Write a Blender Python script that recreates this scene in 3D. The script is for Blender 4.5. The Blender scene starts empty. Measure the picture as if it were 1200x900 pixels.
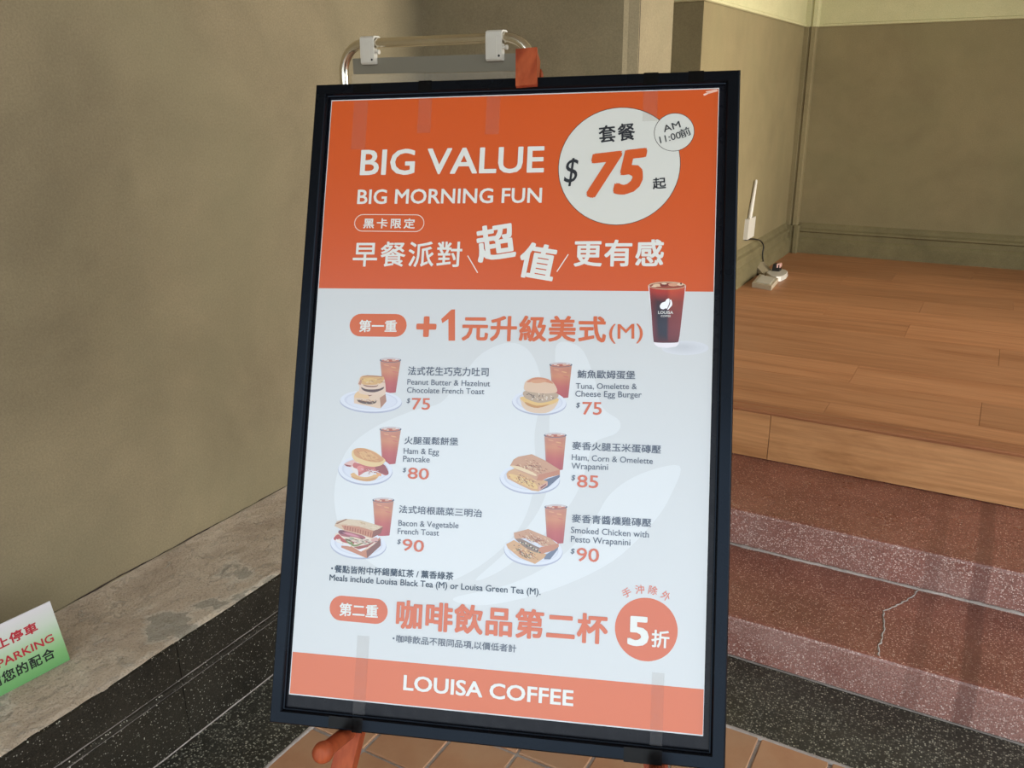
import bpy, bmesh, math, random
from mathutils import Vector, Matrix, noise

C = bpy.context.scene.collection
sc = bpy.context.scene
rnd = random.Random(7)

# ------------------------------------------------------------------ camera
cam_d = bpy.data.cameras.new('camera')
cam = bpy.data.objects.new('camera', cam_d)
C.objects.link(cam)
RIGHT = Vector((0.87006856, 0.49285011, -0.00891603))
DOWN = Vector((0.15284303, -0.28693139, -0.94567842))
FWD = Vector((-0.46863600, 0.82144333, -0.32498125))
cam.matrix_world = Matrix(((RIGHT.x, -DOWN.x, -FWD.x, 0), (RIGHT.y, -DOWN.y, -FWD.y, 0), (RIGHT.z, -DOWN.z, -FWD.z, 1.5), (0, 0, 0, 1)))
cam_d.sensor_width = 36
cam_d.lens = 36 * 1001.59 / 1200
cam_d.clip_start = 0.02
sc.camera = cam

# ------------------------------------------------------------------ light
world = bpy.data.worlds.new('sky')
sc.world = world
world.use_nodes = True
wn = world.node_tree
bg = wn.nodes['Background']
tc = wn.nodes.new('ShaderNodeTexCoord')
sp = wn.nodes.new('ShaderNodeSeparateXYZ')
cr = wn.nodes.new('ShaderNodeValToRGB')
wn.links.new(tc.outputs['Generated'], sp.inputs[0])
wn.links.new(sp.outputs['Z'], cr.inputs[0])
cr.color_ramp.elements[0].position = 0.0
cr.color_ramp.elements[0].color = (0.90, 0.965, 1.0, 1)
cr.color_ramp.elements[1].position = 0.9
cr.color_ramp.elements[1].color = (0.66, 0.80, 1.0, 1)
wn.links.new(cr.outputs[0], bg.inputs[0])
bg.inputs[1].default_value = 3.5

def area_light(name, loc, rot, sx, sy, power, col):
    l = bpy.data.lights.new(name, 'AREA')
    l.shape = 'RECTANGLE'; l.size = sx; l.size_y = sy; l.energy = power; l.color = col
    o = bpy.data.objects.new(name, l)
    o.location = loc; o.rotation_euler = rot
    C.objects.link(o)
    return o

# daylight coming in through the open right side of the porch
area_light('side_opening_daylight', (2.95, 3.85, 1.75), (0, math.radians(90), 0), 2.4, 1.9, 58, (1.0, 0.92, 0.80)).data.spread = math.radians(78)

sc.view_settings.view_transform = 'Standard'
sc.view_settings.look = 'None'
sc.view_settings.gamma = 1
sc.view_settings.exposure = 0.0

# ------------------------------------------------------------------ helpers
def s2l(c):
    return tuple((v / 255 / 12.92) if v / 255 <= 0.04045 else ((v / 255 + 0.055) / 1.055) ** 2.4 for v in c[:3])

class G:
    """node graph helper"""
    def __init__(s, name, rough=0.6, spec=0.5):
        s.m = bpy.data.materials.new(name); s.m.use_nodes = True
        s.t = s.m.node_tree; s.b = s.t.nodes['Principled BSDF']
        s.b.inputs['Roughness'].default_value = rough
        s.b.inputs['Specular IOR Level'].default_value = spec
        s.co = s.t.nodes.new('ShaderNodeTexCoord').outputs['Object']
    def n(s, kind, **kw):
        q = s.t.nodes.new(kind)
        for k, v in kw.items(): setattr(q, k, v)
        return q
    def l(s, a, b): s.t.links.new(a, b)
    def map(s, scale=(1, 1, 1), rot=(0, 0, 0), loc=(0, 0, 0), src=None):
        q = s.n('ShaderNodeMapping'); q.inputs['Scale'].default_value = scale
        q.inputs['Rotation'].default_value = rot; q.inputs['Location'].default_value = loc
        s.l(src or s.co, q.inputs[0]); return q.outputs[0]
    def noise(s, scale, detail=4, rough=0.55, src=None, dist=0):
        q = s.n('ShaderNodeTexNoise'); q.inputs['Scale'].default_value = scale
        q.inputs['Detail'].default_value = detail; q.inputs['Roughness'].default_value = rough
        q.inputs['Distortion'].default_value = dist
        s.l(src or s.co, q.inputs['Vector']); return q.outputs['Fac']
    def vor(s, scale, out='Distance', feature='F1', src=None):
        q = s.n('ShaderNodeTexVoronoi', feature=feature); q.inputs['Scale'].default_value = scale
        s.l(src or s.co, q.inputs['Vector']); return q.outputs[out]
    def ramp(s, fac, *stops, interp='LINEAR'):
        q = s.n('ShaderNodeValToRGB'); q.color_ramp.interpolation = interp
        e = q.color_ramp.elements
        while len(e) < len(stops): e.new(0.5)
        for k, (p, c) in enumerate(stops):
            e[k].position = p
            e[k].color = (c, c, c, 1) if isinstance(c, (int, float)) else (*c, 1)
        s.l(fac, q.inputs[0]); return q.outputs[0]
    def mix(s, fac, a, b, mode='MIX'):
        q = s.n('ShaderNodeMix', data_type='RGBA', blend_type=mode)
        for v, i in ((fac, 0), (a, 6), (b, 7)):
            if isinstance(v, (int, float)): q.inputs[i].default_value = v if i == 0 else (v, v, v, 1)
            elif isinstance(v, tuple): q.inputs[i].default_value = (*v[:3], 1)
            else: s.l(v, q.inputs[i])
        return q.outputs[2]
    def math(s, op, a, b=0.0):
        q = s.n('ShaderNodeMath', operation=op)
        for v, i in ((a, 0), (b, 1)):
            if isinstance(v, (int, float)): q.inputs[i].default_value = v
            else: s.l(v, q.inputs[i])
        return q.outputs[0]
    def col(s, v):
        if isinstance(v, tuple): s.b.inputs['Base Color'].default_value = (*v[:3], 1)
        else: s.l(v, s.b.inputs['Base Color'])
    def rough(s, v): s.l(v, s.b.inputs['Roughness'])
    def bump(s, h, strength=0.3, dist=0.002):
        q = s.n('ShaderNodeBump'); q.inputs['Strength'].default_value = strength
        q.inputs['Distance'].default_value = dist
        s.l(h, q.inputs['Height']); s.l(q.outputs[0], s.b.inputs['Normal'])

def flat(name, c, rough=0.5, metal=0.0, spec=0.5):
    g = G(name, rough, spec); g.col(c)
    g.b.inputs['Metallic'].default_value = metal
    f = g.noise(60, 3); g.rough(g.ramp(f, (0.3, max(0.02, rough - 0.06)), (0.7, min(1, rough + 0.06))))
    return g.m

def plaster(name, c, var=0.16, sc_=1.0, green=0.35):
    g = G(name, 0.85, 0.25)
    big = g.ramp(g.noise(1.3 * sc_, 5, 0.6, dist=0.6), (0.3, 1 - var), (0.7, 1 + var * 0.5))
    mid = g.ramp(g.noise(7 * sc_, 5, 0.6), (0.3, 0.94), (0.7, 1.05))
    fin = g.ramp(g.noise(190, 4, 0.75), (0.25, 0.72), (0.75, 1.25))
    a = g.mix(1.0, c, big, 'MULTIPLY'); a = g.mix(1.0, a, mid, 'MULTIPLY'); a = g.mix(0.8, a, fin, 'MULTIPLY')
    hue = g.ramp(g.noise(2.1, 3), (0.4, 0.0), (0.75, green))
    a = g.mix(hue, a, tuple(v * w for v, w in zip(c, (0.86, 0.97, 0.92))))
    g.col(a)
    g.bump(g.math('ADD', g.noise(220, 4, 0.7), g.math('MULTIPLY', g.noise(14, 3), 1.5)), 0.35, 0.0025)
    return g.m

def terrazzo(name, base, dark, pale, pale2, amount=0.5, rough=0.35, scale=230, stripes=None, dust_and_light=None):
    g = G(name, rough, 0.5)
    cell = g.vor(scale, 'Color')
    d = g.vor(scale, 'Distance')
    sep = g.n('ShaderNodeSeparateColor'); g.l(cell, sep.inputs[0])
    a = g.ramp(g.noise(5, 5, 0.65), (0.3, dark), (0.7, base))
    pick = g.ramp(sep.outputs[0], (1 - amount - 0.02, 0.0), (1 - amount + 0.02, 1.0))
    inner = g.ramp(d, (0.25, 1.0), (0.55, 0.0))
    chip = g.mix(g.ramp(sep.outputs[1], (0.35, 0.0), (0.7, 1.0)), pale, pale2)
    a = g.mix(g.math('MULTIPLY', pick, inner), a, chip)
    pick2 = g.ramp(sep.outputs[2], (0.80, 0.0), (0.84, 1.0))
    a = g.mix(g.math('MULTIPLY', g.math('MULTIPLY', pick2, inner), 0.7), a, tuple(v * 0.45 for v in dark))
    if dust_and_light:
        f = g.ramp(g.noise(3.2, 5, 0.6, dist=0.8), (0.38, 0.0), (0.72, dust_and_light[1]))
        a = g.mix(f, a, dust_and_light[0])
    a = g.mix(1.0, a, g.ramp(g.noise(330, 3, 0.7), (0.3, 0.62), (0.7, 1.42)), 'MULTIPLY')
    if stripes:
        x = g.n('ShaderNodeSeparateXYZ'); g.l(g.map(src=g.co), x.inputs[0])
        w = g.math('ADD', x.outputs[0], g.math('MULTIPLY', g.math('SUBTRACT', g.noise(22, 3), 0.5), 0.014))
        for x0, x1, st in stripes:
            m = g.math('MULTIPLY', g.ramp(g.math('SUBTRACT', w, x0), (0.0, 0.0), (0.006, 1.0)), g.ramp(g.math('SUBTRACT', x1, w), (0.0, 0.0), (0.006, 1.0)))
            a = g.mix(g.math('MULTIPLY', m, st), a, tuple(v * 0.42 for v in base))
    g.col(a)
    g.bump(g.math('ADD', d, g.noise(90, 4)), 0.35, 0.0015)
    g.rough(g.ramp(g.noise(9, 4), (0.3, rough - 0.1), (0.7, rough + 0.12)))
    return g.m

def wood(name, c1, c2, c3, axis=0, rough=0.42):
    g = G(name, rough, 0.4)
    rnd_ = g.n('ShaderNodeObjectInfo').outputs['Random']
    off = g.n('ShaderNodeVectorMath', operation='ADD')
    cx = g.n('ShaderNodeCombineXYZ')
    for i in range(3): g.l(g.math('MULTIPLY', rnd_, (31.0, 17.0, 9.0)[i]), cx.inputs[i])
    g.l(g.co, off.inputs[0]); g.l(cx.outputs[0], off.inputs[1])
    sc_ = [11.0, 11.0, 11.0]; sc_[axis] = 0.9
    m = g.map(tuple(sc_), src=off.outputs[0])
    f = g.noise(1.0, 6, 0.62, src=m, dist=1.4)
    sc2 = [90.0, 90.0, 90.0]; sc2[axis] = 3.0
    fine = g.noise(1.0, 4, 0.6, src=g.map(tuple(sc2), src=off.outputs[0]))
    a = g.ramp(f, (0.30, c3), (0.46, c1), (0.56, c2), (0.66, c1), (0.8, c3))
    a = g.mix(g.ramp(fine, (0.35, 0.30), (0.65, 0.0)), a, tuple(v * 0.62 for v in c3))
    tint = g.ramp(rnd_, (0.0, 0.86), (1.0, 1.12))
    a = g.mix(1.0, a, tint, 'MULTIPLY')
    g.col(a); g.bump(fine, 0.12, 0.0006)
    return g.m

def link(name, me, mat, parent=None, kind=None):
    o = bpy.data.objects.new(name, me)
    if mat is not None and len(me.materials) == 0: me.materials.append(mat)
    C.objects.link(o)
    if parent is not None: o.parent = parent
    if kind: o['kind'] = kind
    return o

def bm_obj(name, bm, mat, parent=None, kind=None, smooth=False, bevel=0.0, seg=2):
    if bevel:
        bmesh.ops.bevel(bm, geom=[e for e in bm.edges if e.calc_face_angle(0) > 0.5], offset=bevel, segments=seg, profile=0.6, affect='EDGES', clamp_overlap=True)
    bmesh.ops.recalc_face_normals(bm, faces=bm.faces)
    me = bpy.data.meshes.new(name)
    bm.to_mesh(me); bm.free()
    if smooth:
        for p in me.polygons: p.use_smooth = True
        try: me.set_sharp_from_angle(angle=math.radians(42))
        except Exception: pass
    return link(name, me, mat, parent, kind)

def add_box(bm, x0, x1, y0, y1, z0, z1, M=None):
    vs = [bm.verts.new((x, y, z)) for z in (z0, z1) for y in (y0, y1) for x in (x0, x1)]
    if M is not None:
        for v in vs: v.co = M @ v.co
    for f in ((0, 2, 3, 1), (4, 5, 7, 6), (0, 1, 5, 4), (2, 6, 7, 3), (0, 4, 6, 2), (1, 3, 7, 5)):
        bm.faces.new([vs[i] for i in f])
    return vs

def box(name, x0, x1, y0, y1, z0, z1, mat, parent=None, kind=None, bevel=0.0, M=None, smooth=False):
    bm = bmesh.new(); add_box(bm, x0, x1, y0, y1, z0, z1, M)
    return bm_obj(name, bm, mat, parent, kind, bevel=bevel, smooth=smooth)

def prism(bm, pts, axis, a0, a1):
    """closed outline swept along an axis; pts are the two other coordinates"""
    def P(p, a):
        return (a, p[0], p[1]) if axis == 0 else ((p[0], a, p[1]) if axis == 1 else (p[0], p[1], a))
    r0 = [bm.verts.new(P(p, a0)) for p in pts]; r1 = [bm.verts.new(P(p, a1)) for p in pts]
    n = len(pts)
    for i in range(n): bm.faces.new((r0[i], r0[(i + 1) % n], r1[(i + 1) % n], r1[i]))
    bm.faces.new(r0[::-1]); bm.faces.new(r1)

def tube(bm, pts, rad, seg=14, cap=True):
    pts = [Vector(p) for p in pts]
    rads = rad if isinstance(rad, (list, tuple)) else [rad] * len(pts)
    rings = []; up = None
    for i, p in enumerate(pts):
        t = (pts[min(i + 1, len(pts) - 1)] - pts[max(i - 1, 0)]).normalized()
        if up is None:
            up = t.orthogonal().normalized()
        up = (up - t * up.dot(t)).normalized(); side = t.cross(up)
        rings.append([bm.verts.new(p + (up * math.cos(2 * math.pi * k / seg) + side * math.sin(2 * math.pi * k / seg)) * rads[i]) for k in range(seg)])
    for a, b in zip(rings, rings[1:]):
        for k in range(seg): bm.faces.new((a[k], a[(k + 1) % seg], b[(k + 1) % seg], b[k]))
    if cap: bm.faces.new(rings[0][::-1]); bm.faces.new(rings[-1])

def thing(name, label, cat, loc=(0, 0, 0), group=None, M=None):
    o = bpy.data.objects.new(name, None); C.objects.link(o)
    o.empty_display_size = 0.05
    o.location = loc
    if M is not None: o.matrix_world = M
    o['label'] = label; o['category'] = cat
    if group: o['group'] = group
    return o
# poster print, in millimetres from its top left corner: part, words, x, y, width, height, turn, fit, weight, slant, spacing, ink
LETTERING = [
 ('title_lettering#1','BIG VALUE',57.9,128.9,300.8,43.3,0.0,'box',0.019,0,1,(220,219,212)),
 ('title_lettering#2','BIG MORNING FUN',56.6,176.6,300.9,24.5,0.1,'box',0.019,0,1,(220,219,212)),
 ('title_tag','黑卡限定',69.7,216.4,86.0,16.7,0.6,'cjk',0.02,0,1.33,(220,219,212)),
 ('title_lettering#3','早餐派對',55.8,279.3,179.7,41.0,-0.0,'cjk',0.012,0,1.12,(220,219,212)),
 ('title_lettering#4','超',261.8,273.2,61.8,58.4,-9.1,'cjk',0.028,0,1,(220,219,212)),
 ('title_lettering#5','值',322.8,293.3,57.2,56.9,9.2,'cjk',0.028,0,1,(220,219,212)),
 ('title_lettering#6','更有感',411.3,277.5,135.4,41.9,-0.3,'cjk',0.024,0,1.1,(220,219,212)),
 ('price_badge','套餐',443.0,83.6,55.5,27.9,-4.8,'cjk',0.016,0,1.15,(38,36,40)),
 ('price_badge','$',391.7,151.7,24.4,44.1,-5.7,'box',0.0,0.25,1,(38,36,40)),
 ('price_badge','75',426.8,171.0,97.4,69.8,-5.8,'box',0.046,0.3,1,(203,84,24)),
 ('price_badge','起',527.1,157.6,19.9,18.0,-3.5,'cjk',0.018,0,1,(38,36,40)),
 ('time_badge','AM',541.3,68.3,26.1,10.5,-17.2,'box',0.005,0,1,(38,36,40)),
 ('time_badge','11:00',536.3,85.5,32.0,10.9,-13.8,'box',0.005,0,1,(38,36,40)),
 ('time_badge','前',568.0,78.5,15.7,14.3,-22.3,'cjk',0.01,0,1,(38,36,40)),
 ('offer_tag#1','第一重',74.1,384.8,62.3,19.6,-0.6,'cjk',0.022,0,1,(220,219,212)),
 ('offer_lettering#1','+',168.2,390.8,32.6,32.8,-0.4,'box',0.045,0,1,(204,94,38)),
 ('offer_lettering#1','元升級美式',241.9,395.5,222.8,40.3,-0.5,'cjk',0.026,0,1.08,(204,94,38)),
 ('offer_lettering#1','(M)',469.6,395.3,50.2,30.0,-1.8,'box',0.006,0,1,(204,94,38)),
 ('menu_lettering#1','法式花生巧克力吐司',158.9,451.5,128.7,14.0,-0.7,'cjk',0.014,0,1.02,(84,86,98)),
 ('menu_lettering#1','Peanut Butter & Hazelnut',159.0,466.0,131.7,8.6,-0.4,'base',0.006,0,1,(84,86,98)),
 ('menu_lettering#1','Chocolate French Toast',159.2,478.8,123.1,8.5,-0.7,'base',0.006,0,1,(84,86,98)),
 ('menu_lettering#1','$',159.7,495.8,5.5,8.5,0.8,'box',0.012,0.15,1,(84,86,98)),
 ('menu_lettering#1','75',168.3,504.9,29.6,18.1,-1.0,'box',0.012,0,1,(200,92,48)),
 ('menu_lettering#2','火腿蛋鬆餅堡',160.1,559.0,85.5,12.3,-1.1,'cjk',0.014,0,1.02,(84,86,98)),
 ('menu_lettering#2','Ham & Egg',159.9,573.4,56.4,8.4,-0.9,'base',0.006,0,1,(84,86,98)),
 ('menu_lettering#2','Pancake',159.6,585.8,42.5,8.4,-0.9,'base',0.006,0,1,(84,86,98)),
 ('menu_lettering#2','$',160.1,602.8,5.5,7.8,-0.0,'box',0.012,0.15,1,(84,86,98)),
 ('menu_lettering#2','80',168.4,611.6,33.7,17.5,0.3,'box',0.012,0,1,(200,92,48)),
 ('menu_lettering#3','法式培根蔬菜三明治',158.0,664.5,130.6,12.2,-0.3,'cjk',0.014,0,1.02,(84,86,98)),
 ('menu_lettering#3','Bacon & Vegetable',158.4,683.7,94.7,8.3,-1.0,'base',0.006,0,1,(84,86,98)),
 ('menu_lettering#3','French Toast',158.1,696.1,65.3,8.3,-1.0,'base',0.006,0,1,(84,86,98)),
 ('menu_lettering#3','$',158.1,712.1,5.7,8.2,1.6,'box',0.012,0.15,1,(84,86,98)),
 ('menu_lettering#3','90',166.5,720.6,34.1,17.9,1.5,'box',0.012,0,1,(200,92,48)),
 ('menu_lettering#4','鮪魚歐姆蛋堡',424.0,448.7,86.2,12.8,-0.5,'cjk',0.014,0,1.02,(84,86,98)),
 ('menu_lettering#4','Tuna, Omelette &',422.3,464.6,90.9,8.3,-1.3,'base',0.006,0,1,(84,86,98)),
 ('menu_lettering#4','Cheese Egg Burger',422.1,476.3,98.5,8.2,-0.9,'base',0.006,0,1,(84,86,98)),
 ('menu_lettering#4','$',423.7,493.9,5.9,8.7,0.5,'box',0.012,0.15,1,(84,86,98)),
 ('menu_lettering#4','75',433.6,503.3,29.0,19.2,-1.1,'box',0.012,0,1,(200,92,48)),
 ('menu_lettering#5','麥香火腿玉米蛋磚壓',420.4,556.1,130.6,12.5,0.2,'cjk',0.014,0,1.02,(84,86,98)),
 ('menu_lettering#5','Ham, Corn & Omelette',420.5,571.4,119.4,8.1,0.2,'base',0.006,0,1,(84,86,98)),
 ('menu_lettering#5','Wrapanini',420.5,584.5,54.4,8.1,-0.8,'base',0.006,0,1,(84,86,98)),
 ('menu_lettering#5','$',421.0,602.5,5.9,9.1,0.9,'box',0.012,0.15,1,(84,86,98)),
 ('menu_lettering#5','85',429.8,611.4,31.6,18.9,0.3,'box',0.012,0,1,(200,92,48)),
 ('menu_lettering#6','麥香青醬燻雞磚壓',424.3,663.4,116.0,12.5,0.1,'cjk',0.014,0,1.02,(84,86,98)),
 ('menu_lettering#6','Smoked Chicken with',423.6,678.6,113.9,8.0,0.0,'base',0.006,0,1,(84,86,98)),
 ('menu_lettering#6','Pesto Wrapanini',424.2,691.8,87.0,8.0,-0.1,'base',0.006,0,1,(84,86,98)),
 ('menu_lettering#6','$',424.4,709.7,6.1,8.7,1.0,'box',0.012,0.15,1,(84,86,98)),
 ('menu_lettering#6','90',433.6,719.2,33.1,19.8,-0.8,'box',0.012,0,1,(200,92,48)),
 ('note_lettering','餐點皆附中杯錫蘭紅茶 / 薰香綠茶',60.3,761.2,189.2,11.9,-0.5,'cjk',0.016,0,1,(46,50,64)),
 ('note_lettering','Meals include Louisa Black Tea (M) or Louisa Green Tea (M).',53.1,773.4,329.6,7.8,-0.3,'base',0.014,0,1,(46,50,64)),
 ('offer_tag#2','第二重',72.7,825.4,62.2,19.9,-0.9,'cjk',0.022,0,1,(220,219,212)),
 ('offer_lettering#2','咖啡飲品第二杯',163.6,837.2,319.6,43.3,-0.3,'cjk',0.03,0,1.07,(204,94,38)),
 ('note_lettering#2','咖啡飲品不限同品項,以價低者計',165.9,858.1,184.4,11.8,-0.1,'cjk',0.01,0,1,(84,86,98)),
 ('side_note','手',505.6,768.0,12.9,12.5,-28.5,'cjk',0.006,0,1,(216,112,80)),
 ('side_note','沖',521.5,760.5,12.7,12.6,-8.1,'cjk',0.006,0,1,(216,112,80)),
 ('side_note','除',538.9,758.6,12.5,12.7,7.9,'cjk',0.006,0,1,(216,112,80)),
 ('side_note','外',555.9,762.5,12.3,12.8,29.4,'cjk',0.006,0,1,(216,112,80)),
 ('discount_badge','5',511.6,833.8,30.4,42.2,-0.4,'box',0.036,0,1,(220,219,212)),
 ('discount_badge','折',545.6,833.0,25.3,24.6,0.7,'cjk',0.022,0,1,(220,219,212)),
 ('brand_lettering','LOUISA COFFEE',181.2,926.4,256.1,22.7,-0.1,'box',0.025,0,1,(220,219,212)),
 ('printed_iced_coffee','LOUISA',540.7,348.8,22.1,4.5,-0.5,'box',0.03,0,1,(220,219,212)),
 ('printed_iced_coffee','COFFEE',544.9,353.3,14.4,2.8,-0.4,'box',0.02,0,1,(220,219,212)),
]
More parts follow.
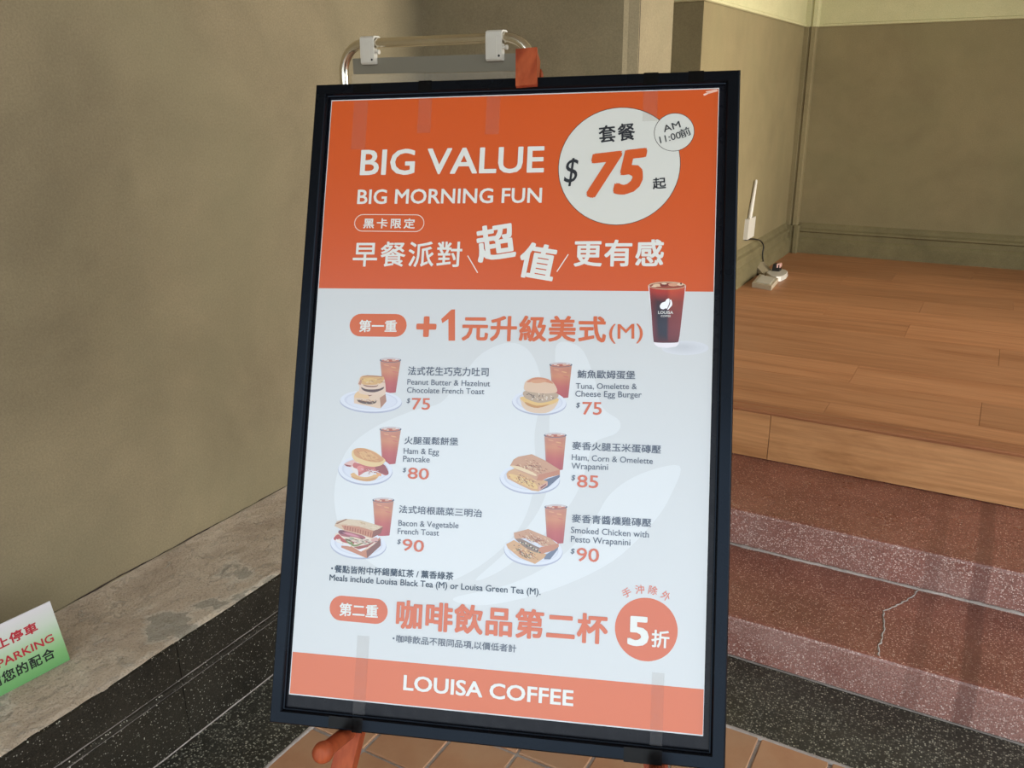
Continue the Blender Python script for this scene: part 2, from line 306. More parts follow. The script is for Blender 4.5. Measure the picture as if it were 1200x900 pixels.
# flat printed shapes: part, kind, outline (P) or colour mesh (G), ink
SHAPES = [
 ('watermark','P',[51.1,641.5,51.2,628.5,52.8,614.9,55.6,601.5,59.6,588.8,64.6,577.5,70.7,567.8,77.8,559.3,86.1,551.7,95.3,544.6,105.4,537.6,117.1,530.5,130.4,523.7,144.2,517.3,157.7,511.6,169.6,506.6,180.1,503,189.8,500.7,198.8,498.8,207,496.3,214.5,492.4,221,486.7,226.3,480,231.2,472.5,236.1,464.7,241.6,456.8,247.7,448.4,254,439.3,260.5,430.2,267.4,421.7,274.8,414.8,283.1,409.1,292.1,404.2,301.3,400.3,310.3,397.7,318.6,396.7,326.2,397.2,333.5,399,340.4,402.2,346.7,406.8,352.3,413,357.4,420.9,362.1,430.6,366.1,441.6,369.2,453.4,371,465.5,370.8,478.1,369,491.7,366.5,505.7,364.1,519.9,362.8,533.7,363.2,547.2,364.7,560.6,366.3,574,367.4,587.3,367.1,600.7,365.5,614.5,363.1,628.5,359.9,642.4,355.7,655.8,350.5,668.2,344.2,679.6,336.8,690.2,328.5,700.2,319.4,709.7,309.6,718.9,298.8,728.1,286.9,737.2,274.3,745.7,261.6,753.2,249,759.2,236.6,763.7,224.1,767.2,211.5,769.5,198.7,770.3,185.9,769.6,172.5,767,158.7,762.6,144.9,756.8,131.6,750.3,119.3,743.6,107.9,736.8,97,729.5,86.9,721.6,77.9,712.9,70.2,703.3,63.9,692.3,58.8,680.2,54.9,667.4,52.3,654.4],(212,214,214)),
 ('watermark','P',[391,397.7,396.1,394.1,403.4,393.3,411.7,394.6,419.8,397.6,426.5,401.9,431.9,408,436.7,416.1,440.9,425.5,444.8,435.3,448.5,444.7,451.6,454,454,463.9,456.3,473.7,458.9,482.7,462.4,490.2,467.4,495.9,473.6,500.2,480,503.8,485.5,507,489.1,510.5,490.7,514.3,491,518.1,490.1,521.7,488,525.3,484.9,528.8,479.9,531.9,472.9,534.4,465.2,537.1,457.9,540.5,452.3,545.3,448.9,551.6,446.9,559.1,445.5,567.4,444.1,576.1,441.8,585,438.9,594.2,436,603.7,432.6,613.5,428.2,623.7,422.5,634.1,415.1,645.1,406.2,656.6,396.5,668.3,386.3,679.8,376.2,690.7,365.8,701.4,354.7,712.1,343.6,722.3,332.9,731.5,323,739.1,312.9,745.6,302.2,751.4,292.6,755.7,285.8,757.7,283.4,756.8,286.9,752.1,295.1,744.1,305.9,734.1,317.5,722.9,327.8,711.8,337.5,700.3,347.7,687.8,357.8,674.7,366.9,661.6,374.3,648.8,379.7,636.6,383.8,624.7,386.7,612.8,388.7,600.5,390,587.5,390,573.5,388.7,558.6,386.8,543.5,385,528.5,384.3,514.4,384.8,501.2,386.1,488.5,387.7,476.2,389.2,464.2,390.3,452.5,390.2,440.2,389.3,427.3,388.5,415.1,388.7,404.8],(212,214,214)),
 ('watermark','P',[578.1,572.7,571.1,571.7,560.2,573.6,547.2,577.4,534.1,582.3,522.7,587.2,513,592.2,503.7,597.9,494.9,604.3,486.7,611.4,479.2,619.2,472.8,627.9,467.7,637.6,462.8,647.8,457.6,658.2,451,668.4,443.3,678.5,434.9,688.9,425.8,699.3,415.8,709.3,404.8,718.7,392.8,727.6,379.9,736.2,366,744.4,351.5,752,336.4,759.1,318.2,765.6,296.9,771.8,276,777.4,259.3,782.2,250.5,786.2,251.1,789.4,258.6,792,270.8,793.6,285.6,793.9,300.9,792.6,317.5,789.3,336.8,784.4,357.5,778.2,378.2,771.1,397.7,763.6,416.3,755.5,435,746.6,453.2,737,470.2,726.9,485.7,716.4,499.5,705,512.2,692.7,523.6,680.2,533.7,668.1,542.6,657.1,549.9,647.5,555.6,638.8,560.2,630.7,564,622.7,567.6,614.5,571.7,605.2,576,595.1,579.3,585.4,580.4,577.5],(212,214,214)),
 ('title_mark#1','P',[243.6,261,261.1,288.3,262.5,287.5,245,260.2],(220,219,212)),
 ('title_mark#2','P',[401.7,257.7,385.2,285,386.6,285.8,403.1,258.5],(220,219,212)),
 ('title_tag','P',[156.8,194,160.5,194.5,163.9,196,166.8,198.3,169,201.3,170.4,204.7,170.8,208.4,170.3,212.1,168.8,215.5,166.5,218.4,163.5,220.6,160.1,222,156.4,222.4,68,221.3,64.3,220.8,60.9,219.3,58,217,55.8,214,54.4,210.6,54,206.9,54.5,203.2,56,199.8,58.3,196.9,61.3,194.7,64.7,193.3,68.4,192.9],(220,212,200)),
 ('title_tag','P',[156.8,195.1,160.2,195.6,163.3,197,166,199.1,168,201.8,169.3,205,169.7,208.4,169.2,211.8,167.9,214.9,165.7,217.6,163,219.6,159.8,220.9,156.4,221.3,68,220.2,64.6,219.7,61.5,218.3,58.8,216.2,56.8,213.5,55.5,210.3,55.1,206.9,55.6,203.5,56.9,200.4,59.1,197.7,61.8,195.7,65,194.4,68.4,194],(203,84,24)),
 ('price_badge','P',[567.4,119.4,566.8,129.8,565.1,140.2,562.2,150.2,558.2,159.9,553.1,169,547,177.6,540.1,185.4,532.3,192.3,523.7,198.4,514.6,203.5,504.9,207.5,494.9,210.4,484.5,212.1,474.1,212.7,463.7,212.1,453.3,210.4,443.3,207.5,433.6,203.5,424.5,198.4,415.9,192.3,408.1,185.4,401.2,177.6,395.1,169,390,159.9,386,150.2,383.1,140.2,381.4,129.8,380.8,119.4,381.4,109,383.1,98.6,386,88.6,390,78.9,395.1,69.8,401.2,61.2,408.1,53.4,415.9,46.5,424.5,40.4,433.6,35.3,443.3,31.3,453.3,28.4,463.7,26.7,474.1,26.1,484.5,26.7,494.9,28.4,504.9,31.3,514.6,35.3,523.7,40.4,532.3,46.5,540.1,53.4,547,61.2,553.1,69.8,558.2,78.9,562.2,88.6,565.1,98.6,566.8,109],(60,40,34)),
 ('price_badge','P',[566.5,119.4,565.9,129.7,564.2,140,561.3,149.9,557.3,159.5,552.3,168.6,546.3,177,539.4,184.7,531.7,191.6,523.3,197.6,514.2,202.6,504.6,206.6,494.7,209.5,484.4,211.2,474.1,211.8,463.8,211.2,453.5,209.5,443.6,206.6,434,202.6,424.9,197.6,416.5,191.6,408.8,184.7,401.9,177,395.9,168.6,390.9,159.5,386.9,149.9,384,140,382.3,129.7,381.7,119.4,382.3,109.1,384,98.8,386.9,88.9,390.9,79.3,395.9,70.2,401.9,61.8,408.8,54.1,416.5,47.2,424.9,41.2,434,36.2,443.6,32.2,453.5,29.3,463.8,27.6,474.1,27,484.4,27.6,494.7,29.3,504.6,32.2,514.2,36.2,523.3,41.2,531.7,47.2,539.4,54.1,546.3,61.8,552.3,70.2,557.3,79.3,561.3,88.9,564.2,98.8,565.9,109.1],(210,209,200)),
 ('time_badge','P',[586.6,67.9,586.4,71.3,585.8,74.6,584.9,77.9,583.6,81,582,84,580,86.8,577.7,89.3,575.2,91.6,572.4,93.6,569.4,95.2,566.3,96.5,563,97.4,559.7,98,556.3,98.2,552.9,98,549.6,97.4,546.3,96.5,543.2,95.2,540.2,93.6,537.4,91.6,534.9,89.3,532.6,86.8,530.6,84,529,81,527.7,77.9,526.8,74.6,526.2,71.3,526,67.9,526.2,64.5,526.8,61.2,527.7,57.9,529,54.8,530.6,51.8,532.6,49,534.9,46.5,537.4,44.2,540.2,42.2,543.2,40.6,546.3,39.3,549.6,38.4,552.9,37.8,556.3,37.6,559.7,37.8,563,38.4,566.3,39.3,569.4,40.6,572.4,42.2,575.2,44.2,577.7,46.5,580,49,582,51.8,583.6,54.8,584.9,57.9,585.8,61.2,586.4,64.5],(50,36,32)),
 ('time_badge','P',[585.7,67.9,585.5,71.2,585,74.4,584.1,77.6,582.8,80.7,581.2,83.5,579.3,86.2,577.1,88.7,574.6,90.9,571.9,92.8,569.1,94.4,566,95.7,562.8,96.6,559.6,97.1,556.3,97.3,553,97.1,549.8,96.6,546.6,95.7,543.5,94.4,540.7,92.8,538,90.9,535.5,88.7,533.3,86.2,531.4,83.5,529.8,80.7,528.5,77.6,527.6,74.4,527.1,71.2,526.9,67.9,527.1,64.6,527.6,61.4,528.5,58.2,529.8,55.1,531.4,52.3,533.3,49.6,535.5,47.1,538,44.9,540.7,43,543.5,41.4,546.6,40.1,549.8,39.2,553,38.7,556.3,38.5,559.6,38.7,562.8,39.2,566,40.1,569.1,41.4,571.9,43,574.6,44.9,577.1,47.1,579.3,49.6,581.2,52.3,582.8,55.1,584.1,58.2,585,61.4,585.5,64.6],(210,209,200)),
 ('offer_lettering#1','P',[207.4,361.8,222.9,346.6,228.8,346,231.6,395.4,221,395.6,219,361.6,209.6,368.2],(204,94,38)),
 ('offer_tag#1','P',[133.7,354.9,138.4,355.5,142.9,357.3,146.7,360.1,149.6,363.9,151.4,368.3,152.1,373,151.5,377.7,149.7,382.1,146.9,385.9,143.1,388.9,138.7,390.7,134,391.4,76.2,391.8,71.5,391.2,67,389.4,63.2,386.6,60.3,382.8,58.5,378.4,57.8,373.7,58.4,369,60.2,364.6,63,360.8,66.8,357.8,71.2,356,75.9,355.3],(204,94,38)),
 ('offer_tag#2','P',[131,795.6,135.9,796.2,140.4,798.1,144.3,801.2,147.3,805.1,149.1,809.6,149.7,814.5,149,819.4,147.1,823.9,144.1,827.8,140.2,830.7,135.6,832.6,130.8,833.2,75,832.7,70.1,832.1,65.6,830.2,61.7,827.1,58.7,823.2,56.9,818.7,56.3,813.8,57,808.9,58.9,804.4,61.9,800.5,65.8,797.6,70.4,795.7,75.2,795.1],(204,94,38)),
 ('discount_badge','P',[582.4,809.2,582.2,814.2,581.3,819.1,579.9,823.9,578,828.6,575.6,833,572.7,837,569.4,840.8,565.6,844.1,561.6,847,557.2,849.4,552.5,851.3,547.7,852.7,542.8,853.6,537.8,853.8,532.8,853.6,527.9,852.7,523.1,851.3,518.4,849.4,514,847,510,844.1,506.2,840.8,502.9,837,500,833,497.6,828.6,495.7,823.9,494.3,819.1,493.4,814.2,493.2,809.2,493.4,804.2,494.3,799.3,495.7,794.5,497.6,789.8,500,785.4,502.9,781.4,506.2,777.6,510,774.3,514,771.4,518.4,769,523.1,767.1,527.9,765.7,532.8,764.8,537.8,764.6,542.8,764.8,547.7,765.7,552.5,767.1,557.2,769,561.6,771.4,565.6,774.3,569.4,777.6,572.7,781.4,575.6,785.4,578,789.8,579.9,794.5,581.3,799.3,582.2,804.2],(204,94,38)),
 ('note_lettering','P',[57.6,755,57.3,755.9,56.5,756.5,55.5,756.5,54.7,755.9,54.4,755,54.7,754.1,55.5,753.5,56.5,753.5,57.3,754.1],(46,50,64)),
 ('note_lettering#2','P',[163.1,852.2,162.8,853.1,162,853.7,161,853.7,160.2,853.1,159.9,852.2,160.2,851.3,161,850.7,162,850.7,162.8,851.3],(84,86,98)),
 ('cup_shadow','P',[615.7,398.4,614.9,400.7,612.4,403,608.4,405.1,603,406.9,596.6,408.3,589.4,409.3,581.8,409.7,574.1,409.6,566.9,409,560.3,407.9,554.8,406.3,550.6,404.4,548,402.2,547,399.9,547.8,397.5,550.3,395.2,554.4,393.1,559.8,391.3,566.3,389.8,573.6,388.9,581.2,388.5,588.9,388.6,596.1,389.2,602.6,390.4,608.1,391.9,612.2,393.8,614.7,396],(208,209,213)),
 ('cup_shadow','P',[609.9,398.2,609.2,400.2,607.1,402.2,603.7,404,599,405.5,593.5,406.7,587.2,407.5,580.6,407.9,574,407.8,567.7,407.3,562.1,406.3,557.3,405,553.7,403.4,551.4,401.5,550.6,399.5,551.3,397.5,553.5,395.5,557,393.7,561.6,392.2,567.3,391,573.5,390.2,580.1,389.8,586.8,389.9,593,390.4,598.7,391.4,603.4,392.7,606.9,394.3,609.1,396.2],(205,206,210)),
 ('cup_shadow','P',[604.2,398,603.6,399.7,601.8,401.3,598.9,402.8,595,404.1,590.3,405.1,585,405.8,579.5,406.1,573.9,406,568.6,405.6,563.8,404.8,559.8,403.7,556.8,402.3,554.9,400.8,554.2,399.1,554.8,397.5,556.6,395.8,559.6,394.3,563.5,393.1,568.2,392.1,573.5,391.4,579.1,391.1,584.7,391.2,589.9,391.6,594.7,392.4,598.7,393.5,601.7,394.8,603.5,396.4],(202,203,207)),
 ('cup_shadow','P',[598.5,397.9,598,399.2,596.5,400.5,594.1,401.7,591,402.7,587.1,403.5,582.9,404,578.3,404.3,573.8,404.2,569.5,403.9,565.6,403.3,562.4,402.4,559.9,401.3,558.3,400.1,557.8,398.8,558.3,397.4,559.7,396.1,562.1,395,565.3,393.9,569.2,393.2,573.5,392.6,578,392.4,582.5,392.4,586.9,392.8,590.7,393.4,594,394.3,596.4,395.4,597.9,396.6],(199,200,204)),
 ('cup_shadow','P',[592.7,397.7,592.3,398.7,591.2,399.7,589.4,400.5,586.9,401.3,584,401.9,580.7,402.3,577.2,402.5,573.7,402.4,570.4,402.2,567.4,401.7,564.9,401.1,563,400.3,561.8,399.4,561.4,398.4,561.7,397.4,562.9,396.5,564.7,395.6,567.2,394.8,570.2,394.3,573.5,393.9,577,393.7,580.4,393.7,583.8,394,586.7,394.4,589.2,395.1,591.1,395.9,592.3,396.8],(196,197,201)),
 ('cup_shadow','P',[587,397.6,586.7,398.2,585.9,398.8,584.6,399.4,582.9,399.9,580.8,400.3,578.5,400.5,576,400.6,573.6,400.6,571.3,400.5,569.2,400.2,567.4,399.8,566.1,399.3,565.2,398.7,564.9,398.1,565.2,397.4,566,396.8,567.3,396.2,569,395.7,571.1,395.4,573.4,395.1,575.9,395,578.3,395,580.7,395.2,582.8,395.4,584.5,395.9,585.8,396.4,586.7,396.9],(193,194,198)),
 ('printed_iced_coffee','P',[524.8,305.5,580.3,305,572.4,393.6,567.7,397.7,555.3,399.7,542.8,398.8,536.4,394.4],(226,222,226)),
 ('printed_iced_coffee','G',[[526.3,306.9,538.0,306.8,552.9,306.7,558.2,306.7,579.3,306.5],[527.3,315.6,538.7,315.5,553.1,315.3,558.3,315.3,578.8,315.1],[529.0,330.0,539.7,329.9,553.3,329.7,558.2,329.7,577.5,329.4],[531.0,348.7,540.9,348.6,553.5,348.4,558.0,348.3,576.0,348.0],[532.8,367.3,542.0,367.2,553.7,367.0,557.9,366.9,574.5,366.6],[534.2,381.6,542.9,381.4,553.8,381.2,557.7,381.1,573.3,380.8],[535.6,391.3,543.6,391.1,553.7,390.9,557.3,390.8,571.6,390.5]],[[(176,52,30),(190,60,36),(186,56,34),(206,92,52),(200,84,48)],[(150,44,32),(170,50,36),(168,50,36),(190,72,44),(176,60,40)],[(110,34,32),(64,34,40),(80,40,44),(140,64,48),(140,58,48)],[(112,40,42),(48,40,50),(56,46,56),(122,54,52),(134,62,58)],[(116,46,50),(50,46,58),(56,50,62),(122,56,58),(130,64,64)],[(110,44,50),(60,44,52),(52,48,58),(116,52,56),(122,60,62)],[(92,36,42),(80,36,42),(80,36,42),(96,42,46),(104,50,52)]]),
 ('printed_iced_coffee','P',[580.2,305.3,579.5,306.7,577.6,307.9,574.3,309.1,570,310.1,564.8,310.9,559,311.4,552.9,311.6,546.7,311.5,540.9,311.1,535.6,310.4,531.2,309.5,527.8,308.4,525.7,307.1,525,305.8,525.6,304.4,527.7,303.1,530.9,302,535.3,301,540.5,300.2,546.4,299.7,552.5,299.5,558.7,299.6,564.5,300,569.7,300.7,574.1,301.6,577.4,302.7,579.5,304],(196,170,140)),
 ('printed_iced_coffee','P',[578.5,305.6,577.9,306.7,576,307.7,573,308.6,568.9,309.4,564.1,310,558.6,310.4,552.8,310.6,547.1,310.5,541.6,310.2,536.6,309.7,532.5,309,529.3,308.1,527.4,307.1,526.7,306.1,527.3,305,529.2,304,532.3,303,536.4,302.3,541.3,301.6,546.8,301.2,552.6,301.1,558.3,301.2,563.8,301.5,568.7,302,572.8,302.7,575.9,303.6,577.9,304.6],(150,70,48)),
 ('printed_iced_coffee','P',[545.6,305,544.7,306.2,542.1,307.1,538.6,307.4,535.1,307.1,532.5,306.3,531.6,305.2,532.5,304,535,303.1,538.5,302.8,542,303.1,544.6,303.9],(214,180,148)),
 ('printed_iced_coffee','P',[554.8,304.5,553.9,306,551.6,307,548.4,307.5,545.2,307.1,542.8,306.1,541.9,304.6,542.7,303.2,545.1,302.1,548.3,301.7,551.5,302.1,553.9,303.1],(120,38,26)),
 ('printed_iced_coffee','P',[569.8,304,568.8,305.3,565.9,306.2,562.1,306.6,558.2,306.3,555.3,305.4,554.2,304.1,555.2,302.8,558,301.8,561.9,301.4,565.8,301.8,568.7,302.7],(206,150,120)),
 ('printed_iced_coffee','P',[576.7,303.3,576.1,304.5,574.4,305.3,572,305.7,569.7,305.4,567.9,304.6,567.2,303.4,567.8,302.3,569.6,301.4,571.9,301.1,574.3,301.4,576,302.2],(220,190,160)),
 ('printed_iced_coffee','P',[552.5,302.7,551.9,303.3,550.4,303.7,548.3,303.9,546.2,303.7,544.7,303.3,544.1,302.7,544.6,302.2,546.2,301.7,548.2,301.5,550.3,301.7,551.9,302.1],(226,206,180)),
 ('printed_iced_coffee','P',[574.4,302.5,574.3,303.2,573.8,303.7,573.1,303.9,572.4,303.7,571.9,303.2,571.7,302.5,571.8,301.8,572.3,301.3,573,301.1,573.7,301.2,574.2,301.8],(90,50,40)),
 ('printed_iced_coffee','P',[538.1,306.8,537.5,307.4,536,307.9,533.9,308,531.8,307.9,530.2,307.5,529.7,306.9,530.2,306.3,531.7,305.9,533.8,305.7,535.9,305.9,537.5,306.3],(226,200,170)),
 ('printed_iced_coffee','P',[535.6,391.3,571.6,389.7,570.4,395.8,555.3,398.5,539.3,396.5],(232,226,230)),
 ('printed_iced_coffee','P',[571.9,390.2,570.6,390.8,566.7,391.4,560.9,391.8,554,392,547.1,392.1,541.2,391.9,537.3,391.5,535.9,391,537.3,390.4,541.2,389.9,547,389.4,553.9,389.2,560.8,389.2,566.6,389.3,570.5,389.7],(90,40,44)),
 ('printed_iced_coffee','P',[543,336.3,543.3,335.4,543.7,334.5,544.3,333.6,544.9,332.7,545.7,332,546.5,331.4,547.6,331,548.7,330.6,549.7,330.2,550.5,329.8,551,329.2,551.4,328.5,551.7,327.8,552,327.1,552.5,326.6,553.1,326.1,553.8,325.7,554.6,325.3,555.3,325.1,555.9,325.1,556.4,325.4,556.7,325.9,557.1,326.6,557.4,327.2,557.7,327.5,557.9,327.4,558.2,327.1,558.5,326.7,558.7,326.4,559,326.5,559.4,327.1,559.8,327.9,560.2,329,560.6,330.1,560.8,331.1,560.9,332,561,332.8,561,333.7,560.9,334.6,560.7,335.4,560.3,336.1,559.8,336.9,559.2,337.6,558.6,338.3,558,339,557.4,339.8,556.8,340.6,556.2,341.4,555.6,342,555,342.3,554.5,342.2,553.9,341.6,553.4,341,552.8,340.4,552.2,340.1,551.4,340.2,550.6,340.5,549.7,341,548.9,341.4,548,341.6,547.2,341.5,546.3,341.3,545.5,341.1,544.7,340.7,544.1,340.2,543.6,339.6,543.3,338.8,543,338,542.9,337.2],(244,244,246)),
 ('printed_iced_coffee','P',[556.2,326.1,557.2,329.7,556.2,334,554.4,338.6,553.3,340.9,554.4,341.2,556.3,337.1,557.8,333.3,558,329.4],(90,60,66)),
 ('printed_tea_glass#1','G',[[112.3,428.7,116.3,429.0,129.1,429.1,140.8,428.4,145.8,427.9],[113.6,437.3,117.4,437.6,129.4,437.7,140.3,437.0,145.0,436.5],[115.0,445.8,118.5,446.1,129.7,446.2,139.8,445.5,144.2,445.0],[116.3,454.3,119.6,454.6,129.9,454.7,139.3,454.1,143.4,453.5],[117.7,462.8,120.7,463.1,130.2,463.2,138.9,462.6,142.6,462.1],[119.0,471.3,121.8,471.6,130.5,471.7,138.4,471.1,141.8,470.6],[120.4,479.7,122.9,480.1,130.7,480.2,137.9,479.6,141.0,479.1]],[[(199,149,124),(205,140,108),(211,146,114),(205,140,108),(199,144,116)],[(200,139,114),(206,128,96),(212,134,102),(206,128,96),(200,133,106)],[(206,147,114),(214,138,96),(220,144,102),(214,138,96),(206,142,106)],[(199,127,105),(204,112,84),(210,118,90),(204,112,84),(198,120,96)],[(192,111,102),(196,92,80),(202,98,86),(196,92,80),(191,103,93)],[(188,103,100),(190,82,78),(196,88,84),(190,82,78),(186,94,91)],[(183,97,97),(184,74,74),(190,80,80),(184,74,74),(181,87,87)]]),
 ('printed_tea_glass#1','P',[146.6,427.9,146,429,144,430.1,140.7,431,136.6,431.7,131.8,432.1,126.8,432.3,122,432.1,117.7,431.6,114.4,430.8,112.2,429.8,111.4,428.8,112.1,427.6,114.1,426.6,117.3,425.6,121.5,424.9,126.3,424.5,131.3,424.4,136.1,424.6,140.4,425.1,143.7,425.8,145.8,426.8],(96,98,112)),
 ('printed_tea_glass#1','P',[144.9,427,144.3,427.8,142.5,428.6,139.5,429.3,135.8,429.8,131.4,430.1,126.9,430.2,122.5,430.1,118.7,429.8,115.7,429.2,113.7,428.6,113,427.8,113.6,427,115.5,426.2,118.4,425.5,122.2,425,126.5,424.6,131.1,424.5,135.4,424.6,139.3,425,142.3,425.5,144.2,426.2],(214,200,200)),
 ('printed_tea_glass#1','P',[143.6,428.8,142.8,429.6,140.3,430.3,136.5,430.9,131.8,431.3,126.7,431.5,122,431.3,118.1,430.9,115.5,430.3,114.6,429.5,115.4,428.7,117.9,427.9,121.7,427.3,126.4,426.9,131.5,426.8,136.2,427,140.1,427.4,142.7,428],(200,120,92)),
 ('printed_tea_glass#1','P',[123.7,427.9,123,428.8,121.3,429.3,119.2,429.2,117.8,428.5,117.7,427.6,119,426.9,121.1,426.7,122.9,427.1],(232,208,196)),
 ('printed_tea_glass#1','P',[138.5,428,137.7,429,135.6,429.6,133.2,429.5,131.5,428.7,131.5,427.6,133,426.7,135.4,426.5,137.6,427],(226,178,152)),
 ('printed_tea_glass#1','P',[132.2,429.5,131.5,430.3,129.8,430.8,127.7,430.7,126.3,430.1,126.2,429.2,127.5,428.4,129.6,428.2,131.4,428.6],(186,92,64)),
 ('printed_tea_glass#1','P',[141.3,426.9,140.8,427.6,139.5,427.9,138,427.9,137,427.4,136.9,426.7,137.9,426.2,139.3,426,140.7,426.3],(238,228,226)),
 ('printed_tea_glass#1','P',[127,429.6,126.6,430.2,125.4,430.5,123.9,430.5,123,430,123,429.4,123.8,428.9,125.3,428.7,126.5,429],(232,190,160)),
 ('printed_tea_glass#1','P',[127.6,437.4,126.6,437.8,124.2,437.7,121.3,437.2,119,436.5,118.2,435.7,119.2,435.4,121.6,435.4,124.5,436,126.8,436.7],(226,164,120)),
 ('printed_tea_glass#1','P',[139.5,440.5,138.5,440.9,136.1,440.8,133.2,440.3,130.9,439.5,130.1,438.8,131.1,438.4,133.5,438.5,136.4,439,138.7,439.8],(232,172,118)),
 ('printed_tea_glass#1','P',[133,444,132.1,444.4,129.7,444.3,126.8,443.8,124.5,443.1,123.6,442.4,124.6,442,127,442,129.9,442.6,132.2,443.3],(222,142,104)),
 ('printed_tea_glass#1','P',[142.5,447.8,141.5,448.2,139.1,448.1,136.2,447.6,133.9,446.8,133.1,446.1,134.1,445.8,136.5,445.8,139.4,446.3,141.7,447.1],(212,116,96)),
 ('printed_tea_glass#2','G',[[119.2,537.2,123.3,537.5,136.3,537.4,148.1,536.5,153.2,535.9],[120.4,546.2,124.2,546.4,136.4,546.3,147.5,545.5,152.2,544.9],[121.6,555.1,125.2,555.3,136.5,555.3,146.9,554.4,151.3,553.9],[122.7,564.0,126.1,564.2,136.6,564.2,146.3,563.4,150.4,562.8],[123.9,572.9,127.0,573.1,136.8,573.1,145.7,572.3,149.5,571.8],[125.1,581.8,128.0,582.0,136.9,582.0,145.1,581.3,148.5,580.7],[126.3,590.6,128.9,590.9,137.0,590.9,144.5,590.2,147.6,589.6]],[[(199,149,124),(205,140,108),(211,146,114),(205,140,108),(199,144,116)],[(200,139,114),(206,128,96),(212,134,102),(206,128,96),(200,133,106)],[(206,147,114),(214,138,96),(220,144,102),(214,138,96),(206,142,106)],[(199,127,105),(204,112,84),(210,118,90),(204,112,84),(198,120,96)],[(192,111,102),(196,92,80),(202,98,86),(196,92,80),(191,103,93)],[(188,103,100),(190,82,78),(196,88,84),(190,82,78),(186,94,91)],[(183,97,97),(184,74,74),(190,80,80),(184,74,74),(181,87,87)]]),
 ('printed_tea_glass#2','P',[154,535.9,153.3,537,151.3,538.1,148,539,143.8,539.8,139,540.3,133.9,540.5,129,540.4,124.7,539.9,121.3,539.3,119.1,538.3,118.3,537.3,119,536.2,121,535.1,124.3,534.1,128.6,533.4,133.4,532.9,138.5,532.7,143.4,532.8,147.7,533.2,151,533.9,153.2,534.8],(96,98,112)),
 ('printed_tea_glass#2','P',[152.3,535,151.7,535.8,149.8,536.6,146.8,537.3,143,537.9,138.6,538.3,134,538.5,129.6,538.5,125.7,538.2,122.6,537.7,120.6,537,119.9,536.3,120.5,535.5,122.4,534.7,125.4,534,129.3,533.4,133.7,533,138.3,532.8,142.7,532.9,146.6,533.1,149.6,533.6,151.6,534.3],(214,200,200)),
 ('printed_tea_glass#2','P',[151,536.8,150.2,537.6,147.7,538.4,143.8,539,139,539.5,133.8,539.7,129,539.6,125,539.3,122.4,538.7,121.4,538,122.3,537.2,124.8,536.4,128.7,535.7,133.5,535.3,138.7,535.1,143.5,535.1,147.5,535.5,150.1,536.1],(200,120,92)),
 ('printed_tea_glass#2','P',[130.7,536.3,130,537.1,128.3,537.7,126.2,537.6,124.8,536.9,124.8,536,126.1,535.3,128.1,535.1,129.9,535.5],(232,208,196)),
 ('printed_tea_glass#2','P',[145.7,536.1,144.9,537.1,142.9,537.7,140.4,537.6,138.8,536.9,138.7,535.8,140.3,534.9,142.7,534.7,144.8,535.1],(226,178,152)),
 ('printed_tea_glass#2','P',[139.3,537.7,138.7,538.5,136.9,539,134.8,539,133.5,538.3,133.4,537.4,134.7,536.7,136.7,536.5,138.6,536.8],(186,92,64)),
 ('printed_tea_glass#2','P',[148.5,535,148,535.7,146.8,536.1,145.3,536,144.3,535.5,144.2,534.9,145.2,534.3,146.6,534.2,148,534.5],(238,228,226)),
 ('printed_tea_glass#2','P',[134.1,537.9,133.7,538.5,132.4,538.8,131,538.8,130.1,538.3,130.1,537.7,130.9,537.2,132.3,537,133.6,537.3],(232,190,160)),
 ('printed_tea_glass#2','P',[134.6,545.6,133.6,545.9,131.2,545.9,128.3,545.4,126.1,544.7,125.3,544,126.2,543.7,128.6,543.7,131.5,544.2,133.8,544.9],(226,164,120)),
 ('printed_tea_glass#2','P',[146.7,548.4,145.7,548.8,143.3,548.7,140.4,548.3,138.2,547.6,137.4,546.9,138.3,546.5,140.7,546.5,143.6,547,145.9,547.7],(232,172,118)),
 ('printed_tea_glass#2','P',[140.1,552,139.1,552.3,136.7,552.3,133.9,551.8,131.6,551.1,130.8,550.5,131.8,550.1,134.1,550.1,137,550.6,139.3,551.3],(222,142,104)),
 ('printed_tea_glass#2','P',[149.7,555.5,148.7,555.9,146.3,555.9,143.5,555.4,141.2,554.7,140.4,554,141.4,553.6,143.7,553.7,146.6,554.1,148.9,554.9],(212,116,96)),
 ('printed_tea_glass#3','G',[[114.8,647.0,118.9,647.2,131.8,646.9,143.6,645.9,148.6,645.2],[116.1,656.0,120.0,656.2,132.1,655.9,143.3,654.9,148.0,654.3],[117.4,665.0,121.1,665.2,132.5,664.9,143.0,664.0,147.4,663.3],[118.7,674.0,122.1,674.2,132.8,673.9,142.7,673.0,146.8,672.4],[120.0,682.9,123.2,683.1,133.2,682.9,142.4,682.0,146.3,681.4],[121.3,691.8,124.2,692.0,133.5,691.9,142.1,691.0,145.7,690.4],[122.6,700.7,125.3,701.0,133.9,700.8,141.7,700.0,145.1,699.4]],[[(199,149,124),(205,140,108),(211,146,114),(205,140,108),(199,144,116)],[(200,139,114),(206,128,96),(212,134,102),(206,128,96),(200,133,106)],[(206,147,114),(214,138,96),(220,144,102),(214,138,96),(206,142,106)],[(199,127,105),(204,112,84),(210,118,90),(204,112,84),(198,120,96)],[(192,111,102),(196,92,80),(202,98,86),(196,92,80),(191,103,93)],[(188,103,100),(190,82,78),(196,88,84),(190,82,78),(186,94,91)],[(183,97,97),(184,74,74),(190,80,80),(184,74,74),(181,87,87)]]),
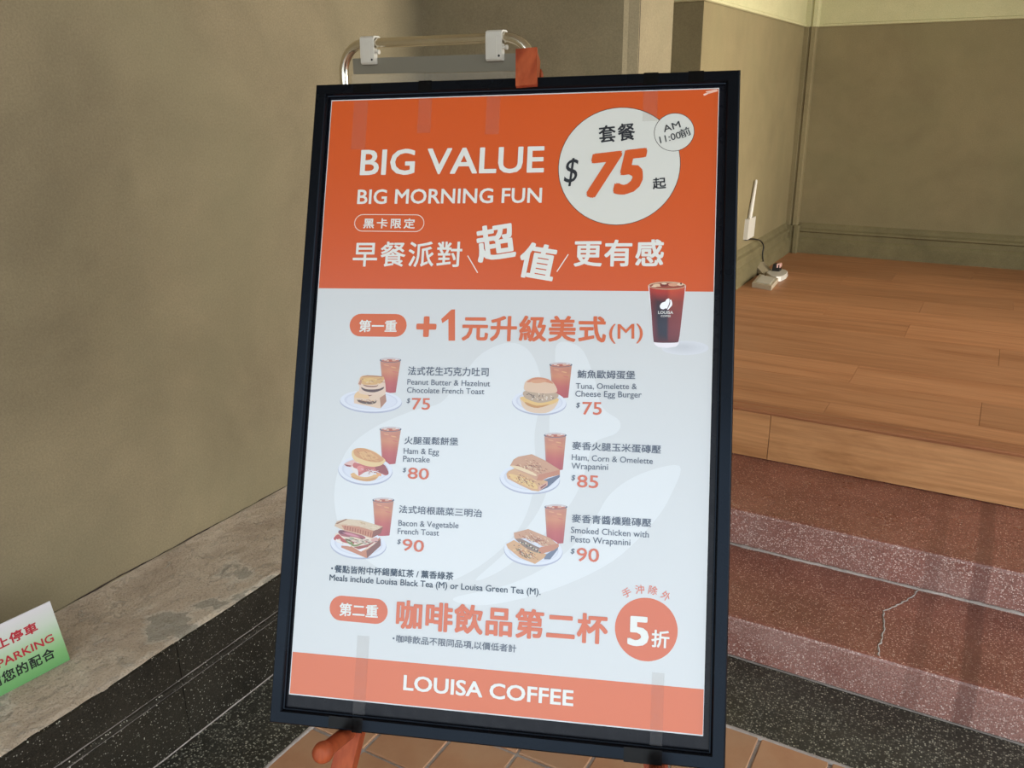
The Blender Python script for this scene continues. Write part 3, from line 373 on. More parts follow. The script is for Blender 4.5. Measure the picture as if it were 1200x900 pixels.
 ('printed_tea_glass#3','P',[149.4,645.2,148.8,646.3,146.7,647.4,143.5,648.4,139.3,649.2,134.5,649.7,129.5,650,124.6,650,120.3,649.6,117,649,114.8,648.1,114,647.1,114.6,646,116.7,644.9,119.9,643.9,124.2,643.1,129,642.5,134,642.3,138.9,642.3,143.1,642.7,146.5,643.3,148.6,644.2],(96,98,112)),
 ('printed_tea_glass#3','P',[147.7,644.4,147.1,645.2,145.3,646,142.3,646.7,138.5,647.4,134.1,647.8,129.6,648.1,125.2,648.1,121.3,647.9,118.2,647.4,116.3,646.8,115.6,646.1,116.2,645.3,118.1,644.5,121,643.7,124.8,643.1,129.2,642.6,133.8,642.4,138.2,642.4,142,642.6,145.1,643,147,643.6],(214,200,200)),
 ('printed_tea_glass#3','P',[146.4,646.1,145.6,646.9,143.1,647.7,139.3,648.4,134.5,649,129.4,649.2,124.6,649.2,120.6,649,118,648.4,117.1,647.7,117.9,646.9,120.4,646.1,124.3,645.4,129.1,644.9,134.2,644.6,139,644.6,142.9,644.9,145.5,645.4],(200,120,92)),
 ('printed_tea_glass#3','P',[126.3,645.9,125.6,646.8,123.9,647.3,121.8,647.3,120.4,646.7,120.4,645.8,121.7,645,123.7,644.8,125.5,645.1],(232,208,196)),
 ('printed_tea_glass#3','P',[141.2,645.5,140.4,646.5,138.4,647.2,135.9,647.1,134.3,646.4,134.3,645.4,135.8,644.5,138.2,644.2,140.3,644.6],(226,178,152)),
 ('printed_tea_glass#3','P',[134.8,647.2,134.2,648,132.4,648.6,130.4,648.5,129,647.9,129,647,130.2,646.3,132.3,646,134.1,646.4],(186,92,64)),
 ('printed_tea_glass#3','P',[144,644.4,143.5,645.1,142.2,645.5,140.7,645.4,139.8,645,139.7,644.4,140.6,643.8,142.1,643.6,143.4,643.9],(238,228,226)),
 ('printed_tea_glass#3','P',[129.7,647.4,129.2,648,128,648.4,126.6,648.4,125.7,647.9,125.6,647.3,126.5,646.8,127.9,646.7,129.1,646.9],(232,190,160)),
 ('printed_tea_glass#3','P',[130.1,655,129.2,655.4,126.8,655.4,123.9,655,121.7,654.3,120.9,653.7,121.8,653.2,124.2,653.3,127.1,653.7,129.3,654.3],(226,164,120)),
 ('printed_tea_glass#3','P',[142.1,657.6,141.2,658,138.8,658,136,657.6,133.7,656.9,132.9,656.3,133.9,655.9,136.2,655.9,139.1,656.3,141.3,656.9],(232,172,118)),
 ('printed_tea_glass#3','P',[135.6,661.2,134.6,661.6,132.3,661.6,129.4,661.2,127.2,660.5,126.4,659.9,127.3,659.5,129.7,659.5,132.6,659.9,134.8,660.6],(222,142,104)),
 ('printed_tea_glass#3','P',[145.1,664.6,144.2,665,141.8,665,139,664.6,136.7,663.9,135.9,663.3,136.9,662.9,139.2,662.9,142.1,663.3,144.3,663.9],(212,116,96)),
 ('printed_tea_glass#4','G',[[381.4,429.3,385.5,429.6,398.2,429.6,409.9,429.0,414.9,428.4],[382.6,437.6,386.4,437.9,398.5,438.0,409.6,437.3,414.3,436.8],[383.7,445.9,387.3,446.2,398.8,446.3,409.3,445.6,413.8,445.1],[384.8,454.3,388.3,454.5,399.1,454.6,409.0,453.9,413.2,453.4],[386.0,462.5,389.2,462.8,399.4,462.9,408.7,462.3,412.6,461.7],[387.1,470.8,390.2,471.1,399.7,471.2,408.4,470.6,412.1,470.0],[388.3,479.1,391.1,479.4,399.9,479.5,408.1,478.8,411.5,478.3]],[[(199,149,124),(205,140,108),(211,146,114),(205,140,108),(199,144,116)],[(200,139,114),(206,128,96),(212,134,102),(206,128,96),(200,133,106)],[(206,147,114),(214,138,96),(220,144,102),(214,138,96),(206,142,106)],[(199,127,105),(204,112,84),(210,118,90),(204,112,84),(198,120,96)],[(192,111,102),(196,92,80),(202,98,86),(196,92,80),(191,103,93)],[(188,103,100),(190,82,78),(196,88,84),(190,82,78),(186,94,91)],[(183,97,97),(184,74,74),(190,80,80),(184,74,74),(181,87,87)]]),
 ('printed_tea_glass#4','P',[415.7,428.4,415,429.5,413,430.5,409.8,431.4,405.6,432.1,400.8,432.5,395.9,432.7,391,432.5,386.8,432,383.5,431.3,381.4,430.4,380.6,429.3,381.3,428.2,383.3,427.2,386.6,426.3,390.8,425.6,395.5,425.2,400.5,425.1,405.3,425.3,409.5,425.7,412.8,426.5,414.9,427.4],(96,98,112)),
 ('printed_tea_glass#4','P',[414.1,427.5,413.5,428.3,411.6,429.1,408.7,429.7,404.9,430.3,400.5,430.6,396,430.7,391.6,430.6,387.8,430.3,384.8,429.8,382.8,429.1,382.2,428.4,382.8,427.6,384.6,426.8,387.6,426.2,391.4,425.6,395.8,425.3,400.3,425.2,404.7,425.3,408.5,425.6,411.5,426.1,413.4,426.8],(214,200,200)),
 ('printed_tea_glass#4','P',[412.9,429.3,412,430,409.5,430.8,405.6,431.4,400.9,431.8,395.8,431.9,391,431.7,387,431.4,384.4,430.8,383.5,430,384.4,429.2,386.9,428.5,390.8,427.9,395.6,427.5,400.7,427.4,405.5,427.5,409.4,427.9,411.9,428.5],(200,120,92)),
 ('printed_tea_glass#4','P',[392.6,428.5,392,429.3,390.3,429.8,388.4,429.7,387.1,429.1,387.1,428.2,388.3,427.5,390.2,427.3,391.9,427.7],(232,208,196)),
 ('printed_tea_glass#4','P',[407.4,428.5,406.7,429.5,404.7,430.1,402.4,429.9,400.9,429.2,400.8,428.1,402.3,427.3,404.6,427.1,406.6,427.5],(226,178,152)),
 ('printed_tea_glass#4','P',[401.1,430,400.5,430.8,398.8,431.3,396.9,431.2,395.6,430.5,395.5,429.7,396.8,429,398.7,428.8,400.4,429.2],(186,92,64)),
 ('printed_tea_glass#4','P',[410.2,427.5,409.8,428.1,408.6,428.5,407.2,428.4,406.2,427.9,406.2,427.3,407.1,426.8,408.5,426.6,409.7,426.9],(238,228,226)),
 ('printed_tea_glass#4','P',[396,430.1,395.6,430.7,394.4,431,393.1,430.9,392.2,430.5,392.2,429.9,393,429.4,394.4,429.3,395.5,429.5],(232,190,160)),
 ('printed_tea_glass#4','P',[396.2,437.6,395.3,438,393,437.9,390.3,437.4,388.2,436.7,387.5,436,388.4,435.7,390.6,435.7,393.3,436.2,395.4,437],(226,164,120)),
 ('printed_tea_glass#4','P',[408,440.6,407.1,440.9,404.9,440.9,402.2,440.4,400.1,439.6,399.3,439,400.2,438.6,402.5,438.7,405.2,439.2,407.3,439.9],(232,172,118)),
 ('printed_tea_glass#4','P',[401.5,444,400.5,444.4,398.3,444.3,395.6,443.8,393.5,443.1,392.8,442.4,393.7,442,395.9,442.1,398.6,442.6,400.7,443.3],(222,142,104)),
 ('printed_tea_glass#4','P',[410.8,447.6,409.9,448,407.7,447.9,405,447.4,402.9,446.7,402.1,446,403,445.7,405.3,445.7,408,446.2,410.1,446.9],(212,116,96)),
 ('printed_tea_glass#5','G',[[377.8,536.2,381.8,536.4,394.2,536.3,405.7,535.4,410.5,534.9],[378.6,544.8,382.4,545.0,394.4,544.9,405.4,544.1,410.1,543.5],[379.4,553.4,383.1,553.6,394.6,553.5,405.1,552.7,409.6,552.1],[380.3,562.0,383.8,562.2,394.8,562.1,404.9,561.3,409.2,560.7],[381.1,570.6,384.4,570.8,395.0,570.7,404.6,569.9,408.7,569.3],[381.9,579.2,385.1,579.4,395.1,579.3,404.3,578.5,408.3,577.9],[382.7,587.7,385.7,588.0,395.3,587.9,404.1,587.1,407.8,586.5]],[[(199,149,124),(205,140,108),(211,146,114),(205,140,108),(199,144,116)],[(200,139,114),(206,128,96),(212,134,102),(206,128,96),(200,133,106)],[(206,147,114),(214,138,96),(220,144,102),(214,138,96),(206,142,106)],[(199,127,105),(204,112,84),(210,118,90),(204,112,84),(198,120,96)],[(192,111,102),(196,92,80),(202,98,86),(196,92,80),(191,103,93)],[(188,103,100),(190,82,78),(196,88,84),(190,82,78),(186,94,91)],[(183,97,97),(184,74,74),(190,80,80),(184,74,74),(181,87,87)]]),
 ('printed_tea_glass#5','P',[411.3,534.8,410.7,535.9,408.7,536.9,405.5,537.9,401.5,538.6,396.8,539.1,391.9,539.3,387.2,539.2,383.1,538.8,379.9,538.1,377.8,537.2,377,536.2,377.7,535.1,379.7,534.1,382.8,533.2,386.9,532.4,391.6,531.9,396.5,531.7,401.2,531.9,405.3,532.3,408.5,532.9,410.6,533.8],(96,98,112)),
 ('printed_tea_glass#5','P',[409.7,534,409.1,534.8,407.3,535.5,404.4,536.2,400.7,536.8,396.5,537.2,392.1,537.4,387.8,537.3,384,537.1,381.1,536.6,379.2,536,378.5,535.2,379.1,534.5,381,533.7,383.9,533,387.6,532.4,391.8,532,396.3,531.9,400.5,531.9,404.3,532.2,407.2,532.6,409.1,533.3],(214,200,200)),
 ('printed_tea_glass#5','P',[408.5,535.7,407.7,536.5,405.2,537.2,401.5,537.9,396.8,538.3,391.8,538.5,387.2,538.4,383.3,538.1,380.8,537.6,379.9,536.9,380.7,536.1,383.2,535.3,387,534.7,391.7,534.2,396.6,534,401.3,534.1,405.1,534.4,407.6,535],(200,120,92)),
 ('printed_tea_glass#5','P',[388.8,535.2,388.2,536.1,386.5,536.6,384.6,536.5,383.3,535.9,383.3,535,384.5,534.3,386.4,534.1,388.1,534.4],(232,208,196)),
 ('printed_tea_glass#5','P',[403.3,535,402.5,536,400.6,536.6,398.3,536.5,396.8,535.8,396.8,534.8,398.2,533.9,400.4,533.7,402.4,534.1],(226,178,152)),
 ('printed_tea_glass#5','P',[397.1,536.5,396.5,537.4,394.8,537.9,392.9,537.8,391.6,537.2,391.6,536.3,392.8,535.6,394.7,535.4,396.4,535.8],(186,92,64)),
 ('printed_tea_glass#5','P',[406,534,405.6,534.6,404.4,535,403,534.9,402,534.5,402,533.9,402.9,533.3,404.3,533.2,405.5,533.4],(238,228,226)),
 ('printed_tea_glass#5','P',[392.1,536.7,391.7,537.3,390.5,537.7,389.2,537.6,388.4,537.2,388.3,536.6,389.2,536.1,390.5,536,391.6,536.2],(232,190,160)),
 ('printed_tea_glass#5','P',[392.3,544.2,391.4,544.6,389.2,544.5,386.5,544.1,384.4,543.4,383.7,542.7,384.6,542.3,386.8,542.4,389.5,542.8,391.6,543.5],(226,164,120)),
 ('printed_tea_glass#5','P',[403.9,546.9,403,547.3,400.8,547.2,398.1,546.8,396,546.1,395.3,545.4,396.2,545.1,398.4,545.1,401.1,545.6,403.2,546.2],(232,172,118)),
 ('printed_tea_glass#5','P',[397.5,550.3,396.6,550.7,394.4,550.7,391.7,550.2,389.6,549.6,388.9,548.9,389.8,548.5,392,548.6,394.7,549,396.8,549.7],(222,142,104)),
 ('printed_tea_glass#5','P',[406.6,553.8,405.7,554.2,403.5,554.1,400.8,553.7,398.7,553,398,552.4,398.9,552,401.1,552,403.8,552.5,405.9,553.1],(212,116,96)),
 ('printed_tea_glass#6','G',[[383.3,642.8,387.3,643.0,399.9,642.7,411.3,641.7,416.2,641.0],[384.2,651.7,388.0,651.9,400.0,651.6,411.0,650.6,415.7,649.9],[385.1,660.6,388.8,660.7,400.2,660.4,410.7,659.5,415.2,658.8],[386.1,669.4,389.5,669.6,400.4,669.3,410.4,668.4,414.7,667.7],[387.0,678.2,390.2,678.4,400.6,678.2,410.1,677.2,414.2,676.6],[387.9,687.1,391.0,687.2,400.8,687.0,409.8,686.1,413.7,685.5],[388.8,695.9,391.7,696.1,401.0,695.9,409.5,695.0,413.1,694.4]],[[(199,149,124),(205,140,108),(211,146,114),(205,140,108),(199,144,116)],[(200,139,114),(206,128,96),(212,134,102),(206,128,96),(200,133,106)],[(206,147,114),(214,138,96),(220,144,102),(214,138,96),(206,142,106)],[(199,127,105),(204,112,84),(210,118,90),(204,112,84),(198,120,96)],[(192,111,102),(196,92,80),(202,98,86),(196,92,80),(191,103,93)],[(188,103,100),(190,82,78),(196,88,84),(190,82,78),(186,94,91)],[(183,97,97),(184,74,74),(190,80,80),(184,74,74),(181,87,87)]]),
 ('printed_tea_glass#6','P',[417,641,416.4,642,414.4,643.1,411.2,644,407.1,644.8,402.4,645.4,397.5,645.6,392.8,645.6,388.6,645.3,385.4,644.7,383.3,643.8,382.6,642.9,383.2,641.8,385.2,640.7,388.4,639.8,392.5,639,397.2,638.4,402.1,638.2,406.8,638.2,411,638.5,414.2,639.1,416.3,640],(96,98,112)),
 ('printed_tea_glass#6','P',[415.4,640.2,414.8,640.9,413,641.7,410.1,642.5,406.4,643.1,402.1,643.5,397.7,643.8,393.4,643.8,389.6,643.6,386.6,643.2,384.7,642.6,384.1,641.9,384.7,641.1,386.5,640.3,389.4,639.6,393.2,639,397.4,638.5,401.9,638.3,406.2,638.3,410,638.5,412.9,638.9,414.8,639.5],(214,200,200)),
 ('printed_tea_glass#6','P',[414.2,641.9,413.4,642.6,410.9,643.4,407.1,644.1,402.4,644.6,397.4,644.9,392.7,644.9,388.9,644.6,386.3,644.1,385.4,643.5,386.3,642.7,388.7,641.9,392.6,641.2,397.3,640.7,402.3,640.4,407,640.4,410.8,640.7,413.3,641.2],(200,120,92)),
 ('printed_tea_glass#6','P',[394.4,641.7,393.8,642.5,392.1,643.1,390.2,643,388.9,642.4,388.9,641.6,390.1,640.9,392,640.6,393.7,640.9],(232,208,196)),
 ('printed_tea_glass#6','P',[408.9,641.3,408.1,642.3,406.2,642.9,404,642.8,402.5,642.1,402.4,641.1,403.9,640.3,406.1,640,408.1,640.4],(226,178,152)),
 ('printed_tea_glass#6','P',[402.7,642.9,402.1,643.7,400.4,644.2,398.5,644.2,397.3,643.6,397.2,642.8,398.4,642,400.3,641.8,402,642.1],(186,92,64)),
 ('printed_tea_glass#6','P',[411.7,640.3,411.2,640.9,410,641.2,408.7,641.2,407.7,640.8,407.7,640.2,408.6,639.6,410,639.5,411.2,639.7],(238,228,226)),
 ('printed_tea_glass#6','P',[397.7,643.2,397.2,643.7,396.1,644.1,394.8,644.1,394,643.7,393.9,643.1,394.8,642.6,396.1,642.4,397.2,642.6],(232,190,160)),
 ('printed_tea_glass#6','P',[397.8,650.5,396.9,650.8,394.7,650.8,392.1,650.4,390,649.8,389.3,649.2,390.2,648.8,392.4,648.8,395,649.2,397.1,649.8],(226,164,120)),
 ('printed_tea_glass#6','P',[409.5,652.9,408.6,653.3,406.4,653.3,403.8,652.9,401.7,652.3,400.9,651.6,401.8,651.3,404,651.3,406.7,651.7,408.8,652.3],(232,172,118)),
 ('printed_tea_glass#6','P',[403,656.4,402.1,656.8,400,656.8,397.3,656.4,395.2,655.8,394.5,655.2,395.4,654.8,397.6,654.8,400.2,655.2,402.3,655.8],(222,142,104)),
 ('printed_tea_glass#6','P',[412.2,659.7,411.3,660.1,409.1,660.1,406.5,659.7,404.4,659,403.7,658.4,404.6,658,406.8,658,409.4,658.4,411.5,659.1],(212,116,96)),
 ('printed_plate#1','P',[152.2,495.1,151.5,498.2,149.3,501.1,145.7,503.9,140.7,506.4,134.6,508.6,127.4,510.4,119.4,511.7,110.9,512.5,102.1,512.8,93.2,512.5,84.6,511.7,76.5,510.5,69.1,508.7,62.7,506.5,57.4,504,53.5,501.2,51.1,498.2,50.2,495.1,50.9,492,53.1,489,56.8,486.2,61.9,483.7,68.2,481.5,75.4,479.7,83.5,478.4,92.1,477.6,101,477.4,109.9,477.7,118.5,478.5,126.5,479.8,133.8,481.6,140.1,483.8,145.2,486.3,149,489.1,151.4,492.1],(176,178,196)),
 ('printed_plate#1','P',[151.6,493.5,150.9,496.4,148.7,499.3,145.1,501.9,140.2,504.3,134.1,506.4,127,508.1,119.1,509.3,110.7,510.1,102,510.4,93.2,510.1,84.7,509.4,76.6,508.2,69.3,506.5,63,504.4,57.8,502,53.9,499.3,51.5,496.4,50.6,493.5,51.3,490.5,53.5,487.7,57.2,485,62.2,482.6,68.4,480.5,75.6,478.8,83.6,477.6,92.1,476.8,100.9,476.6,109.7,476.9,118.2,477.6,126.2,478.9,133.4,480.6,139.6,482.7,144.6,485.1,148.4,487.8,150.7,490.6],(222,224,232)),
 ('printed_plate#1','P',[145,493,144.2,495.9,141.4,498.7,137,501.3,130.9,503.4,123.6,505.2,115.3,506.4,106.4,507,97.3,507,88.2,506.4,79.8,505.2,72.3,503.5,66,501.3,61.3,498.7,58.3,495.9,57.3,492.9,58.1,490,60.9,487.2,65.5,484.6,71.6,482.4,79,480.6,87.4,479.5,96.4,478.9,105.6,478.9,114.5,479.5,122.9,480.7,130.3,482.5,136.5,484.7,141.1,487.3,144,490.1],(206,208,220)),
 ('printed_plate#1','P',[142.9,493.5,142.1,496.2,139.5,498.8,135.4,501.1,129.8,503.2,123,504.8,115.2,505.9,106.9,506.5,98.4,506.5,90,505.9,82.2,504.8,75.2,503.2,69.4,501.2,65,498.8,62.2,496.2,61.2,493.5,62.1,490.7,64.6,488.1,68.9,485.7,74.6,483.7,81.4,482.1,89.2,481,97.6,480.4,106.1,480.4,114.5,481,122.3,482.2,129.2,483.8,134.9,485.8,139.2,488.2,141.9,490.8],(216,218,228)),
 ('printed_plate#2','P',[143.9,602.8,143.2,606.7,141.3,610.4,138.1,613.9,133.7,617.1,128.3,619.8,122,622.1,115.1,623.7,107.6,624.7,99.9,625.1,92.2,624.7,84.6,623.7,77.6,622.1,71.1,619.8,65.6,617.1,61,613.9,57.7,610.3,55.6,606.5,54.8,602.6,55.4,598.7,57.4,594.9,60.7,591.3,65.1,588.1,70.6,585.4,77,583.1,84.1,581.5,91.6,580.5,99.3,580.2,107.1,580.6,114.6,581.7,121.6,583.3,127.9,585.6,133.4,588.4,137.9,591.6,141.1,595.1,143.2,598.9],(176,178,196)),
 ('printed_plate#2','P',[143.2,601.2,142.6,604.9,140.7,608.6,137.5,611.9,133.2,615,127.8,617.7,121.6,619.8,114.7,621.4,107.4,622.4,99.8,622.7,92.1,622.4,84.7,621.4,77.7,619.8,71.4,617.6,65.9,615,61.4,611.9,58.1,608.4,56,604.8,55.3,601,55.9,597.2,57.8,593.6,61,590.1,65.4,587,70.9,584.4,77.2,582.2,84.1,580.7,91.6,579.7,99.2,579.4,106.9,579.8,114.3,580.8,121.2,582.4,127.5,584.6,132.9,587.3,137.3,590.4,140.5,593.8,142.5,597.5],(222,224,232)),
 ('printed_plate#2','P',[137.6,600.7,136.8,604.4,134.4,607.9,130.4,611.1,125.1,613.9,118.7,616.1,111.5,617.6,103.7,618.4,95.7,618.4,87.8,617.6,80.5,616.1,73.9,613.9,68.5,611.1,64.4,607.8,61.9,604.2,61,600.5,61.8,596.7,64.2,593.1,68.2,589.9,73.6,587.1,80,584.9,87.4,583.4,95.2,582.7,103.2,582.7,111.1,583.5,118.4,585.1,124.9,587.3,130.2,590.1,134.2,593.4,136.7,597],(206,208,220)),
 ('printed_plate#2','P',[135.8,601.2,135,604.6,132.8,607.9,129.1,610.8,124.2,613.4,118.3,615.4,111.5,616.8,104.3,617.5,96.8,617.5,89.5,616.8,82.7,615.4,76.6,613.4,71.6,610.8,67.8,607.8,65.4,604.4,64.5,601,65.3,597.5,67.5,594.2,71.3,591.2,76.2,588.6,82.3,586.6,89.1,585.2,96.4,584.5,103.8,584.6,111.1,585.3,117.9,586.8,124,588.8,128.9,591.4,132.7,594.4,135,597.7],(216,218,228)),
 ('printed_plate#3','P',[141.4,717,140.6,720.7,138.6,724.3,135.2,727.7,130.7,730.7,125.1,733.3,118.6,735.4,111.5,737,103.8,738,95.9,738.3,88,737.9,80.4,737,73.1,735.4,66.6,733.3,60.9,730.6,56.4,727.5,53,724.1,50.9,720.5,50.2,716.8,50.9,713,53,709.4,56.4,706,61,703,66.7,700.3,73.3,698.2,80.5,696.7,88.2,695.7,96.2,695.5,104.1,695.8,111.7,696.9,118.9,698.5,125.4,700.6,130.9,703.3,135.4,706.4,138.7,709.8,140.7,713.4],(176,178,196)),
 ('printed_plate#3','P',[140.7,715.5,140,719.1,138,722.5,134.7,725.7,130.2,728.7,124.7,731.2,118.3,733.2,111.2,734.7,103.6,735.6,95.8,735.9,88,735.6,80.4,734.7,73.3,733.2,66.8,731.1,61.3,728.5,56.7,725.6,53.4,722.3,51.3,718.8,50.7,715.2,51.4,711.6,53.4,708.1,56.8,704.8,61.3,701.9,66.9,699.4,73.4,697.3,80.6,695.8,88.2,695,96.1,694.7,103.9,695.1,111.4,696,118.5,697.6,124.9,699.7,130.4,702.3,134.8,705.2,138.1,708.5,140.1,711.9],(222,224,232)),
 ('printed_plate#3','P',[134.9,715,134,718.5,131.5,721.9,127.4,725,122,727.6,115.4,729.7,107.9,731.1,99.9,731.9,91.7,731.8,83.7,731.1,76.2,729.6,69.6,727.5,64,724.8,59.9,721.7,57.4,718.3,56.5,714.7,57.4,711.1,60,707.7,64.1,704.6,69.6,702,76.3,699.9,83.9,698.5,91.9,697.8,100.1,697.8,108.1,698.6,115.6,700.1,122.1,702.2,127.6,704.9,131.6,708,134.1,711.4],(206,208,220)),
 ('printed_plate#3','P',[133.1,715.4,132.2,718.7,129.9,721.8,126.1,724.7,121,727.1,114.9,729,107.9,730.4,100.5,731,92.9,731,85.4,730.3,78.5,729,72.3,727,67.1,724.5,63.3,721.7,60.9,718.5,60.1,715.2,61,711.9,63.3,708.7,67.2,705.8,72.3,703.4,78.6,701.5,85.6,700.2,93,699.5,100.7,699.6,108.1,700.3,115.1,701.7,121.2,703.6,126.2,706.1,130,709,132.3,712.1],(216,218,228)),
 ('printed_plate#4','P',[409.3,488.6,408.7,491.8,406.8,494.9,403.7,497.8,399.5,500.4,394.4,502.6,388.5,504.4,381.9,505.6,374.9,506.4,367.7,506.5,360.5,506.1,353.4,505.2,346.8,503.7,340.8,501.7,335.7,499.3,331.5,496.5,328.4,493.5,326.5,490.3,325.9,487,326.5,483.8,328.4,480.6,331.6,477.7,335.8,475.1,341,472.9,347,471.1,353.7,469.8,360.7,469.1,368,469,375.2,469.4,382.2,470.4,388.8,472,394.7,474,399.8,476.4,403.9,479.1,406.9,482.1,408.7,485.3],(176,178,196)),
 ('printed_plate#4','P',[408.7,487,408.1,490.1,406.2,493.1,403.2,495.8,399.1,498.3,394,500.4,388.2,502.1,381.7,503.4,374.8,504,367.6,504.2,360.5,503.8,353.5,502.9,347,501.5,341.1,499.6,336,497.3,331.9,494.6,328.8,491.7,326.9,488.6,326.3,485.5,327,482.3,328.9,479.3,331.9,476.5,336.1,474,341.3,471.9,347.2,470.2,353.8,469,360.7,468.4,367.9,468.2,375.1,468.7,382,469.6,388.5,471.1,394.3,473,399.3,475.3,403.4,478,406.3,480.8,408.1,483.9],(222,224,232)),
 ('printed_plate#4','P',[403.4,486.4,402.6,489.5,400.3,492.4,396.6,495,391.6,497.3,385.5,499,378.7,500.2,371.4,500.7,363.9,500.6,356.5,499.8,349.7,498.4,343.6,496.5,338.5,494,334.8,491.2,332.5,488.2,331.7,485,332.5,481.9,334.8,479,338.6,476.3,343.7,474.1,349.8,472.3,356.7,471.2,364.1,470.7,371.6,470.9,378.9,471.7,385.8,473.1,391.8,475,396.7,477.5,400.4,480.3,402.7,483.3],(206,208,220)),
 ('printed_plate#4','P',[401.8,486.8,401,489.7,398.8,492.4,395.4,494.8,390.7,496.9,385.1,498.5,378.7,499.6,371.9,500.1,365,500,358.1,499.2,351.7,497.9,346.1,496.1,341.4,493.9,337.9,491.3,335.7,488.5,335,485.6,335.8,482.7,338,480,341.5,477.5,346.2,475.4,351.9,473.8,358.3,472.8,365.2,472.3,372.1,472.5,379,473.2,385.3,474.5,390.9,476.3,395.5,478.6,399,481.2,401.1,484],(216,218,228)),
 ('printed_plate#5','P',[404.4,603.2,403.6,607.1,401.6,610.8,398.2,614.3,393.6,617.4,388,620.2,381.5,622.4,374.3,624,366.6,625,358.7,625.4,350.7,625,343,624,335.7,622.4,329.1,620.2,323.4,617.4,318.8,614.2,315.4,610.7,313.3,606.9,312.7,603,313.4,599.1,315.5,595.4,318.9,591.8,323.6,588.7,329.3,585.9,335.9,583.7,343.2,582.1,351,581.1,359,580.8,366.9,581.2,374.6,582.3,381.8,583.9,388.3,586.2,393.9,589,398.4,592.1,401.7,595.7,403.7,599.4],(176,178,196)),
 ('printed_plate#5','P',[403.8,601.7,403.1,605.4,401,609,397.7,612.4,393.2,615.4,387.6,618.1,381.2,620.2,374.1,621.8,366.4,622.8,358.6,623.1,350.7,622.8,343.1,621.8,335.9,620.2,329.4,618.1,323.8,615.4,319.2,612.3,315.8,608.9,313.8,605.3,313.1,601.5,313.8,597.7,315.9,594.1,319.3,590.7,323.9,587.6,329.5,585,336.1,582.8,343.3,581.3,351,580.3,358.9,580.1,366.8,580.4,374.4,581.4,381.5,583.1,387.9,585.2,393.4,587.9,397.9,591,401.2,594.4,403.2,598],(222,224,232)),
 ('printed_plate#5','P',[397.9,601.2,397.1,604.9,394.5,608.4,390.4,611.6,384.9,614.4,378.3,616.5,370.7,618,362.7,618.8,354.5,618.8,346.4,618,338.9,616.5,332.2,614.3,326.6,611.5,322.5,608.3,319.9,604.7,319,601,319.9,597.3,322.5,593.7,326.7,590.5,332.3,587.7,339,585.6,346.6,584.1,354.7,583.3,363,583.4,371,584.2,378.5,585.7,385.1,588,390.6,590.7,394.6,594,397.1,597.5],(206,208,220)),
 ('printed_plate#5','P',[396,601.7,395.2,605.1,392.8,608.3,389,611.3,383.9,613.8,377.7,615.8,370.7,617.2,363.2,617.9,355.6,617.9,348.1,617.2,341,615.8,334.8,613.8,329.7,611.2,325.8,608.2,323.4,604.9,322.6,601.5,323.5,598,325.9,594.7,329.8,591.8,334.9,589.2,341.2,587.2,348.3,585.8,355.8,585.1,363.5,585.2,371,585.9,377.9,587.4,384.1,589.4,389.2,592,392.9,595,395.3,598.2],(216,218,228)),
 ('printed_plate#6','P',[412.8,708.8,412,712.7,409.9,716.5,406.6,720,402.1,723.2,396.7,725.9,390.3,728.1,383.4,729.8,375.9,730.8,368.3,731.1,360.6,730.7,353.2,729.7,346.2,728.1,339.9,725.8,334.5,723,330.1,719.8,326.9,716.2,325,712.4,324.4,708.4,325.1,704.5,327.2,700.7,330.6,697.1,335.2,693.9,340.7,691.2,347.1,688.9,354.2,687.3,361.7,686.4,369.4,686.1,377.1,686.5,384.5,687.6,391.4,689.3,397.6,691.6,402.9,694.4,407.2,697.6,410.3,701.2,412.2,704.9],(176,178,196)),
 ('printed_plate#6','P',[412.2,707.3,411.4,711.1,409.4,714.7,406.1,718.1,401.7,721.2,396.3,723.8,390,726,383.1,727.6,375.8,728.5,368.2,728.9,360.6,728.5,353.3,727.5,346.4,725.9,340.2,723.7,334.8,721,330.5,717.9,327.3,714.4,325.4,710.7,324.8,706.9,325.6,703.1,327.7,699.4,331,696,335.5,692.9,341,690.2,347.3,688.1,354.3,686.5,361.7,685.6,369.3,685.3,376.9,685.7,384.2,686.8,391.1,688.4,397.2,690.6,402.5,693.4,406.7,696.5,409.8,699.9,411.6,703.6],(222,224,232)),
 ('printed_plate#6','P',[406.6,706.8,405.6,710.5,403.1,714.1,399.1,717.3,393.7,720.1,387.3,722.3,380,723.8,372.3,724.5,364.3,724.5,356.6,723.7,349.3,722.2,342.9,719.9,337.6,717.1,333.7,713.8,331.3,710.2,330.5,706.5,331.5,702.7,334,699.1,338.1,695.8,343.5,693.1,350.1,690.9,357.4,689.4,365.2,688.7,373.2,688.7,380.9,689.6,388.1,691.2,394.5,693.4,399.7,696.2,403.5,699.5,405.8,703.1],(206,208,220)),
 ('printed_plate#6','P',[404.7,707.3,403.9,710.7,401.5,714,397.8,717,392.8,719.5,386.8,721.5,380,722.9,372.8,723.6,365.4,723.6,358.2,722.9,351.5,721.4,345.5,719.4,340.6,716.8,336.9,713.7,334.7,710.4,334,706.9,334.9,703.4,337.3,700.1,341.1,697.1,346.1,694.5,352.2,692.5,359,691.1,366.3,690.5,373.7,690.5,380.9,691.3,387.6,692.8,393.5,694.8,398.3,697.5,401.9,700.5,404,703.8],(216,218,228)),
 ('printed_food#1','P',[73.2,488.4,78.2,478.7,124.5,481.4,126.6,493.8,118,504.6,113.6,504.4,73.9,498],(236,206,178)),
 ('printed_food#1','P',[115.7,488.2,124.6,482,126.8,493.2,118.3,504.2],(184,130,100)),
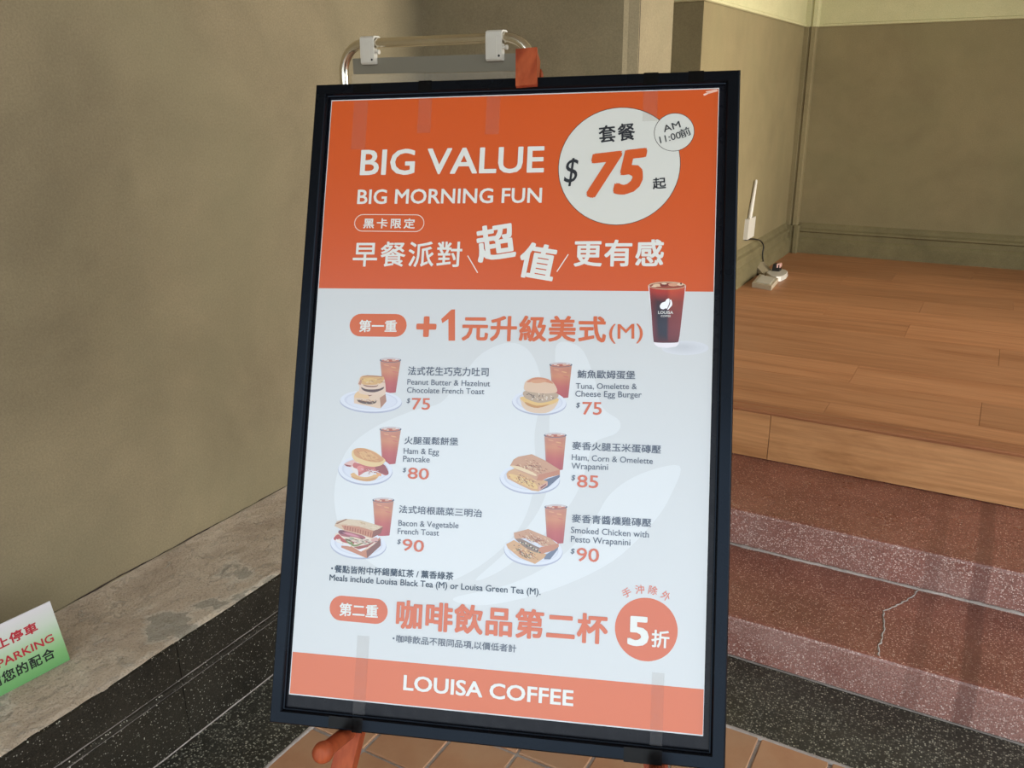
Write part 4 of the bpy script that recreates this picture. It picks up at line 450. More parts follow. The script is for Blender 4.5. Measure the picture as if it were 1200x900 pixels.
 ('printed_food#1','P',[73.2,488.4,73.4,485.7,75.2,482.1,78.3,479.9,83.4,479.9,89.8,481.2,94.8,482.9,97.4,485.3,98.6,488.1,97.7,490,93.9,490.4,88,489.8,82.7,489.3,78.6,489.3,75.1,489.3],(240,200,150)),
 ('printed_food#1','P',[79.1,491.8,80.9,492,83.6,492.7,86.7,493.4,90.2,494,94.1,494.5,98.1,494.8,102.4,494.3,106.8,493.4,109.8,493.2,110.7,494.1,110.2,495.5,108.8,496.8,106.5,497.7,103.3,498.5,99.6,498.9,95,498.8,90,498.3,85.8,497.6,83,496.8,81.2,495.8,79.9,494.8,79,493.6,78.6,492.5],(104,74,58)),
 ('printed_food#1','P',[94.8,484.1,107.2,482.5,98.7,486.4],(150,90,66)),
 ('printed_food#1','P',[78.6,466.6,78.9,463,79.9,458.9,81.6,455.7,84.1,454.3,87.3,453.8,91.5,453.6,97.5,453.4,104.4,453.4,110.3,453.7,114.3,454.1,117.4,454.7,119.8,456.4,121.7,459.8,122.9,464.3,123.7,468.9,124.4,473.6,124.7,478.5,124,482,122.1,483.4,119.1,483.5,114.7,483.5,107.9,483.9,99.5,484.3,92.3,484.2,87.3,483.6,83.4,482.6,80.9,481,80.3,478.5,81.1,475.4,81.5,472.6,80.6,470.6,79.3,468.9],(238,208,184)),
 ('printed_food#1','P',[81.8,457.5,83.5,455.7,86.5,454.4,91.5,453.6,100.4,453.3,111.3,453.6,119.1,454.7,121.1,457.1,120.1,460.3,118.4,463.1,116.7,464.8,114.4,465.9,111.2,466.9,106.7,467.7,101.4,468.3,96.3,468.5,91.5,468.4,87,467.8,83.6,466.5,81.8,463.8,81.1,460.4],(226,178,112)),
 ('printed_food#1','P',[86.9,459.2,90.9,458.2,96.8,457.5,101.8,457.6,105.2,458.7,107.8,460.5,108.3,462.2,105.8,463.3,101.4,464.3,97.3,464.9,94.3,465,91.8,464.6,89.7,463.9,87.8,462.5,86.3,460.7],(236,196,120)),
 ('printed_food#1','P',[81.1,456.9,92.7,453.2,117.8,454.1,117.9,455.7,92.9,455.2],(190,130,84)),
 ('printed_food#1','P',[84,472.5,85.7,473,88.5,474.3,91.7,475.2,95.2,475.6,99.1,475.6,103,475.5,106.9,475.2,110.7,474.7,114.1,474,117.2,472.7,119.8,471.3,121.4,470.8,121.7,471.6,121,473.3,119.2,475,115.9,476.7,111.5,478.4,107,479.6,102.7,479.9,98.3,479.8,94.5,479.3,91.4,478.7,88.8,477.7,86.8,476.6,85.1,475.1,84,473.4],(92,54,40)),
 ('printed_food#1','P',[86.2,468.2,88.2,468.4,92.2,469.2,96.4,469.7,100.7,469.8,105.3,469.7,108.8,469.3,110.7,468.4,111.6,467.3,111.8,466.9,111.7,467.9,111,469.7,108.9,471.1,104.6,471.7,98.9,471.8,94,471.6,90.2,470.6,87.2,469.1],(150,96,66)),
 ('printed_food#1','P',[78.7,467.8,82,460.5,84.5,461.7,83.2,468.9],(196,136,104)),
 ('printed_food#2','P',[75.9,609.9,76.7,608.2,79.4,606.8,83.7,606,90.4,606.5,98.7,607.7,106.2,608.5,112.8,608.1,118.7,607.4,122.2,607.7,122.2,609.9,119.8,613,116.6,615.6,112.8,617.1,108.2,618.1,103.2,618.6,97.4,618.4,91.1,617.7,85.7,616.5,81.2,614.6,77.6,612.1],(232,182,116)),
 ('printed_food#2','P',[76.7,612.3,78.9,612.6,83.3,613.7,88.1,614.6,92.7,615.1,97.8,615.3,103,615.1,108.8,613.9,114.8,612.2,118.7,611.4,119.8,612.2,118.8,614,116.6,615.6,113.1,617,108.5,618.3,103.2,618.9,97,618.7,90.1,617.7,84.5,616.6,80.4,615,77.5,613.3],(216,160,96)),
 ('printed_food#2','P',[64.2,594,67,591.8,71.8,589.3,76.2,587.5,79.8,586.9,83,587,85,588.3,85.4,591.6,84.7,595.9,83.3,599,80.9,599.6,77.9,598.9,75.1,598.2,73,598,71.2,597.8,69.4,597.3,67,596.5,64.6,595.4],(236,190,180)),
 ('printed_food#2','P',[64.2,594,70.5,594.9,76.8,595.8,74.4,597.6,68.2,597.1],(150,50,44)),
 ('printed_food#2','P',[75.8,599.3,77.4,597,81,595,86.6,594.1,96.1,595.1,107.5,597.3,115.5,599.8,117.5,602.6,116,605.6,113.6,608.1,110.7,610,106.8,611.3,102.8,612.2,98.6,612.5,94.2,612.2,90.3,611.6,87.4,610.6,84.9,609.1,82.6,607.3,79.6,604.8,76.7,601.9],(242,232,228)),
 ('printed_food#2','P',[81.4,590.8,87.9,591.7,96.7,593.9,105.3,595,113.2,593.5,120.9,591.1,127.2,590.5,131.9,593.6,135.4,598.7,137.2,602.9,137.2,605.6,135.6,607.5,133.3,608.3,130.3,607.8,126.6,606.2,123.2,604.7,120.8,603.6,118.6,602.7,115.7,602.2,111.1,602.3,105.7,603,101,604,97.5,605.6,94.8,607.6,92.6,609.1,91,610.3,89.9,611,89,610.5,88.5,607.9,88.1,604.2,87.1,601.2,84.6,599.8,81.5,599.1,79.4,598,78.6,595.5,78.8,592.5],(208,110,100)),
 ('printed_food#2','P',[115.3,596.3,118.3,593.8,123.2,591.5,127.9,591,131.6,593.8,135.1,598.4,137.2,602.3,137.8,604.7,137.1,606.4,135.1,607.1,130.8,606.5,125.2,605,120.7,603.1,117.5,601,115.4,598.6],(160,72,66)),
 ('printed_food#2','P',[85.6,597.7,87.3,596.2,90.2,595.1,92.9,595,95.4,596.3,97.6,598.6,98.3,600.6,96.3,602.5,92.9,604.1,89.9,604.6,87.7,602.9,86,600.1],(232,140,130)),
 ('printed_food#2','P',[115.7,603.3,125.8,605.8,126,609.9,119.8,609],(240,170,110)),
 ('printed_food#2','P',[75.5,576.9,75.5,574.7,76,572.6,77.6,570.9,80.6,569.5,84.6,568.5,88.6,567.8,91.8,567.6,94.9,567.7,98.5,568.2,103.2,569.3,108.4,570.8,113.7,572.9,119.4,576,125,579.7,129.2,582.8,131,584.5,131.2,585.5,130.7,586.8,129.5,588.8,127.6,591.1,124.9,592.9,121.4,594.3,117.2,595.3,112.8,595.9,108.3,595.9,103.6,595.5,99.1,594.7,94.6,593.6,90.2,592.2,86.4,590.6,83.2,589,80.6,587.2,78.5,585.1,77,582.5,75.9,579.6],(240,206,146)),
 ('printed_food#2','P',[78.4,574.4,78.5,572.4,79.3,570.5,81.2,569,84.6,568.1,89,567.8,93.5,567.9,97.7,568.4,101.9,569.5,106.2,570.9,110.5,572.6,114.9,574.6,118.9,576.8,123.1,579.2,126.9,581.7,128.6,584,127.2,585.9,123.8,587.5,119.7,588.5,115.1,588.8,109.9,588.6,104.8,588,100,587.1,95.2,585.8,91,584.5,87.4,583.2,84.4,581.8,81.9,580.2,80.1,578.4,78.9,576.4],(222,160,100)),
 ('printed_food#2','P',[86.6,575.3,88.9,573.8,93.1,572.7,97.6,572.4,102.2,573.2,107.2,574.7,111.5,576.5,115.4,578.7,118.6,581.3,119.3,583.2,116,584.4,110.2,585.1,104.6,585.1,100,584.2,95.6,582.6,91.9,580.9,89,579,86.9,577],(234,182,120)),
 ('printed_food#3','P',[68.6,719.4,84.7,719.6,111.8,720.2,130.2,702.9,132.2,715.5,110.4,735.8,68.8,722.3],(206,134,96)),
 ('printed_food#3','P',[109.7,724.9,131.6,705.2,132.2,715.5,111.6,735.8],(140,84,66)),
 ('printed_food#3','P',[56.6,707.4,56.7,704.6,57.9,701.8,61,700.2,66.7,700.6,74.3,702.2,83.6,703.5,96,703.5,110,703.1,120.5,703.5,125.6,704.9,127.2,707,125.8,710.1,120.3,715.3,111.7,721.5,103.6,725.3,97.2,725,91.2,722.3,84.7,719.6,76.4,717.8,67.5,716,60.8,714.1,57.6,712,56.6,709.7],(238,216,196)),
 ('printed_food#3','P',[55.4,708.6,57,706.3,59.6,703.7,62.4,702.4,65.1,703.7,67.9,706.4,71.6,708.8,77.1,710.2,83.5,711.4,87.9,712.5,89.5,713.9,89.1,715.3,86.9,716,81.8,715.7,74.9,714.8,69.4,713.6,67.2,712,66.5,710.2,65.4,709.2,63.1,709.8,60.3,711.2,58.1,712,56.5,711.4,55.4,710.2],(190,70,56)),
 ('printed_food#3','P',[62.1,697.8,64.7,696.5,69.4,695.7,75.6,695.8,84.7,697.4,95.3,699.9,103.2,702.3,106.5,704,107.1,705.6,106,706.7,103,707.3,98.4,707.5,93.7,707.5,89.6,707.1,85.5,706.5,81.3,705.9,76.5,705.6,71.6,705.3,67.5,704.4,64.4,702.4,62.2,699.8],(176,92,92)),
 ('printed_food#3','P',[63.2,696.5,65.2,695.9,68.1,695.6,70.7,696.1,72.8,697.7,74.6,700,74.8,701.7,72.2,702.1,68,701.8,64.8,701.1,63.3,699.7,62.8,697.9],(120,50,60)),
 ('printed_food#3','P',[68.4,699.7,71.2,699.3,77.2,699.4,83.3,700,89.5,701.5,95.6,703.5,98.5,704.9,95.7,704.9,89.7,704.3,83.6,703.5,77.4,702.2,71.3,700.8],(216,140,150)),
 ('printed_food#3','P',[74,708.7,76.4,708.4,80.5,709.1,84.1,710.4,86,712.6,87.5,715.3,89.4,717,92.4,716.7,95.9,715.4,99.1,714.1,102.3,712.8,105.2,711.6,106.3,711.3,104.3,712.9,100.6,715.6,96.9,717.7,94,718.8,91.2,719.4,88.4,719.4,85.3,718.5,82.2,717.1,79.5,715.3,76.8,713,74.6,710.4],(132,140,70)),
 ('printed_food#3','P',[81.2,704.8,85.9,704.9,93.2,706,98.6,707.2,100.4,708.4,100.3,709.7,98.9,710.6,95.8,710.9,91.5,710.8,87.7,710.1,84.3,708.4,81.4,706.2],(240,220,190)),
 ('printed_food#3','P',[88.5,720.5,109,715.8,125.6,707.8,109.3,720.4,97.3,723.4],(170,84,66)),
 ('printed_food#3','P',[72,714.6,84.5,717.3,83.5,720.2,71.6,718.1],(244,236,232)),
 ('printed_food#3','P',[59.2,709.6,70.1,713.6,69.6,715.9,58.8,713.1],(246,238,234)),
 ('printed_food#3','P',[94.9,724.2,110.5,719.1,101.2,726.6],(246,240,240)),
 ('printed_food#3','P',[115.8,707.3,118.2,705.5,122.2,703.8,125.3,703.2,126.7,704.9,127.3,707.8,127,710,125.5,711.2,123.2,711.7,121,711.6,118.7,710.6,116.4,708.9],(224,170,160)),
 ('printed_food#3','P',[55.3,690,58.5,682.8,73.1,678.3,96.7,678.9,134,686.6,115.7,705,105.7,702.7,68.1,695.1],(222,190,156)),
 ('printed_food#3','P',[66.4,688.2,71.8,694.9,95.6,699.2,116.9,704.9,121.1,694.3,94.9,688.9],(206,136,100)),
 ('printed_food#3','P',[72,688.5,73.6,688.7,73.1,694.8,71.8,694.6],(168,92,62)),
 ('printed_food#3','P',[76.3,689.3,77.9,689.5,77.3,695.6,76.1,695.5],(168,92,62)),
 ('printed_food#3','P',[80.5,690,82.2,690.3,81.6,696.5,80.3,696.3],(168,92,62)),
 ('printed_food#3','P',[84.8,690.8,86.4,691.1,85.9,697.3,84.6,697.2],(168,92,62)),
 ('printed_food#3','P',[89,691.6,90.7,691.9,90.1,698.2,88.9,698],(168,92,62)),
 ('printed_food#3','P',[93.3,692.4,94.9,692.7,94.4,699,93.1,698.9],(168,92,62)),
 ('printed_food#3','P',[97.5,693.2,99.2,693.5,98.6,699.9,97.4,699.7],(168,92,62)),
 ('printed_food#3','P',[101.8,694,103.4,694.3,102.8,700.7,101.6,700.6],(168,92,62)),
 ('printed_food#3','P',[106,694.8,107.6,695.1,107.1,701.6,105.8,701.4],(168,92,62)),
 ('printed_food#3','P',[110.2,695.6,111.9,695.8,111.3,702.4,110.1,702.2],(168,92,62)),
 ('printed_food#3','P',[114.5,696.4,116.1,696.6,115.5,703.2,114.3,703.1],(168,92,62)),
 ('printed_food#3','P',[118.6,694.4,134,686.6,131,697.1,116.9,705.1],(150,84,62)),
 ('printed_food#3','P',[62.5,686.1,64.8,684.2,69,681.5,74.5,679.6,80.8,679,88.2,679.2,96.8,680,108.4,681.9,121.1,684.4,129.1,686.8,129.6,689.2,125.5,691.5,119.7,692.6,112.6,691.6,103.8,689.5,94.8,687.7,85.5,686.7,76,686.1,68.7,685.7,64.5,685.9,62.5,686.4],(230,206,174)),
 ('printed_food#3','P',[56.3,686.5,73.1,678.3,75.7,678.9,60.1,686.8],(150,96,60)),
 ('printed_food#4','P',[340.4,488.3,338.9,485.6,337.9,482.6,342.3,480.2,357.6,478.2,378.2,476.9,393.2,477.4,397.6,480.9,396.3,486.2,393.8,491.1,391.2,495,387.2,498.6,382.7,501.2,377.8,502.8,372.2,503.4,366.7,503.5,360.9,503.1,355.1,502.1,350.3,500.7,346.8,498.7,344.3,496.3,342.4,494,341.1,492.1,340.5,490.4],(234,204,174)),
 ('printed_food#4','P',[341.1,479,356.6,478.5,377.9,478.7,393.3,479.7,397.5,481.6,395.7,484.2,392.5,486.6,388.6,488.5,383.1,490.3,377.7,491.7,373,492.6,368.5,493.2,363.9,493.3,358.9,492.7,354,491.6,349.8,490.3,346.7,489,344.3,487.6,342.6,485.9,339.7,483.5,337.4,480.9],(238,196,120)),
 ('printed_food#4','P',[346.1,487,350.3,488.2,356.9,490.6,363.8,492.1,372,491.4,380.4,489.7,384.5,489.1,381.2,490.9,373.6,493.7,366.3,495.5,360.6,495.3,355.3,494.1,351.1,492.6,347.8,490.5,345.7,488.1],(206,146,80)),
 ('printed_food#4','P',[342.5,472,344.2,470.7,347.2,469.8,353.5,469.4,366,469.6,381.6,470.3,393,471.6,396.9,473.9,396.6,476.9,394.5,479.6,390.7,482,385.2,484.2,379.8,485.8,375.1,486.9,370.6,487.5,365.9,487.5,360.6,486.5,355.1,485,350.6,483.3,347.6,482,345.5,480.6,344,478.9,342.7,476.7,341.9,474.1],(196,168,140)),
 ('printed_food#4','P',[371.9,480.7,373.9,482.9,373.1,483.6,371.1,481.4],(232,214,190)),
 ('printed_food#4','P',[370.3,483.1,367.6,484.5,367.1,483.6,369.8,482.2],(110,84,70)),
 ('printed_food#4','P',[353.3,474.9,356.3,475.3,356.2,476.3,353.2,476],(90,70,60)),
 ('printed_food#4','P',[366.8,472.2,367.5,475.2,366.5,475.4,365.8,472.5],(244,230,214)),
 ('printed_food#4','P',[375.8,475.1,374.6,477.8,373.7,477.4,374.9,474.7],(232,214,190)),
 ('printed_food#4','P',[373.2,472,373,475,372,474.9,372.2,471.9],(110,84,70)),
 ('printed_food#4','P',[359.2,477.4,361.3,479.6,360.5,480.3,358.4,478.1],(90,70,60)),
 ('printed_food#4','P',[377.8,477.1,380.5,478.4,380.1,479.3,377.4,478],(244,230,214)),
 ('printed_food#4','P',[371.6,481.6,373.6,483.9,372.8,484.6,370.8,482.3],(232,214,190)),
 ('printed_food#4','P',[357.6,477.1,354.8,478.2,354.4,477.2,357.2,476.1],(110,84,70)),
 ('printed_food#4','P',[390,479.6,387.3,481,386.9,480.1,389.5,478.7],(90,70,60)),
 ('printed_food#4','P',[384.3,476.1,387.2,476.8,387,477.8,384.1,477.1],(244,230,214)),
 ('printed_food#4','P',[376.2,478.6,377.7,481.2,376.8,481.7,375.3,479.2],(232,214,190)),
 ('printed_food#4','P',[357.7,477.3,358.3,480.3,357.3,480.5,356.7,477.5],(110,84,70)),
 ('printed_food#4','P',[359.6,475.8,360.3,478.7,359.3,479,358.5,476],(90,70,60)),
 ('printed_food#4','P',[385,478.7,387.1,480.9,386.4,481.6,384.3,479.4],(244,230,214)),
 ('printed_food#4','P',[360,477.8,362.6,479.5,362,480.4,359.5,478.7],(232,214,190)),
 ('printed_food#4','P',[356.8,478.7,359.7,479.4,359.5,480.4,356.5,479.7],(110,84,70)),
 ('printed_food#4','P',[368.8,476.4,367.3,479,366.4,478.5,367.9,475.9],(90,70,60)),
 ('printed_food#4','P',[380.2,480.2,378.9,482.9,378,482.4,379.3,479.7],(244,230,214)),
 ('printed_food#4','P',[364.3,480.4,365.9,482.9,365.1,483.5,363.4,481],(232,214,190)),
 ('printed_food#4','P',[372.6,475.8,373.4,478.7,372.4,479,371.6,476.1],(110,84,70)),
 ('printed_food#4','P',[350.6,475.5,347.7,476.2,347.4,475.2,350.3,474.5],(90,70,60)),
 ('printed_food#4','P',[358.1,480.9,357.1,483.7,356.1,483.4,357.1,480.6],(244,230,214)),
 ('printed_food#4','P',[379.1,477.5,378.6,480.4,377.6,480.2,378.1,477.3],(232,214,190)),
 ('printed_food#4','P',[350.7,473.3,353.3,474.9,352.8,475.8,350.2,474.2],(110,84,70)),
 ('printed_food#4','P',[343.3,463.9,343.6,461.3,344.3,458.3,345.8,455.7,348.3,453.5,351.5,451.7,354.9,450.2,358.5,449.3,362.4,448.8,366.5,448.7,371.2,449.1,376.1,449.9,380.5,451.2,384.3,453.4,387.5,456.1,390.1,459,392.3,462.2,393.9,465.5,394.6,468.1,394.3,469.8,393.2,470.8,390.7,471.7,386.2,472.5,380.4,473.1,374.6,473.3,369,473.2,363.5,472.7,358.3,472.1,353.3,471.5,348.7,470.8,345.3,469.6,343.7,468.1,343.2,466.1],(234,198,166)),
 ('printed_food#4','P',[347.1,456.8,348.4,455.1,352.1,452.6,356.1,450.5,359.7,449.5,363.6,449.1,367.7,449.1,372.1,449.5,376.7,450.5,380.6,451.8,384.1,453.9,387,456.4,387.8,458,385.5,457.8,381.1,456.8,376.1,456,370.5,455.8,364.3,455.8,358.7,455.9,353.6,456.4,349.2,457],(216,140,100)),
 ('printed_food#4','P',[352.8,454.4,356.5,453.2,362.4,452.1,367.8,451.6,372.4,452,376.6,453.1,378.4,454.2,376.5,455.3,372.3,456.5,368.1,457.4,364.4,457.8,360.7,458,357.6,457.7,354.8,456.8,352.7,455.6],(226,162,120)),
 ('printed_food#5','P',[376.7,604.3,403.7,594,403.8,597.4,386.3,614,372.8,620.3],(110,112,132)),
 ('printed_food#5','P',[322.6,596.8,325.3,592.6,334.4,588.2,360.3,597.2,385.9,605,372.8,620.3,362.5,619.7,342.5,611.7,324.6,603.5],(222,172,122)),
 ('printed_food#5','P',[327.8,596.5,332.4,596.8,339.4,598.2,346.5,600.2,353.7,602.5,361,605.3,366.5,608.2,369.8,611.6,371.3,615,370.4,617.1,366.3,617,359.9,615.6,352.9,613.4,345.1,610.4,336.7,606.6,330.5,603.2,327.3,600.3,326.4,597.8],(240,200,130)),
 ('printed_food#5','P',[327.8,584,332.6,574.6,339.3,570.3,359.9,565.4,379.9,573.6,403.4,586.7,376.2,594.2,369.8,604.7,358,597.3,340.3,591.4],(212,160,124)),
 ('printed_food#5','P',[371.7,595.5,403.4,586.7,403.7,594,385.6,599.4,376.7,604.3,369.2,604.1],(204,134,98)),
 ('printed_food#5','P',[376.4,588.5,378,588.8,377.3,589.7,375.6,589.4],(184,110,76)),
 ('printed_food#5','P',[359.5,577,361.2,578.7,360.5,579.6,358.8,578],(240,206,164)),
 ('printed_food#5','P',[351.8,587.4,353.9,587.5,353.1,588.5,351.1,588.3],(168,96,66)),
 ('printed_food#5','P',[360.1,581.7,361.4,583.1,360.6,584.1,359.3,582.6],(230,186,146)),
 ('printed_food#5','P',[363.7,578,366.1,577.9,365.3,578.8,362.9,578.9],(184,110,76)),
 ('printed_food#5','P',[349,583.3,351,584.5,350.3,585.5,348.3,584.2],(240,206,164)),
 ('printed_food#5','P',[360.5,586.5,363.2,587,362.4,587.9,359.7,587.5],(168,96,66)),
 ('printed_food#5','P',[372.9,578.2,374.5,579.9,373.8,580.8,372.1,579.2],(230,186,146)),
 ('printed_food#5','P',[352.3,582.5,355.7,582.4,354.9,583.4,351.6,583.4],(184,110,76)),
 ('printed_food#5','P',[369.4,589.7,370.4,590.7,369.6,591.6,368.7,590.6],(240,206,164)),
 ('printed_food#5','P',[370.7,585.5,373.4,586.8,372.7,587.7,369.9,586.5],(168,96,66)),
 ('printed_food#5','P',[346.8,587.6,349.8,589.4,349,590.3,346,588.5],(230,186,146)),
 ('printed_food#5','P',[369.5,592.1,371.5,592.7,370.7,593.6,368.7,593],(184,110,76)),
 ('printed_food#5','P',[345.7,585.4,348.2,588.1,347.4,589,344.9,586.4],(240,206,164)),
 ('printed_food#5','P',[337,582.8,340.6,582.9,339.9,583.9,336.2,583.8],(168,96,66)),
 ('printed_food#5','P',[370.6,589.2,372.1,590.9,371.4,591.9,369.8,590.1],(230,186,146)),
 ('printed_food#5','P',[364,583.6,365.5,583.9,364.7,584.8,363.3,584.6],(184,110,76)),
 ('printed_food#5','P',[366.1,588.1,368.3,589.3,367.5,590.2,365.3,589],(240,206,164)),
 ('printed_food#5','P',[356,581.6,358.9,581.8,358.1,582.7,355.2,582.5],(168,96,66)),
 ('printed_food#5','P',[363.9,586.8,365.1,587.7,364.3,588.7,363.1,587.7],(230,186,146)),
 ('printed_food#5','P',[369.6,583.6,371.8,583.7,371,584.7,368.9,584.6],(184,110,76)),
 ('printed_food#5','P',[372,590.4,373.5,591.4,372.7,592.3,371.2,591.3],(240,206,164)),
 ('printed_food#5','P',[350.9,583.4,353.8,584,353.1,584.9,350.1,584.3],(168,96,66)),
 ('printed_food#5','P',[362.8,591.4,364,592.7,363.3,593.7,362,592.3],(230,186,146)),
 ('printed_food#5','P',[356.8,584.5,360,585.4,359.2,586.4,356.1,585.5],(184,110,76)),
 ('printed_food#5','P',[357.8,575.8,359.5,577,358.8,578,357,576.7],(240,206,164)),
 ('printed_food#5','P',[363.8,581.6,366.8,582.6,366,583.6,363,582.5],(168,96,66)),
 ('printed_food#5','P',[353.2,580.7,355.7,582.2,355,583.2,352.4,581.7],(230,186,146)),
 ('printed_food#5','P',[352,580.2,354.8,580.3,354.1,581.2,351.2,581.2],(184,110,76)),
 ('printed_food#5','P',[362,582.4,363.3,583.3,362.5,584.2,361.2,583.3],(240,206,164)),
 ('printed_food#5','P',[372.3,588.4,374.2,588.5,373.4,589.5,371.5,589.3],(168,96,66)),
 ('printed_food#5','P',[361,584,362.7,585.8,361.9,586.7,360.3,584.9],(230,186,146)),
 ('printed_food#5','P',[363.8,580.9,366,581.6,365.3,582.5,363.1,581.8],(184,110,76)),
 ('printed_food#5','P',[364,582.6,366.7,584.2,365.9,585.1,363.2,583.5],(240,206,164)),
 ('printed_food#5','P',[368,577.7,370.7,578.7,369.9,579.7,367.2,578.7],(168,96,66)),
 ('printed_food#5','P',[354.1,576.6,354.9,577.7,354.1,578.7,353.3,577.6],(230,186,146)),
 ('printed_food#5','P',[360.3,581.8,362,582,361.2,582.9,359.6,582.8],(184,110,76)),
 ('printed_food#5','P',[362.6,591.3,364.5,593.9,363.7,594.8,361.8,592.3],(240,206,164)),
 ('printed_food#5','P',[346.7,585.9,349,586.1,348.2,587.1,346,586.9],(168,96,66)),
 ('printed_food#5','P',[368.5,589,369.9,590.4,369.2,591.3,367.7,589.9],(230,186,146)),
 ('printed_food#5','P',[359,579.7,360.7,580.2,359.9,581.2,358.3,580.6],(184,110,76)),
 ('printed_food#5','P',[351.8,582.8,353.7,584.7,352.9,585.7,351,583.7],(240,206,164)),
 ('printed_food#5','P',[352.4,585.8,354.8,585.8,354,586.8,351.6,586.8],(168,96,66)),
 ('printed_food#5','P',[358.3,578.4,359.8,580.1,359.1,581.1,357.5,579.3],(230,186,146)),
 ('printed_food#5','P',[347.7,584.6,349.8,585.5,349.1,586.5,346.9,585.5],(184,110,76)),
 ('printed_food#5','P',[349.3,584.8,350.7,586.5,349.9,587.4,348.5,585.8],(240,206,164)),
 ('printed_food#5','P',[342.5,599.6,344.2,600.9,343.6,602,341.9,600.7],(150,96,70)),
 ('printed_food#5','P',[343.5,602.4,345.2,603.7,344.5,604.7,342.9,603.5],(246,216,160)),
 ('printed_food#5','P',[345.5,608.3,346.9,609.5,346.3,610.5,344.9,609.3],(200,126,80)),
 ('printed_food#5','P',[353.6,603.5,354.4,604.3,353.7,605.4,352.9,604.5],(240,196,130)),
 ('printed_food#5','P',[349.7,603.4,351.7,604.4,351.1,605.4,349.1,604.4],(150,96,70)),
 ('printed_food#5','P',[339.2,599.3,340.7,600.9,340,601.9,338.6,600.3],(246,216,160)),
 ('printed_food#5','P',[340.6,600.7,341.9,601.5,341.2,602.5,339.9,601.8],(200,126,80)),
 ('printed_food#5','P',[350.9,608.9,352,609.7,351.4,610.7,350.2,610],(240,196,130)),
 ('printed_food#5','P',[351.1,603,353.1,604.5,352.5,605.5,350.5,604.1],(150,96,70)),
 ('printed_food#5','P',[355.1,600.2,356.2,601,355.5,602,354.5,601.2],(246,216,160)),
 ('printed_food#5','P',[340.4,605.7,342,607.1,341.4,608.1,339.8,606.8],(200,126,80)),
 ('printed_food#5','P',[341.4,594.8,343.5,595.9,342.9,596.9,340.8,595.9],(240,196,130)),
 ('printed_food#5','P',[354.7,606.3,355.8,607.1,355.2,608.1,354.1,607.4],(150,96,70)),
 ('printed_food#5','P',[334.3,603.7,336.6,604.9,335.9,606,333.7,604.8],(246,216,160)),
 ('printed_food#5','P',[327,598.9,329,600.9,328.4,601.9,326.4,599.9],(200,126,80)),
 ('printed_food#5','P',[336.8,597.2,339,598.9,338.3,599.9,336.2,598.2],(240,196,130)),
 ('printed_food#5','P',[363.1,605.1,365,607.1,364.3,608.1,362.4,606.2],(150,96,70)),
 ('printed_food#5','P',[350.9,607.4,352.3,608.6,351.7,609.6,350.2,608.4],(246,216,160)),
 ('printed_food#5','P',[357.8,603.3,359.5,604.9,358.9,605.9,357.1,604.4],(200,126,80)),
 ('printed_food#5','P',[360,604.8,361.2,605.7,360.6,606.7,359.3,605.9],(240,196,130)),
 ('printed_food#5','P',[351.9,600.8,354.6,602.4,354,603.4,351.3,601.9],(150,96,70)),
 ('printed_food#5','P',[346.6,602,347.6,602.9,346.9,604,346,603],(246,216,160)),
 ('printed_food#5','P',[338.5,602.2,339.7,603.3,339,604.4,337.8,603.2],(200,126,80)),
 ('printed_food#5','P',[345.3,600.1,347.6,601.3,347,602.4,344.7,601.1],(240,196,130)),
 ('printed_food#5','P',[342.7,603.7,343.7,604.6,343.1,605.6,342.1,604.8],(150,96,70)),
 ('printed_food#5','P',[347.2,601.1,348.9,602.4,348.2,603.5,346.6,602.2],(246,216,160)),
 ('printed_food#5','P',[350.5,606.8,351.5,607.6,350.9,608.6,349.9,607.9],(200,126,80)),
 ('printed_food#5','P',[351.9,607.2,353.7,608.6,353.1,609.6,351.3,608.3],(240,196,130)),
 ('printed_food#5','P',[341.7,601.9,344.3,604.1,343.6,605.2,341,603],(150,96,70)),
 ('printed_food#5','P',[347.1,604.2,348.6,605.5,347.9,606.5,346.4,605.3],(246,216,160)),
 ('printed_food#5','P',[361.9,609.9,364.2,612.1,363.5,613.1,361.3,611],(200,126,80)),
 ('printed_food#5','P',[339.3,600.3,340.9,601.5,340.3,602.5,338.6,601.3],(240,196,130)),
 ('printed_food#5','P',[372.4,607.6,374.4,609.8,373.8,610.9,371.7,608.7],(150,96,70)),
 ('printed_food#5','P',[346.1,606.1,347.2,607.3,346.5,608.3,345.4,607.2],(246,216,160)),
 ('printed_food#5','P',[347.3,600.6,350.2,602.2,349.6,603.2,346.7,601.7],(200,126,80)),
 ('printed_food#5','P',[344,605.7,345.6,607,344.9,608.1,343.4,606.8],(240,196,130)),
 ('printed_food#5','P',[357.3,611.2,359.1,612.6,358.4,613.6,356.6,612.2],(150,96,70)),
 ('printed_food#5','P',[348.4,603.2,350.5,604.4,349.8,605.4,347.7,604.2],(246,216,160)),
 ('printed_food#5','P',[349.3,604.1,351.1,605.4,350.4,606.4,348.7,605.2],(200,126,80)),
 ('printed_food#5','P',[349.8,600.8,352,603.3,351.4,604.4,349.1,601.9],(240,196,130)),
 ('printed_food#5','P',[372.5,613.6,385.9,605,386.1,610.6,373.4,620.1],(226,172,150)),
 ('printed_food#5','P',[375.4,614,384.3,607.9,383.8,610.7,376.1,616.8],(150,90,80)),
 ('printed_food#5','P',[329.5,583.9,332.9,583.8,338.4,584.2,344.7,585.5,352.5,588.2,361.1,591.8,367.1,594.6,369.1,596.4,368.6,597.5,366,597.5,360.5,596,352.9,593.4,346.1,591.1,340.9,589.6,336.5,588.3,333.2,587.1,330.6,585.8,329,584.6],(242,214,170)),
 ('printed_food#6','P',[385.5,714.2,406.3,699.6,405.4,704,394.7,719.1,385.7,719.7],(120,124,144)),
